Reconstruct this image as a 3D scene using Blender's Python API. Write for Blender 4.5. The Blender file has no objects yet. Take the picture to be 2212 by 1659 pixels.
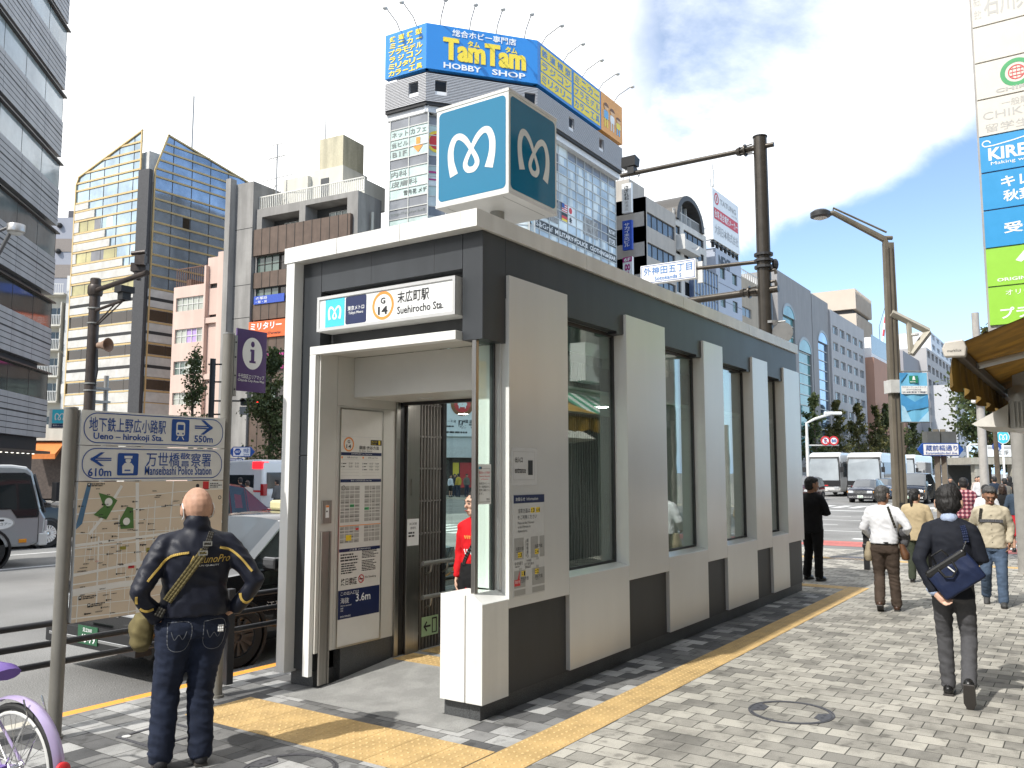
import bpy, bmesh, math, random
import numpy as np
from mathutils import Vector, Matrix, noise as mnoise
R=math.radians; PI=math.pi; sin=math.sin; cos=math.cos
random.seed(11)
SC=bpy.context.scene; COL=SC.collection

# ---------------------------------------------------------------- camera
# world axes: +X runs along the street away from the viewer, +Y across the street, z up, metres
HEAD=R(34.155); PITCH=R(5.8955); EYE=Vector((0,0,1.85))
cam=bpy.data.cameras.new('camera'); camo=bpy.data.objects.new('camera',cam); COL.objects.link(camo)
cam.sensor_width=36; cam.lens=29.946; cam.clip_start=.05; cam.clip_end=3000
camo.location=EYE; camo.rotation_euler=(PI/2+PITCH,0,HEAD-PI/2); SC.camera=camo
FW=Vector((cos(HEAD),sin(HEAD),0)); RT=Vector((sin(HEAD),-cos(HEAD),0))

# ---------------------------------------------------------------- light, sky
SC.view_settings.view_transform='Standard'; SC.view_settings.look='None'
SC.view_settings.exposure=.55; SC.view_settings.gamma=1
SUN_EL=R(47); SUN_DIR=Vector((-cos(R(11))*cos(SUN_EL), sin(R(11))*cos(SUN_EL), sin(SUN_EL)))
sl=bpy.data.lights.new('sun','SUN'); sl.energy=3.4; sl.angle=R(.9); sl.color=(1,.965,.905)
so=bpy.data.objects.new('sun',sl); COL.objects.link(so); so.location=(-20,5,40)
so.rotation_euler=SUN_DIR.to_track_quat('Z','Y').to_euler()
W=bpy.data.worlds.new('World'); SC.world=W; W.use_nodes=True
def world():
    nt=W.node_tree; N=nt.nodes; L=nt.links
    for n in list(N): N.remove(n)
    def nd(t,**k):
        n=N.new(t)
        for a,b in k.items(): setattr(n,a,b)
        return n
    def math_(op,a,b=None,c=None,clamp=False):
        n=nd('ShaderNodeMath',operation=op,use_clamp=clamp)
        for i,x in enumerate((a,b,c)):
            if x is None: continue
            if isinstance(x,(int,float)): n.inputs[i].default_value=x
            else: L.new(x,n.inputs[i])
        return n.outputs[0]
    out=nd('ShaderNodeOutputWorld')
    sky=nd('ShaderNodeTexSky',sky_type='NISHITA',sun_disc=False)
    sky.sun_elevation=SUN_EL; sky.sun_rotation=math.atan2(SUN_DIR.x,SUN_DIR.y); sky.air_density=1.0; sky.dust_density=.2; sky.ozone_density=1.6
    tc=nd('ShaderNodeTexCoord'); sx=nd('ShaderNodeSeparateXYZ'); L.new(tc.outputs['Generated'],sx.inputs[0])
    x,y,z=sx.outputs
    az=math_('ARCTAN2',y,x); zc=math_('MAXIMUM',z,.02)
    # flat cloud layer: project the direction onto a plane overhead
    cx=math_('DIVIDE',x,math_('ADD',zc,.12)); cy=math_('DIVIDE',y,math_('ADD',zc,.12))
    cb=nd('ShaderNodeCombineXYZ'); L.new(cx,cb.inputs[0]); L.new(cy,cb.inputs[1])
    mp=nd('ShaderNodeMapping'); L.new(cb.outputs[0],mp.inputs[0]); mp.inputs['Rotation'].default_value=(0,0,R(-38)); mp.inputs['Scale'].default_value=(.75,1.25,1); mp.inputs['Location'].default_value=(1.7,.25,0)
    n1=nd('ShaderNodeTexNoise'); n1.inputs['Scale'].default_value=1.0; n1.inputs['Detail'].default_value=9; n1.inputs['Roughness'].default_value=.58; n1.inputs['Distortion'].default_value=.35
    L.new(mp.outputs[0],n1.inputs[0])
    # cloud bank: thick towards the left (large azimuth) and aloft, open blue low on the right
    zz=math_('ARCSINE',math_('MINIMUM',z,.999))
    nn=math_('SUBTRACT',n1.outputs[0],.5)
    left=math_('ADD',math_('MULTIPLY',math_('SUBTRACT',az,R(21)),1/R(8)),math_('MULTIPLY',nn,1.6),clamp=True)
    eb=math_('MINIMUM',math_('ADD',R(13.8),math_('MULTIPLY',math_('SUBTRACT',R(20),az),.46)),R(23))
    de=math_('SUBTRACT',zz,eb)
    edge=math_('MULTIPLY',math_('ADD',de,math_('MULTIPLY',nn,R(16))),1/R(3.2),clamp=True)
    thin=math_('MULTIPLY',math_('SUBTRACT',de,R(4.5)),1/R(4.5),clamp=True)
    veil=math_('ADD',math_('SUBTRACT',1.02,math_('MULTIPLY',thin,.56)),math_('MULTIPLY',math_('MULTIPLY',nn,thin),4.6),clamp=True)
    cov=math_('MAXIMUM',math_('MULTIPLY',edge,veil),left)
    wisp=math_('MULTIPLY',math_('SUBTRACT',n1.outputs[0],.60),2.2,clamp=True)
    cov=math_('MAXIMUM',cov,math_('MULTIPLY',wisp,.7))
    mr=nd('ShaderNodeMapRange',interpolation_type='SMOOTHSTEP'); L.new(cov,mr.inputs[0]); mr.inputs[1].default_value=.0; mr.inputs[2].default_value=1.
    # keep the overcast half behind the camera at medium cover
    hz=math_('POWER',math_('SUBTRACT',1,math_('MULTIPLY',math_('MAXIMUM',zz,0),1/R(17)),clamp=True),1.7)
    hm=nd('ShaderNodeMixRGB'); L.new(math_('MULTIPLY',hz,.92),hm.inputs[0]); L.new(sky.outputs[0],hm.inputs[1]); hm.inputs[2].default_value=(3.3,5.0,7.2,1)
    b1=nd('ShaderNodeBackground'); L.new(hm.outputs[0],b1.inputs[0]); b1.inputs[1].default_value=.15
    b2=nd('ShaderNodeBackground'); b2.inputs[1].default_value=1.25
    n2=nd('ShaderNodeTexNoise'); n2.inputs['Scale'].default_value=2.2; n2.inputs['Detail'].default_value=6; L.new(mp.outputs[0],n2.inputs[0])
    cr=nd('ShaderNodeValToRGB'); L.new(n2.outputs[0],cr.inputs[0]); e=cr.color_ramp.elements
    e[0].position=.3; e[0].color=(.74,.79,.86,1); e[1].position=.62; e[1].color=(.88,.89,.90,1)
    mx=nd('ShaderNodeMixRGB'); L.new(left,mx.inputs[0]); L.new(cr.outputs[0],mx.inputs[1]); mx.inputs[2].default_value=(1.03,1.03,1.03,1)
    L.new(mx.outputs[0],b2.inputs[0])
    ms=nd('ShaderNodeMixShader'); L.new(mr.outputs[0],ms.inputs[0]); L.new(b1.outputs[0],ms.inputs[1]); L.new(b2.outputs[0],ms.inputs[2])
    L.new(ms.outputs[0],out.inputs[0])
world()
SC.cycles.max_bounces=7; SC.cycles.transparent_max_bounces=12; SC.cycles.use_denoising=True

# ---------------------------------------------------------------- measuring helpers (pixel of the 2212 x 1659 photo -> place in the street)
CF=FW*cos(PITCH)+Vector((0,0,sin(PITCH))); CU=-FW*sin(PITCH)+Vector((0,0,cos(PITCH)))
def ray(u,v): return CF+RT*((u-1106)/1840)+CU*((829.5-v)/1840)
def atz(u,v,z=0.): d=ray(u,v); return EYE+d*((z-EYE.z)/d.z)
def atx(u,v,x): d=ray(u,v); return EYE+d*(x/d.x)
def aty(u,v,y): d=ray(u,v); return EYE+d*(y/d.y)
def atd(u,v,dist): d=ray(u,v); return EYE+d*(dist/d.dot(FW))

# ---------------------------------------------------------------- materials
MATS={}
def s2l(c):
    return tuple(((x/255)/12.92 if x/255<=.04045 else ((x/255+.055)/1.055)**2.4) for x in c)
def mat(name,rgb=(.5,.5,.5),rough=.5,metal=0.,var=.12,scale=6.,bump=0.,bscale=60.,emit=0.,spec=.5,coat=0.,dirt=0.,stretch=None,dscale=1.):
    """procedural paint / stone / cloth: base colour varied by noise, optional fine bump and vertical streaks"""
    if name in MATS: return MATS[name]
    m=bpy.data.materials.new(name); m.use_nodes=True; nt=m.node_tree; N=nt.nodes; L=nt.links
    p=N['Principled BSDF']; p.inputs['Roughness'].default_value=rough; p.inputs['Metallic'].default_value=metal
    p.inputs['Specular IOR Level'].default_value=spec; p.inputs['Coat Weight'].default_value=coat
    tc=N.new('ShaderNodeTexCoord'); src=tc.outputs['Object']
    if stretch:
        mp=N.new('ShaderNodeMapping'); mp.inputs['Scale'].default_value=stretch; L.new(src,mp.inputs[0]); src=mp.outputs[0]
    n=N.new('ShaderNodeTexNoise'); n.inputs['Scale'].default_value=scale; n.inputs['Detail'].default_value=6; n.inputs['Roughness'].default_value=.6; L.new(src,n.inputs[0])
    cr=N.new('ShaderNodeValToRGB'); L.new(n.outputs[0],cr.inputs[0]); e=cr.color_ramp.elements
    e[0].position=.3; e[1].position=.7
    e[0].color=tuple(max(0,c*(1-var)) for c in rgb)+(1,); e[1].color=tuple(min(1,c*(1+var)) for c in rgb)+(1,)
    col=cr.outputs[0]
    if dirt:
        mp2=N.new('ShaderNodeMapping'); mp2.inputs['Scale'].default_value=(2.2*dscale,2.2*dscale,.3*dscale); L.new(tc.outputs['Object'],mp2.inputs[0])
        n3=N.new('ShaderNodeTexNoise'); n3.inputs['Scale'].default_value=2.; n3.inputs['Detail'].default_value=8; L.new(mp2.outputs[0],n3.inputs[0])
        c3=N.new('ShaderNodeValToRGB'); L.new(n3.outputs[0],c3.inputs[0]); c3.color_ramp.elements[0].position=.42; c3.color_ramp.elements[1].position=.62
        c3.color_ramp.elements[0].color=(1-dirt,)*3+(1,); c3.color_ramp.elements[1].color=(1,1,1,1)
        mm=N.new('ShaderNodeMixRGB'); mm.blend_type='MULTIPLY'; mm.inputs[0].default_value=1; L.new(col,mm.inputs[1]); L.new(c3.outputs[0],mm.inputs[2]); col=mm.outputs[0]
    L.new(col,p.inputs['Base Color'])
    rr=N.new('ShaderNodeMapRange'); L.new(n.outputs[0],rr.inputs[0]); rr.inputs[3].default_value=max(.02,rough-.06); rr.inputs[4].default_value=min(1,rough+.06); L.new(rr.outputs[0],p.inputs['Roughness'])
    if bump:
        nb=N.new('ShaderNodeTexNoise'); nb.inputs['Scale'].default_value=bscale; nb.inputs['Detail'].default_value=4; L.new(src,nb.inputs[0])
        b=N.new('ShaderNodeBump'); b.inputs['Strength'].default_value=bump; b.inputs['Distance'].default_value=.01; L.new(nb.outputs[0],b.inputs['Height']); L.new(b.outputs[0],p.inputs['Normal'])
    if emit:
        L.new(col,p.inputs['Emission Color']); p.inputs['Emission Strength'].default_value=emit
    MATS[name]=m; return m
def glass(name,tint=(.8,.9,.87),refl=1.0,rough=.0,dark=0.):
    """a thin pane: clear with a mirror-like surface"""
    if name in MATS: return MATS[name]
    m=bpy.data.materials.new(name); m.use_nodes=True; nt=m.node_tree; N=nt.nodes; L=nt.links
    for n in list(N): N.remove(n)
    o=N.new('ShaderNodeOutputMaterial'); t=N.new('ShaderNodeBsdfTransparent'); t.inputs[0].default_value=tint+(1,)
    g=N.new('ShaderNodeBsdfGlossy'); g.inputs['Roughness'].default_value=rough; g.inputs[0].default_value=(.95,.97,.96,1)
    f=N.new('ShaderNodeLayerWeight'); f.inputs[0].default_value=.5; pw=N.new('ShaderNodeMath'); pw.operation='POWER'; L.new(f.outputs['Facing'],pw.inputs[0]); pw.inputs[1].default_value=4.
    mm=N.new('ShaderNodeMath'); mm.operation='MULTIPLY_ADD'; mm.use_clamp=True
    L.new(pw.outputs[0],mm.inputs[0]); mm.inputs[1].default_value=.9*refl; mm.inputs[2].default_value=.05*refl
    nz=N.new('ShaderNodeTexNoise'); nz.inputs['Scale'].default_value=1.5; tc=N.new('ShaderNodeTexCoord'); L.new(tc.outputs['Object'],nz.inputs[0])
    b=N.new('ShaderNodeBump'); b.inputs['Strength'].default_value=.04; b.inputs['Distance'].default_value=.02; L.new(nz.outputs[0],b.inputs['Height']); L.new(b.outputs[0],g.inputs['Normal'])
    x=N.new('ShaderNodeMixShader'); L.new(mm.outputs[0],x.inputs[0]); L.new(t.outputs[0],x.inputs[1]); L.new(g.outputs[0],x.inputs[2]); L.new(x.outputs[0],o.inputs[0])
    MATS[name]=m; return m
def pane(name,rgb,rough=.06,spec=.9,metal=0.,wob=.05):
    """opaque-looking window glass of a building: dark body, strong reflection, slightly wavy"""
    if name in MATS: return MATS[name]
    m=mat(name,rgb,rough,metal,var=.35,scale=.35,spec=spec)
    nt=m.node_tree; N=nt.nodes; L=nt.links
    nb=N.new('ShaderNodeTexNoise'); nb.inputs['Scale'].default_value=.9; tc=N.new('ShaderNodeTexCoord'); L.new(tc.outputs['Object'],nb.inputs[0])
    b=N.new('ShaderNodeBump'); b.inputs['Strength'].default_value=wob; b.inputs['Distance'].default_value=.05; L.new(nb.outputs[0],b.inputs['Height']); L.new(b.outputs[0],N['Principled BSDF'].inputs['Normal'])
    return m

# ---------------------------------------------------------------- mesh builder
class MB:
    def __init__(s): s.v=[]; s.f=[]; s.mi=[]; s.mats=[]
    def m(s,material):
        if material not in s.mats: s.mats.append(material)
        return s.mats.index(material)
    def add(s,vs,fs,material):
        b=len(s.v); k=s.m(material); s.v+= [tuple(v) for v in vs]
        for f in fs: s.f.append(tuple(b+i for i in f)); s.mi.append(k)
        return s
    def quad(s,a,b,c,d,m): return s.add([a,b,c,d],[(0,1,2,3)],m)
    def box(s,x0,y0,z0,x1,y1,z1,m,M=None):
        if x0>x1: x0,x1=x1,x0
        if y0>y1: y0,y1=y1,y0
        if z0>z1: z0,z1=z1,z0
        vs=[(x,y,z) for z in (z0,z1) for y in (y0,y1) for x in (x0,x1)]
        if M is not None: vs=[M@Vector(v) for v in vs]
        return s.add(vs,[(0,2,3,1),(4,5,7,6),(0,1,5,4),(2,6,7,3),(0,4,6,2),(1,3,7,5)],m)
    def prism(s,poly,z0,z1,m,top=None):
        n=len(poly); a=sum(poly[i][0]*poly[(i+1)%n][1]-poly[(i+1)%n][0]*poly[i][1] for i in range(n))
        if a<0: poly=poly[::-1]
        vs=[(p[0],p[1],z0) for p in poly]+[(p[0],p[1],z1) for p in poly]
        s.add(vs,[tuple(range(n-1,-1,-1)),tuple(range(n,2*n))]+[(i,(i+1)%n,n+(i+1)%n,n+i) for i in range(n)],m)
        return s
    def extr(s,poly3,dv,m):
        """polygon of 3-D points swept by the vector dv (closed solid)"""
        n=len(poly3); vs=[Vector(p) for p in poly3]; vs=vs+[p+Vector(dv) for p in vs]
        return s.add(vs,[tuple(range(n-1,-1,-1)),tuple(range(n,2*n))]+[(i,(i+1)%n,n+(i+1)%n,n+i) for i in range(n)],m)
    def tube(s,pts,r,m,n=10,cap=True,flat=1.):
        pts=[Vector(p) for p in pts]; k=len(pts); rs=r if isinstance(r,(list,tuple)) else [r]*k
        vs=[]; up=None
        for i,p in enumerate(pts):
            t=(pts[min(i+1,k-1)]-pts[max(i-1,0)]).normalized()
            if up is None: up=Vector((0,0,1)) if abs(t.z)<.9 else Vector((1,0,0))
            a=t.cross(up)
            if a.length<1e-4: a=t.cross(Vector((1,.3,0)))
            a.normalize(); b=a.cross(t).normalized(); up=b
            for j in range(n):
                th=2*PI*j/n; vs.append(p+a*(cos(th)*rs[i])+b*(sin(th)*rs[i]*flat))
        fs=[(i*n+j,i*n+(j+1)%n,(i+1)*n+(j+1)%n,(i+1)*n+j) for i in range(k-1) for j in range(n)]
        fs=[f[::-1] for f in fs]
        if cap: fs+= [tuple(range(n)),tuple(range((k-1)*n+n-1,(k-1)*n-1,-1))]
        return s.add(vs,fs,m)
    def cyl(s,x,y,z0,z1,r,m,n=16,r1=None):
        return s.tube([(x,y,z0),(x,y,z1)],[r,r if r1 is None else r1],m,n)
    def lathe(s,o,axis,prof,m,n=20):
        """prof: (radius, distance along axis)"""
        o=Vector(o); ax=Vector(axis).normalized(); a=ax.orthogonal().normalized(); b=ax.cross(a); vs=[]
        for r,h in prof:
            for j in range(n):
                th=2*PI*j/n; vs.append(o+ax*h+(a*cos(th)+b*sin(th))*r)
        k=len(prof); fs=[(i*n+j,i*n+(j+1)%n,(i+1)*n+(j+1)%n,(i+1)*n+j) for i in range(k-1) for j in range(n)]
        if prof[0][0]>1e-5: fs.append(tuple(range(n-1,-1,-1)))
        if prof[-1][0]>1e-5: fs.append(tuple(range((k-1)*n,k*n)))
        return s.add(vs,fs,m)
    def ball(s,c,r,m,nu=14,nv=9):
        c=Vector(c); r=Vector(r) if not isinstance(r,(int,float)) else Vector((r,r,r)); vs=[c+Vector((0,0,-r.z))]
        for i in range(1,nv):
            ph=-PI/2+PI*i/nv
            for j in range(nu): th=2*PI*j/nu; vs.append(c+Vector((r.x*cos(ph)*cos(th),r.y*cos(ph)*sin(th),r.z*sin(ph))))
        vs.append(c+Vector((0,0,r.z))); t=len(vs)-1
        fs=[(0,1+(j+1)%nu,1+j) for j in range(nu)]+[(1+i*nu+j,1+i*nu+(j+1)%nu,1+(i+1)*nu+(j+1)%nu,1+(i+1)*nu+j) for i in range(nv-2) for j in range(nu)]+[(t,t-nu+j,t-nu+(j+1)%nu) for j in range(nu)]
        return s.add(vs,fs,m)
    def build(s,name,parent=None,world=False,smooth=False,bevel=0.,angle=35,normals=False):
        me=bpy.data.meshes.new(name); vs=s.v
        if world and parent is not None:
            inv=parent.matrix_basis.inverted(); vs=[inv@Vector(v) for v in vs]
        me.from_pydata([tuple(v) for v in vs],[],s.f)
        for k in s.mats: me.materials.append(k)
        me.polygons.foreach_set('material_index',s.mi); me.update()
        if normals:
            bm=bmesh.new(); bm.from_mesh(me); bmesh.ops.recalc_face_normals(bm,faces=bm.faces); bm.to_mesh(me); bm.free()
        if smooth: me.shade_smooth(); me.set_sharp_from_angle(angle=R(angle))
        o=bpy.data.objects.new(name,me); COL.objects.link(o)
        if parent is not None: o.parent=parent
        if bevel:
            b=o.modifiers.new('edge','BEVEL'); b.width=bevel; b.segments=2; b.limit_method='ANGLE'; b.angle_limit=R(40)
        return o
def tag(o,label=None,cat=None,group=None,kind=None):
    for k,v in (('label',label),('category',cat),('group',group),('kind',kind)):
        if v: o[k]=v
    return o
def thing(name,label,cat,loc=(0,0,0),rz=0.,group=None):
    o=bpy.data.objects.new(name,None); o.empty_display_size=.2; COL.objects.link(o)
    o.location=loc; o.rotation_euler=(0,0,rz); o.matrix_basis=Matrix.Translation(Vector(loc))@Matrix.Rotation(rz,4,'Z')
    return tag(o,label,cat,group)
def struct(o): o['kind']='structure'; return o
def copy_tree(o,parent=None):
    c=o.copy(); COL.objects.link(c)
    if parent is not None: c.parent=parent
    for ch in list(o.children): copy_tree(ch,c)
    return c
def place(o,loc,rz=None):
    o.location=loc
    if rz is not None: o.rotation_euler=(0,0,rz)
    return o

# ---------------------------------------------------------------- lettering and flat graphics on a face
_TX={}
def text_geo(st,bold=0.):
    k=(st,bold)
    if k in _TX: return _TX[k]
    c=bpy.data.curves.new('t','FONT'); c.body=st; c.resolution_u=2; c.offset=bold
    o=bpy.data.objects.new('t',c); COL.objects.link(o)
    dg=bpy.context.evaluated_depsgraph_get(); me=bpy.data.meshes.new_from_object(o.evaluated_get(dg))
    vs=[(v.co.x,v.co.y) for v in me.vertices]; fs=[tuple(p.vertices) for p in me.polygons]
    bpy.data.objects.remove(o); bpy.data.curves.remove(c); bpy.data.meshes.remove(me)
    _TX[k]=(vs,fs); return _TX[k]
class Face:
    """a flat drawing surface: origin (lower left), unit right and up vectors; layers sit eps apart along the normal"""
    def __init__(s,mb,o,right,up=(0,0,1),eps=.0015):
        s.b=mb; s.o=Vector(o); s.r=Vector(right).normalized(); s.u=Vector(up).normalized(); s.n=s.r.cross(s.u).normalized(); s.e=eps
    def P(s,x,y,l=0.): return s.o+s.r*x+s.u*y+s.n*(s.e*l)
    def poly(s,pts,m,l=1.):
        s.b.add([s.P(x,y,l) for x,y in pts],[tuple(range(len(pts)))],m); return s
    def rect(s,x0,y0,x1,y1,m,l=1.): return s.poly([(x0,y0),(x1,y0),(x1,y1),(x0,y1)],m,l)
    def rrect(s,x0,y0,x1,y1,r,m,l=1.,n=6):
        return s.poly(rr_pts(x0,y0,x1,y1,r,n),m,l)
    def ring(s,outer,inner,m,l=1.):
        n=len(outer); s.b.add([s.P(x,y,l) for x,y in outer]+[s.P(x,y,l) for x,y in inner],[(i,(i+1)%n,n+(i+1)%n,n+i) for i in range(n)],m); return s
    def disc(s,cx,cy,rx,m,l=1.,ry=None,n=28):
        ry=rx if ry is None else ry
        return s.poly([(cx+rx*cos(2*PI*i/n),cy+ry*sin(2*PI*i/n)) for i in range(n)],m,l)
    def oring(s,cx,cy,r0,r1,m,l=1.,n=32,asp=1.):
        return s.ring([(cx+r1*cos(2*PI*i/n),cy+asp*r1*sin(2*PI*i/n)) for i in range(n)],[(cx+r0*cos(2*PI*i/n),cy+asp*r0*sin(2*PI*i/n)) for i in range(n)],m,l)
    def line(s,x0,y0,x1,y1,w,m,l=1.):
        d=Vector((x1-x0,y1-y0)); d.normalize(); a=Vector((-d.y,d.x))*w/2
        return s.poly([(x0-a.x,y0-a.y),(x1-a.x,y1-a.y),(x1+a.x,y1+a.y),(x0+a.x,y0+a.y)],m,l)
    def path(s,pts,w,m,l=1.):
        for i in range(len(pts)-1): s.line(*pts[i],*pts[i+1],w,m,l+.1*i/len(pts))
        return s
    def text(s,st,x0,y0,x1,y1,m,l=2.,bold=0.,fit=True,fat=0.):
        """lettering scaled to fill the box exactly (fit) or by height, left aligned"""
        vs,fs=text_geo(st,bold)
        if not vs: return s
        ax=min(v[0] for v in vs); bx=max(v[0] for v in vs); ay=min(v[1] for v in vs); by=max(v[1] for v in vs)
        ky=(y1-y0)/max(by-ay,1e-6); kx=(x1-x0)/max(bx-ax,1e-6) if fit else ky
        for i,d in enumerate((0,) if not fat else (-fat,-fat/2,0,fat/2,fat)):
            s.b.add([s.P(x0+(x-ax+d)*kx,y0+(y-ay)*ky,l+.3*i) for x,y in vs],fs,m)
        return s
    def vtext(s,st,x0,y0,x1,y1,m,l=2.,bold=0.,gap=.12):
        n=len(st); h=(y1-y0)/n
        for i,ch in enumerate(st):
            b=y1-(i+1)*h
            if ch in 'ー−-': s.rect((x0+x1)/2-.06*(x1-x0),b+.12*h,(x0+x1)/2+.06*(x1-x0),b+.88*h,m,l)
            else: s.text(ch,x0,b+gap*h/2,x1,b+h-gap*h/2,m,l,bold)
        return s
    def lines(s,n,x0,y0,x1,y1,m,l=1.,seed=1,fill=.55):
        """n lines of small print, as short dashes of uneven length"""
        rd=random.Random(seed); h=(y1-y0)/n
        for i in range(n):
            x=x0; e=x0+(x1-x0)*rd.uniform(.6,1)
            while x<e:
                w=h*rd.uniform(.5,2.2); s.rect(x,y1-(i+.5+fill/2)*h,min(x+w,e),y1-(i+.5-fill/2)*h,m,l); x+=w+h*.25
        return s
    def metro(s,cx,cy,w,m,l=2.):
        """the looped M mark"""
        k=[(-.37,-.37,.165),(-.435,-.13,.13),(-.44,.10,.118),(-.37,.27,.112),(-.26,.305,.108),(-.13,.22,.100),(-.01,.05,.080),(.10,-.13,.085),(.125,-.24,.095),(.07,-.32,.10),(0,-.335,.10)]
        full=k+[(-a,b,c) for a,b,c in k[-2::-1]]
        pts=catmull(full,5); n=len(pts); h=n//2
        for part,off in ((pts[:h+1],0.),(pts[h:],.4)):
            L_=[];R_=[]; part=[(a,b,c*1.06) for a,b,c in part]
            for i,p in enumerate(part):
                a=part[max(i-1,0)]; b=part[min(i+1,len(part)-1)]; d=Vector((b[0]-a[0],b[1]-a[1])).normalized(); q=Vector((-d.y,d.x))*p[2]/2
                L_.append((cx+(p[0]+q.x)*w,cy+(p[1]+q.y)*w)); R_.append((cx+(p[0]-q.x)*w,cy+(p[1]-q.y)*w))
            vs=[s.P(x,y,l+off) for x,y in L_]+[s.P(x,y,l+off) for x,y in R_]; c=len(part)
            s.b.add(vs,[(c+i,c+i+1,i+1,i) for i in range(c-1)],m)
        return s
def rr_pts(x0,y0,x1,y1,r,n=6):
    o=[]
    for cx,cy,a in ((x1-r,y0+r,-90),(x1-r,y1-r,0),(x0+r,y1-r,90),(x0+r,y0+r,180)):
        for i in range(n+1): t=R(a+90*i/n); o.append((cx+r*cos(t),cy+r*sin(t)))
    return o
def catmull(pts,k):
    out=[]; n=len(pts)
    for i in range(n-1):
        p0=pts[max(i-1,0)];p1=pts[i];p2=pts[i+1];p3=pts[min(i+2,n-1)]
        for j in range(k):
            t=j/k; out.append(tuple(.5*((2*b)+(-a+c)*t+(2*a-5*b+4*c-d)*t*t+(-a+3*b-3*c+d)*t**3) for a,b,c,d in zip(p0,p1,p2,p3)))
    out.append(tuple(pts[-1])); return out

# shared materials
WHITE=mat('white_enamel',(.80,.80,.77),.32,var=.04,scale=3,dirt=.12,dscale=.8)
STEEL=mat('brushed_steel',(.42,.40,.37),.3,1.,var=.1,scale=3,stretch=(30,30,.6))
DARKM=mat('dark_metal',(.05,.05,.052),.45,.3,var=.15)
BLACK=mat('black_plastic',(.015,.015,.016),.45,var=.2)
GREYM=mat('grey_paint_metal',(.30,.30,.28),.45,.2,var=.1,dirt=.1)
GALV=mat('galvanised_pole',(.36,.36,.35),.42,.6,var=.12,dirt=.12)
BROWNP=mat('brown_pole',(.065,.05,.042),.42,.25,var=.25,dirt=.3)
S_WHITE=mat('sign_white',(.82,.83,.82),.35,var=.03)
S_BLACK=mat('sign_black',(.02,.02,.022),.4,var=.1)
S_NAVY=mat('sign_navy',(.012,.022,.085),.35,var=.05)
S_BLUE=mat('sign_blue',(.015,.075,.32),.35,var=.05)
S_CYAN=mat('metro_blue',(.02,.42,.62),.3,var=.03)
S_ORANGE=mat('sign_orange',(.85,.30,.06),.35,var=.03)
S_YELLOW=mat('sign_yellow',(.85,.62,.04),.4,var=.04)
S_RED=mat('sign_red',(.62,.03,.035),.4,var=.05)
S_GREEN=mat('sign_green',(.05,.33,.12),.4,var=.05)
S_GREY=mat('sign_grey',(.42,.42,.41),.4,var=.05)
S_LGREY=mat('sign_light_grey',(.62,.62,.60),.4,var=.04)
GRANITE=mat('dark_granite',(.075,.078,.08),.45,var=.7,scale=130,dirt=.15)
CONC=mat('concrete',(.36,.35,.33),.8,var=.14,scale=1.5,bump=.15,dirt=.22)
RUBBER=mat('tyre_rubber',(.018,.018,.018),.7,var=.2)
CHROME=mat('chrome',(.7,.7,.7),.12,1.,var=.05)
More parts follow.
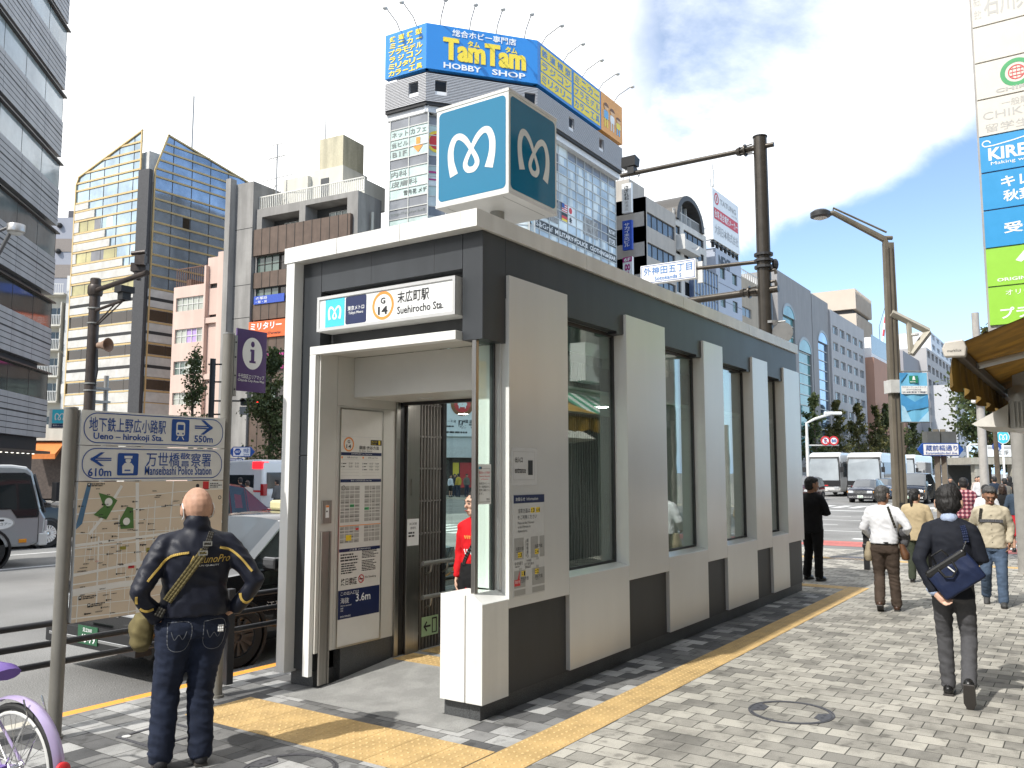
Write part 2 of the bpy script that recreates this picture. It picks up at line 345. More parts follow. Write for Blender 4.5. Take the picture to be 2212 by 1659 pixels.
# ---------------------------------------------------------------- ground
def paver_mat(name,bw,rh,tones,mort=(.06,.058,.05),ms=.0045,offs=.5,seed=0.,rough=.8,dirt=.35):
    m=bpy.data.materials.new(name); m.use_nodes=True; nt=m.node_tree; N=nt.nodes; L=nt.links; p=N['Principled BSDF']
    tc=N.new('ShaderNodeTexCoord'); sx=N.new('ShaderNodeSeparateXYZ'); L.new(tc.outputs['Object'],sx.inputs[0])
    cb=N.new('ShaderNodeCombineXYZ'); L.new(sx.outputs[1],cb.inputs[0]); L.new(sx.outputs[0],cb.inputs[1])
    mp=N.new('ShaderNodeMapping'); mp.inputs['Location'].default_value=(seed,seed*.7,0); L.new(cb.outputs[0],mp.inputs[0])
    nw=N.new('ShaderNodeTexNoise'); nw.inputs['Scale'].default_value=3.; L.new(cb.outputs[0],nw.inputs[0])
    b=N.new('ShaderNodeTexBrick'); b.offset=offs; b.inputs['Color1'].default_value=(0,0,0,1); b.inputs['Color2'].default_value=(1,1,1,1); b.inputs['Mortar'].default_value=(.5,.5,.5,1)
    b.inputs['Scale'].default_value=1; b.inputs['Mortar Size'].default_value=ms; b.inputs['Mortar Smooth'].default_value=.25; b.inputs['Brick Width'].default_value=bw; b.inputs['Row Height'].default_value=rh
    L.new(mp.outputs[0],b.inputs[0])
    cr=N.new('ShaderNodeValToRGB'); L.new(b.outputs[0],cr.inputs[0]); cr.color_ramp.interpolation='LINEAR'; e=cr.color_ramp.elements
    for i in range(len(tones)-2): e.new(.5)
    for i,t in enumerate(tones): e[i].position=t[0]; e[i].color=tuple(t[1])+(1,)
    # grain, blotches and dark stains
    n1=N.new('ShaderNodeTexNoise'); n1.inputs['Scale'].default_value=160; n1.inputs['Detail'].default_value=3; L.new(tc.outputs['Object'],n1.inputs[0])
    r1=N.new('ShaderNodeMapRange'); L.new(n1.outputs[0],r1.inputs[0]); r1.inputs[1].default_value=.3; r1.inputs[2].default_value=.7; r1.inputs[3].default_value=.78; r1.inputs[4].default_value=1.2
    n2=N.new('ShaderNodeTexNoise'); n2.inputs['Scale'].default_value=2.6; n2.inputs['Detail'].default_value=7; n2.inputs['Roughness'].default_value=.65; L.new(tc.outputs['Object'],n2.inputs[0])
    r2=N.new('ShaderNodeMapRange'); L.new(n2.outputs[0],r2.inputs[0]); r2.inputs[1].default_value=.36; r2.inputs[2].default_value=.56; r2.inputs[3].default_value=1-dirt; r2.inputs[4].default_value=1.06
    n3=N.new('ShaderNodeTexNoise'); n3.inputs['Scale'].default_value=7; n3.inputs['Detail'].default_value=4; L.new(tc.outputs['Object'],n3.inputs[0])
    r3=N.new('ShaderNodeMapRange'); L.new(n3.outputs[0],r3.inputs[0]); r3.inputs[1].default_value=.33; r3.inputs[2].default_value=.42; r3.inputs[3].default_value=.62; r3.inputs[4].default_value=1
    def mul(a,bb):
        x=N.new('ShaderNodeMath'); x.operation='MULTIPLY'; L.new(a,x.inputs[0]); L.new(bb,x.inputs[1]); return x.outputs[0]
    k=mul(mul(r1.outputs[0],r2.outputs[0]),r3.outputs[0])
    mm=N.new('ShaderNodeMixRGB'); mm.blend_type='MULTIPLY'; mm.inputs[0].default_value=1; L.new(cr.outputs[0],mm.inputs[1]); L.new(k,mm.inputs[2])
    mx=N.new('ShaderNodeMixRGB'); L.new(b.outputs[1],mx.inputs[0]); L.new(mm.outputs[0],mx.inputs[1]); mx.inputs[2].default_value=mort+(1,)
    L.new(mx.outputs[0],p.inputs['Base Color']); p.inputs['Roughness'].default_value=rough; p.inputs['Specular IOR Level'].default_value=.3
    h=N.new('ShaderNodeMath'); h.operation='MULTIPLY_ADD'; L.new(b.outputs[1],h.inputs[0]); h.inputs[1].default_value=-1.; L.new(n1.outputs[0],h.inputs[2])
    bu=N.new('ShaderNodeBump'); bu.inputs['Strength'].default_value=.5; bu.inputs['Distance'].default_value=.004; L.new(h.outputs[0],bu.inputs['Height']); L.new(bu.outputs[0],p.inputs['Normal'])
    return m
PAVE_L=paver_mat('light_pavers',.213,.184,[(0,(.215,.207,.186)),(.25,(.28,.268,.238)),(.5,(.36,.345,.305)),(.75,(.41,.392,.345)),(1,(.44,.42,.37))],seed=.03,dirt=.30)
PAVE_D=paver_mat('mixed_grey_pavers',.205,.200,[(0,(.095,.096,.098)),(.3,(.13,.13,.13)),(.45,(.19,.19,.185)),(.7,(.24,.24,.235)),(.8,(.38,.38,.37)),(1,(.42,.42,.41))],mort=(.045,.045,.042),ms=.0035,offs=.5,seed=.11,dirt=.25)
ASPH=mat('asphalt',(.235,.233,.225),.85,var=.38,scale=75,bump=1.,bscale=80,spec=.3)
def _asph():
    nt=ASPH.node_tree; N=nt.nodes; L=nt.links; p=N['Principled BSDF']; lk=p.inputs['Base Color'].links[0]; src=lk.from_socket
    tc=N.new('ShaderNodeTexCoord'); n=N.new('ShaderNodeTexNoise'); n.inputs['Scale'].default_value=.5; n.inputs['Detail'].default_value=7; L.new(tc.outputs['Object'],n.inputs[0])
    r=N.new('ShaderNodeMapRange'); L.new(n.outputs[0],r.inputs[0]); r.inputs[1].default_value=.3; r.inputs[2].default_value=.7; r.inputs[3].default_value=.72; r.inputs[4].default_value=1.15
    mm=N.new('ShaderNodeMixRGB'); mm.blend_type='MULTIPLY'; mm.inputs[0].default_value=1; L.new(src,mm.inputs[1]); L.new(r.outputs[0],mm.inputs[2]); L.new(mm.outputs[0],p.inputs['Base Color'])
_asph()
PAINT=mat('road_paint_white',(.66,.66,.64),.7,var=.18,scale=30)
PAINT_R=mat('road_paint_red',(.45,.14,.12),.8,var=.2,scale=8)
KERBM=mat('kerb_concrete',(.50,.47,.40),.8,var=.12,scale=25,bump=.2)
KERBO=mat('kerb_orange_paint',(.85,.36,.05),.6,var=.08,scale=30)
TACT=mat('tactile_yellow',(.52,.355,.15),.7,var=.2,scale=4,bump=.2,bscale=120,dirt=.1); TACT2=mat('tactile_dome',(.58,.41,.19),.65,var=.2,scale=40)
RZ=-.12
b=MB(); b.quad((-700,-700,RZ),(900,-700,RZ),(900,900,RZ),(-700,900,RZ),ASPH); struct(b.build('road'))
def slab(b,x0,y0,x1,y1,m,z=0.):
    b.box(x0,y0,RZ-.05,x1,y1,z,m)
b=MB()   # the pavement, left open over the stairwell
def top(x0,y0,x1,y1,m): b.quad((x0,y0,0),(x1,y0,0),(x1,y1,0),(x0,y1,0),m)
top(-30,-9,21.6,3.05,PAVE_L); top(-30,3.05,5.3,6.585,PAVE_D)
top(5.3,3.05,7.25,6.585,PAVE_D); top(7.25,3.05,13.6,4.05,PAVE_D); top(7.25,5.62,13.6,6.585,PAVE_D); top(13.6,3.05,21.6,6.585,PAVE_L)
b.quad((21.6,-9,0),(21.6,6.585,0),(21.6,6.585,RZ-.05),(21.6,-9,RZ-.05),KERBM)
struct(b.build('pavement'))
b=MB(); slab(b,47.5,-40,300,6.585,PAVE_L); slab(b,21.6,-60,21.75,-9,KERBM); struct(b.build('far_pavement'))
b=MB(); slab(b,49.6,34.8,400,60,PAVE_D); slab(b,49.6,60.003,52,120,PAVE_D); slab(b,-90,35.6,17,44,PAVE_D); slab(b,17.003,39,24.6,120,PAVE_D); struct(b.build('opposite_pavement'))
b=MB()
rd=random.Random(3)
x=-12.
while x<21.6:
    e=min(x+.6,21.6); k=KERBO if (4.06<e-.02 and x>3.4) else KERBM
    x0=x
    b.box(x0+.003,6.585,RZ-.05,e-.003,6.72,-.004,k); x=e
b.box(-30,6.585,RZ-.05,-12,6.72,-.004,KERBM)
for y in range(0,26): b.box(21.603,6.585-.6*y+.003-.6,RZ-.05,21.74,6.585-.6*y-.003,-.004,KERBM)
b.box(47.36,-40,RZ-.05,47.495,6.6,-.004,KERBM); b.box(47.5,6.59,RZ-.05,300,6.72,-.004,KERBM); b.box(49.6,34.65,RZ-.05,400,34.795,-.004,KERBM); b.box(49.45,34.8,RZ-.05,49.595,120,-.004,KERBM)
struct(b.build('kerb',bevel=.008))
# road markings, 4 mm above the asphalt
b=MB(); z=RZ+.005
def mark(x0,y0,x1,y1,m=PAINT): b.quad((x0,y0,z),(x1,y0,z),(x1,y1,z),(x0,y1,z),m)
for u,v in ((60,1226),(60,1197)):
    y=atz(u,v,RZ).y; mark(-40,y-.07,19,y+.07); mark(52,y-.07,300,y+.07)
for y in (10.4,27.5,31.5):
    for k in range(8): mark(-30+k*6.,y-.07,-27+k*6.,y+.07)
    for k in range(20): mark(54+k*8.,y-.07,58+k*8.,y+.07)
for k in range(30):       # crossings over the wide street
    y=7.2+k*.9; mark(21.9,y,25.6,y+.45); mark(49.3,y,52.6,y+.45)
for x,y0 in ((30,0),(33.4,2),(36.8,1),(40,3)):
    for k in range(-4,3): mark(x,y0+k*6,x+.16,y0+k*6+3.)
mark(45.6,7,46.1,22); mark(26.6,-14,27.,6)
mark(24.0,-6,25.7,6.9,PAINT_R); mark(27.8,-2,28.6,3.2,PAINT_R); mark(54.5,4.5,70,6.5,PAINT_R)
struct(b.build('road_marking'))
# yellow tactile paving: 30 cm tiles with domes
def tactile(x0,y0,nx,ny,name,t=.31,z=.004,dx=None):
    b=MB(); r=.011
    for i in range(nx):
        for j in range(ny):
            ax=x0+i*t; ay=y0+j*t
            b.box(ax+.002,ay+.002,-.02,ax+t-.002,ay+t-.002,z,TACT)
            for k in range(5):
                for l in range(5):
                    cx=ax+(k+.5)*t/5; cy=ay+(l+.5)*t/5; n=8
                    vs=[(cx+rr*cos(2*PI*q/n),cy+rr*sin(2*PI*q/n),z+h) for rr,h in ((r,.0003),(r*.72,.0042)) for q in range(n)]
                    b.add(vs,[(q,(q+1)%n,n+(q+1)%n,n+q) for q in range(n)]+[tuple(range(n,2*n))],TACT2)
    return struct(b.build(name))
tactile(4.176,3.385,2,8,'tactile_path')
tactile(3.246,3.058,36,1,'tactile_path',t=.318)
b=MB(); 
tactile(14.38,3.39,1,3,'tactile_path')
tactile(19.2,-5.8,1,38,'tactile_path',t=.32)
# sloping granite threshold in front of the entrance
APRON=mat('grey_granite_floor',(.31,.31,.298),.6,var=.3,scale=150,dirt=.2,bump=.1)
b=MB(); vs=[(4.99,4.24,.003),(5.3,4.24,.006),(6.2,4.24,.1),(6.2,5.6,.1),(5.3,5.6,.006),(4.99,5.72,.003)]
b.add(vs,[(0,1,4,5),(1,2,3,4)],APRON); b.quad((4.99,3.86,.003),(5.3,3.86,.004),(5.3,4.24,.006),(4.99,4.24,.003),APRON)
b.quad((6.2,4.05,.1),(7.25,4.05,.1),(7.25,5.62,.1),(6.2,5.62,.1),APRON)
struct(b.build('entrance_floor'))
tactile(6.19,4.66,1,3,'tactile_path',t=.30,z=.105); tactile(6.60,4.66,1,3,'tactile_path',t=.30,z=.105)
# covers let into the paving
IRON=mat('cast_iron',(.11,.11,.12),.55,.5,var=.3,scale=40)
def round_cover(x,y,r,label,inlay):
    t=thing('manhole_cover',label,'manhole cover',(x,y,.0)); b=MB(); n=40
    def ringz(r0,r1,z0,z1,m):
        vs=[(q*cos(2*PI*i/n),q*sin(2*PI*i/n),zz) for q,zz in ((r1,-.01),(r1,z1),(r0,z1),(r0,z0)) for i in range(n)]
        b.add(vs,[(k*n+i,k*n+(i+1)%n,(k+1)*n+(i+1)%n,(k+1)*n+i) for k in range(3) for i in range(n)],m)
    ringz(r-.012,r,.001,.006,IRON); ringz(r-.032,r-.017,.001,.006,IRON)
    if not inlay: b.add([(.97*(r-.02)*cos(2*PI*i/n),.97*(r-.02)*sin(2*PI*i/n),.0045) for i in range(n)],[tuple(range(n))],IRON)
    b.build('rim',t)
    if inlay:
        for sgn in (1,-1):
            c=MB(); pts=[((r-.03)*cos(a),(r-.03)*sin(a)) for a in [R(-24+i*6) for i in range(9)]]+[((r-.13)*1.0,.06),((r-.13),-.06)]
            pts=[(sgn*p[1],sgn*p[0]) for p in pts]
            c.prism(pts,-.01,.0055,IRON)
            for dx in (-.035,.035): c.prism([(sgn*(dx+.012*cos(q)),sgn*(r-.075)+.012*sin(q)) for q in [2*PI*i/8 for i in range(8)]],.0056,.0064,BLACK)
            c.build('lifting_plate',t)
    return t
round_cover(6.85,2.04,.32,'round manhole cover inlaid with pale pavers and two iron lifting plates',True)
p=atz(1836,1206); round_cover(p.x,p.y,.42,'dark iron manhole cover far out on the pale pavement',False)
round_cover(3.80,4.26,.30,'round manhole cover cut off by the bottom of the photo beside the yellow tiles',True)
t=thing('access_cover','square iron framed access cover beside the bald man\'s shoes','access cover',(3.56,5.34,0)); b=MB()
for x0,y0,x1,y1 in ((0,0,.44,.025),(0,.40,.44,.43),(0,.025,.025,.40),(.415,.025,.44,.40)): b.box(x0,y0,-.01,x1,y1,.006,IRON)
b.build('frame',t)
for x,y in ((.05,.05),(.05,.38),(.39,.05),(.39,.38)): b=MB(); b.cyl(x,y,-.01,.007,.03,S_LGREY,14); b.build('corner_plug',t)
# ---------------------------------------------------------------- subway entrance building
DGREY=mat('charcoal_panel',(.048,.053,.059),.42,.15,var=.1,scale=1.2,dirt=.12)
DGREY2=mat('charcoal_stone',(.040,.041,.043),.5,var=.12,scale=2,dirt=.15)
ALU=mat('satin_aluminium_panel',(.74,.735,.72),.32,.36,var=.03,scale=.8,dirt=.05,dscale=.4)
CLEAR=glass('window_glass',(.72,.83,.79),1.7)
CLEAR2=glass('thin_clear_glass',(.86,.95,.91),.9)
INNER=mat('inner_white_panel',(.60,.585,.54),.45,var=.05,scale=2)
CEIL=mat('ceiling_panel',(.72,.71,.68),.5,var=.05)
SX,SY=5.16,3.83
st=thing('subway_entrance','dark grey subway entrance building with white roof edge, silver panels and a stair inside','subway entrance',(5.25,3.85,0))
def part(b,name,bevel=0.,smooth=False,parent=None): return b.build(name,parent or st,world=True,bevel=bevel,smooth=smooth)
# roof with butt joints between its edge pieces
b=MB(); xs=[5.16,6.9,9.2,11.5,13.0,13.87]
for i in range(5): b.box(xs[i]+(.003 if i else 0),3.83,3.745,xs[i+1]-(.003 if i<4 else 0),3.99,3.885,WHITE)
ys=[3.993,4.62,5.35,6.02]
for i in range(3): b.box(5.16,ys[i]+(.003 if i else 0),3.745,5.32,ys[i+1]-(.003 if i<2 else 0),3.885,WHITE)
b.box(5.323,3.995,3.75,13.85,6.0,3.878,CONC); b.box(5.17,3.84,3.755,13.86,6.01,3.872,BLACK); part(b,'roof')
b=MB(); b.box(5.30,3.87,3.50,13.84,5.98,3.745,CEIL); part(b,'ceiling')
# dark fascia round the top with the stepped corner block
b=MB(); b.box(5.28,3.86,2.88,5.595,4.055,3.743,DGREY); b.box(5.28,4.06,3.46,5.40,5.655,3.743,DGREY); b.box(5.28,5.66,2.0,5.40,5.895,3.743,DGREY)
b.box(5.28,5.66,.14,5.40,5.895,1.994,DGREY)
for yy in (4.35,5.05): b.box(5.2785,yy-.002,3.47,5.2805,yy+.002,3.742,DARKM)
b.box(5.598,3.86,3.25,13.83,3.965,3.743,DGREY)
b.box(5.402,4.06,2.95,5.50,5.655,3.743,DGREY2)
for x in (7.705,9.785,11.585,13.045):       # rounded corners where the fascia meets each silver pier
    pts=[(x-.09,3.252),(x-.09,3.215)]+[(x-.03+.03*sin(R(a)),3.215+.03-.03*cos(R(a))) for a in (0,30,60,90)]+[(x-.002,3.252)]
    pts=[(x-.16,3.252),(x-.16,3.225)]+[(x-.035+.033*sin(R(a)),3.225+.033-.033*cos(R(a))) for a in (0,30,60,85)]
    b.extr([(q[0],3.858,q[1]) for q in pts],(0,.10,0),DGREY)
part(b,'fascia',bevel=.004)
# piers, low panels, windows along the pavement side
E_=[(5.605,6.535),(7.705,8.655),(9.785,10.435),(11.585,12.255),(13.045,13.87)]
for x0,x1 in E_:
    b=MB(); b.box(x0,3.83,.79,x1,3.97,3.44,ALU); b.box(x0-.0008,3.83,.79,x0+.004,3.972,3.44,WHITE); part(b,'pier_panel',bevel=.003)
for i in range(4):
    x0=E_[i][1]+.006; x1=E_[i+1][0]-.004
    b=MB(); b.extr([(x0,3.83,.145),(x0,3.83,.935),(x0,3.965,.965),(x0,3.965,.145)],(x1-x0,0,0),ALU); part(b,'sill_panel',bevel=.003)
    w=MB(); w.box(x0,3.985,.967,x1,3.998,3.25,CLEAR); win=part(w,'window')
    f=MB(); f.box(x0,3.975,.966,x1,4.01,.985,DARKM); f.box(x1-.03,3.97,.986,x1,4.012,3.25,DARKM); f.box(x0,3.97,.986,x0+.03,4.012,3.25,DARKM); f.box(x0+.031,3.972,3.215,x1-.031,4.012,3.249,DARKM)
    f.build('window_frame',win,world=False) if False else None
    o=f.build('window_frame',st,world=True); o.parent=win
b=MB(); b.box(5.598,3.872,.13,13.85,3.98,.787,DGREY2); 
for i in range(5):
    if i: b.box(E_[i][0]-.0018,3.8705,.14,E_[i][0]+.0018,3.8715,.786,BLACK)
part(b,'base_panel')
b=MB(); b.box(5.31,3.89,-.05,13.86,3.99,.128,GRANITE); b.box(5.31,3.992,-.05,5.62,4.23,.128,GRANITE); b.box(5.31,5.68,-.05,5.56,5.96,.128,GRANITE); b.box(5.56,5.612,-.05,6.6,5.70,.30,GRANITE); part(b,'plinth')
# white corner pier with its sloped sill, glazing and corner post
b=MB(); b.box(5.25,3.995,.13,5.60,4.23,.918,WHITE); b.extr([(5.25,3.83,.13),(5.25,3.83,.862),(5.25,3.93,.93),(5.25,3.983,.93),(5.25,3.983,.13)],(.35,0,0),WHITE); part(b,'corner_pier',bevel=.004)
b=MB(); b.box(5.26,3.984,.13,5.6,3.994,.90,S_GREY); part(b,'pier_joint')
b=MB(); b.box(5.285,3.925,.93,5.325,3.965,2.88,STEEL); part(b,'corner_post',bevel=.004)
b=MB(); b.box(5.326,3.94,.935,5.53,3.948,2.88,CLEAR2); part(b,'corner_glass')
b=MB(); b.box(5.53,3.93,.93,5.552,3.97,2.88,DARKM); b.box(5.576,3.90,.93,5.601,3.972,2.88,S_LGREY); part(b,'mullion')
b=MB(); b.box(5.605,3.972,.93,5.63,4.19,2.88,WHITE); part(b,'inner_corner_panel')
# notice stuck on the corner glass
b=MB(); F=Face(b,(5.335,3.9385,1.60),(1,0,0),eps=.0008); w=.175; h=.31
F.rect(0,0,w,h,S_WHITE,0); F.ring([(.012,.015),(w-.012,.015),(w-.012,h-.03),(.012,h-.03)],[(.016,.02),(w-.016,.02),(w-.016,h-.034),(.016,h-.034)],S_GREY)
F.rect(.01,h-.038,.03,h-.02,S_CYAN,2); F.rect(.03,h-.038,.05,h-.02,S_NAVY,2)
F.text('防犯カメラ作動中',.014,h-.075,w-.014,h-.055,S_RED); F.text('Security Cameras',.02,h-.103,w-.02,h-.086,S_RED); F.text('in Operation',.04,h-.125,w-.04,h-.11,S_RED)
for i,s in enumerate(('係員以外のシャッ','ター開閉操作は、','警察に通報いたし','ます。')): F.text(s,.016,h-.158-.026*i,(w-.016) if i<3 else .07,h-.140-.026*i,S_BLACK)
F.text('駅長',w-.06,.028,w-.022,.046,S_BLACK); part(b,'camera_notice')
# outer white upright at the road side
b=MB(); b.box(5.17,5.895,.115,5.30,6.0,3.744,WHITE); b.box(5.302,5.897,.115,5.42,6.0,3.744,INNER); part(b,'outer_column',bevel=.003)
# white portal frame
b=MB(); b.box(5.20,5.625,.11,5.245,5.70,2.88,WHITE); b.box(5.20,4.062,2.882,5.30,5.70,2.955,WHITE); b.box(5.301,4.062,2.90,5.66,5.69,2.952,INNER); part(b,'portal_frame',bevel=.003)
b=MB(); b.box(5.247,5.605,.30,5.452,5.69,2.898,INNER); b.box(5.456,5.603,2.45,6.235,5.69,2.898,INNER); b.box(5.456,5.606,.30,6.235,5.69,2.448,INNER); part(b,'entry_wall')
b=MB(); b.box(5.66,4.065,2.53,5.70,5.60,2.898,INNER); b.box(5.701,4.065,2.53,6.5,5.60,2.56,INNER); b.box(5.652,4.02,2.53,5.70,4.06,2.9,S_LGREY); part(b,'header_panel',bevel=.003)
for y in (4.42,5.05):
    b=MB(); b.lathe((6.02,y,2.5295),(0,0,-1),[(.075,0),(.075,.006),(.058,.008),(.05,-.01),(0.,-.01)],S_LGREY,24); part(b,'downlight')
LITL=mat('downlight_and_fill_glow',(1,.96,.88),.4,emit=60)
for x,y,z in ((6.02,4.42,2.533),(6.75,4.5,2.6195),(6.75,5.1,2.6195),(7.6,4.8,2.6195),(9.,4.8,2.6195)):  # first fills the entry downlight; hall ceiling discs are added to brighten the interior
    b=MB(); b.lathe((x,y,z-.001),(0,0,-1),[(.07 if x>6.1 else .045,0),(.06 if x>6.1 else .04,.003),(0,.004)],LITL,18); part(b,'lamp_and_fill_disc')
# steel door guides, control box, shutter rail
b=MB(); b.box(6.237,5.585,.1,6.29,5.68,2.53,STEEL); b.box(6.292,5.61,.1,6.385,5.68,2.53,BLACK); b.box(6.387,5.575,.1,6.575,5.68,2.53,STEEL); b.box(6.30,4.06,2.50,6.37,5.57,2.53,BLACK); part(b,'shutter_guide',bevel=.003)
STEELR=mat('dull_steel',(.30,.285,.26),.5,.6,var=.12,scale=3,stretch=(20,20,.6)); b=MB(); b.box(5.285,5.595,.03,5.40,5.604,1.33,STEELR); b.box(5.285,5.585,.03,5.305,5.594,1.33,STEELR); b.box(5.385,5.585,.03,5.40,5.594,1.33,STEELR); part(b,'flood_barrier_rail')
b=MB(); b.box(5.29,5.590,1.40,5.40,5.604,1.60,STEELR); F=Face(b,(5.29,5.5895,1.40),(1,0,0)); F.rect(.035,.05,.075,.16,S_WHITE); F.rect(.037,.14,.073,.158,S_ORANGE,2); F.disc(.05,.105,.008,S_BLACK,2); part(b,'control_box')
# poster board on the entry wall
b=MB(); X0,X1,Z0,Z1=5.49,6.06,.30,2.43; F=Face(b,(X0,5.602,Z0),(1,0,0),eps=.0008); w=X1-X0; h=Z1-Z0
PAPER=mat('poster_paper',(.74,.72,.67),.45,var=.03)
def zz(y): return h-(y-85)/1555*h
F.ring([(0,0),(w,0),(w,h),(0,h)],[(.012,.012),(w-.012,.012),(w-.012,h-.012),(.012,h-.012)],STEEL,6); F.rect(.012,.012,w-.012,h-.012,PAPER,0)
a=.02; e=w-.02
F.rect(a,zz(275),e,zz(272),S_LGREY)
F.oring(.115,zz(325),.052,.066,S_ORANGE,2); F.text('G',.098,zz(318),.132,zz(296),S_BLACK,2,.015); F.text('14',.085,zz(352),.145,zz(326),S_BLACK,2,.015)
F.rect(e-.15,zz(327),e,zz(290),S_BLACK); F.text('出入口',e-.14,zz(308),e-.065,zz(296),S_YELLOW); F.text('Entrance',e-.14,zz(322),e-.075,zz(313),S_YELLOW); F.text('1',e-.045,zz(322),e-.02,zz(294),S_YELLOW,2,.02)
F.text('銀座·渋谷方面',.25,zz(358),e-.035,zz(332),S_BLACK,2,.012); F.text('for Ginza, Shibuya',.25,zz(374),.42,zz(362),S_BLACK)
for y,s in ((388,'始終発時刻表 Train Departures'),(566,'駅出入口周辺案内図 Area Map'),(1020,'ご注意 WARNING')):
    F.rect(a,zz(y+11),e,zz(y-10),S_NAVY); F.text(s,.15,zz(y+6),.42,zz(y-6),S_WHITE)
for k,(x,hd) in enumerate(((a,'始発 First Train'),(.29,'終発 Last Train'))):
    F.disc(x+.014,zz(412),.011,S_ORANGE); F.text(hd,x+.08,zz(418),x+.21,zz(406),S_BLACK)
    for i in range(6): F.rect(x,zz(428+i*21),x+.235,zz(427+i*21),S_GREY)
    rows=(('5:10','5:10'),('5:25','5:25')) if k==0 else (('0:13','0:04'),('0:21','0:21'),('0:36','0:31'))
    for i,r_ in enumerate(rows):
        yy=458+i*20; F.disc(x+.012,zz(yy-5),.008,S_GREY); F.lines(1,x+.025,zz(yy),x+.07,zz(yy-10),S_BLACK,1,i)
        F.text(r_[0],x+.10,zz(yy),x+.145,zz(yy-12),S_BLACK); F.text(r_[1],x+.18,zz(yy),x+.225,zz(yy-12),S_BLACK)
# street map of the poster
MAPG=mat('map_block_grey',(.40,.39,.36),.5,var=.06); MAPW=mat('map_white',(.70,.69,.65),.5,var=.03)
y0m,y1m=zz(1003),zz(580); F.rect(a,y0m,e,y1m,MAPW,.6)
rd=random.Random(5); xs_=[a+.008]; 
while xs_[-1]<e-.05: xs_.append(xs_[-1]+rd.uniform(.03,.07))
zs_=[y0m+.04]
while zs_[-1]<y1m-.05: zs_.append(zs_[-1]+rd.uniform(.025,.05))
for i in range(len(xs_)-1):
    for j in range(len(zs_)-1):
        x0,x1=xs_[i],xs_[i+1]-.006
        if x0<.29<x1+.012: x1=.27
        if x1-x0<.008 or zs_[j]<y0m+.30*(y1m-y0m)*1.55 and abs(zs_[j]-(y0m+.185))<.018: continue
        F.rect(x0,zs_[j],x1,zs_[j+1]-.006,S_GREEN if (i,j) in ((2,9),(5,8)) else MAPG,1)
        if rd.random()<.35: F.lines(1,x0,zs_[j]+.008,x1,zs_[j]+.016,S_BLACK,2,i*7+j)
F.rect(a,y0m+.19,e,y0m+.197,S_ORANGE,2); F.rect(.22,y0m+.15,.26,y0m+.168,S_RED,3); F.oring(.06,y1m-.045,.018,.022,S_BLACK,2); F.rect(.10,y0m+.06,.17,y0m+.11,S_YELLOW,2)
F.lines(3,a+.02,zz(1095),.27,zz(1040),S_BLACK,1,4); F.lines(6,.31,zz(1085),e-.01,zz(1028),S_BLACK,1,5); F.lines(5,a+.03,zz(1175),.27,zz(1100),S_BLACK,1,6); F.lines(7,.31,zz(1170),e-.01,zz(1095),S_BLACK,1,7)
F.text('終日禁煙',.05,zz(1248),.25,zz(1200),S_BLACK,2,.012); F.oring(.305,zz(1217),.030,.038,S_RED,3); F.line(.282,zz(1217)+.024,.328,zz(1217)-.024,.008,S_RED,3); F.rect(.283,zz(1222),.327,zz(1215),S_BLACK,2); F.text('No Smoking',.355,zz(1222),.50,zz(1203),S_BLACK)
F.rect(a,zz(1460),e,zz(1276),S_NAVY); F.text('この出入口は',.05,zz(1310),.28,zz(1286),S_WHITE); F.text('海抜',.05,zz(1362),.155,zz(1325),S_WHITE); F.text('Above sea level',.05,zz(1380),.185,zz(1370),S_WHITE); F.text('3.6m',.24,zz(1362),.43,zz(1310),S_WHITE,2,.012); F.text('海拔',.05,zz(1397),.085,zz(1386),S_WHITE); F.text('해발',.05,zz(1412),.085,zz(1402),S_WHITE); F.text('東京地下鉄株式会社',.05,zz(1450),.18,zz(1438),S_WHITE)
part(b,'poster_board')
# station name light box over the door
b=MB(); b.box(5.222,4.078,3.085,5.40,5.632,3.395,S_LGREY); b.box(5.2205,4.105,3.112,5.2215,5.605,3.368,S_WHITE)
FRM=mat('silver_sign_frame',(.62,.62,.61),.35,.5,var=.04)
for y0,z0,y1,z1 in ((4.078,3.085,5.632,3.112),(4.078,3.368,5.632,3.395),(4.078,3.112,4.105,3.368),(5.605,3.112,5.632,3.368)): b.box(5.210,y0,z0,5.2225,y1,z1,FRM)
F=Face(b,(5.2203,5.605,3.112),(0,-1,0),eps=.0012); h=.256
F.rect(.07,.004,.305,h-.004,S_CYAN); SC_L=mat('sign_light_cyan',(.06,.55,.70),.3,var=.02); F.rect(.071,.005,.304,h-.005,SC_L,1.5); F.metro(.187,h/2,.16,S_WHITE,2.5)
F.rrect(.318,.006,.565,h-.006,.02,S_NAVY); F.text('東京メトロ',.345,.125,.54,.165,S_WHITE,2,.008); F.text('Tokyo Metro',.355,.085,.53,.115,S_WHITE,2,.008)
F.oring(.755,h/2,.097,.122,S_ORANGE,1,40); F.text('G',.728,.142,.782,.196,S_BLACK,2,.03); F.text('14',.700,.052,.808,.122,S_BLACK,2,.03)
F.text('末広町駅',.915,.124,1.255,.226,S_BLACK,2,.012); F.text('Suehirocho Sta.',.915,.035,1.405,.10,S_BLACK,2,.014)
part(b,'station_sign')
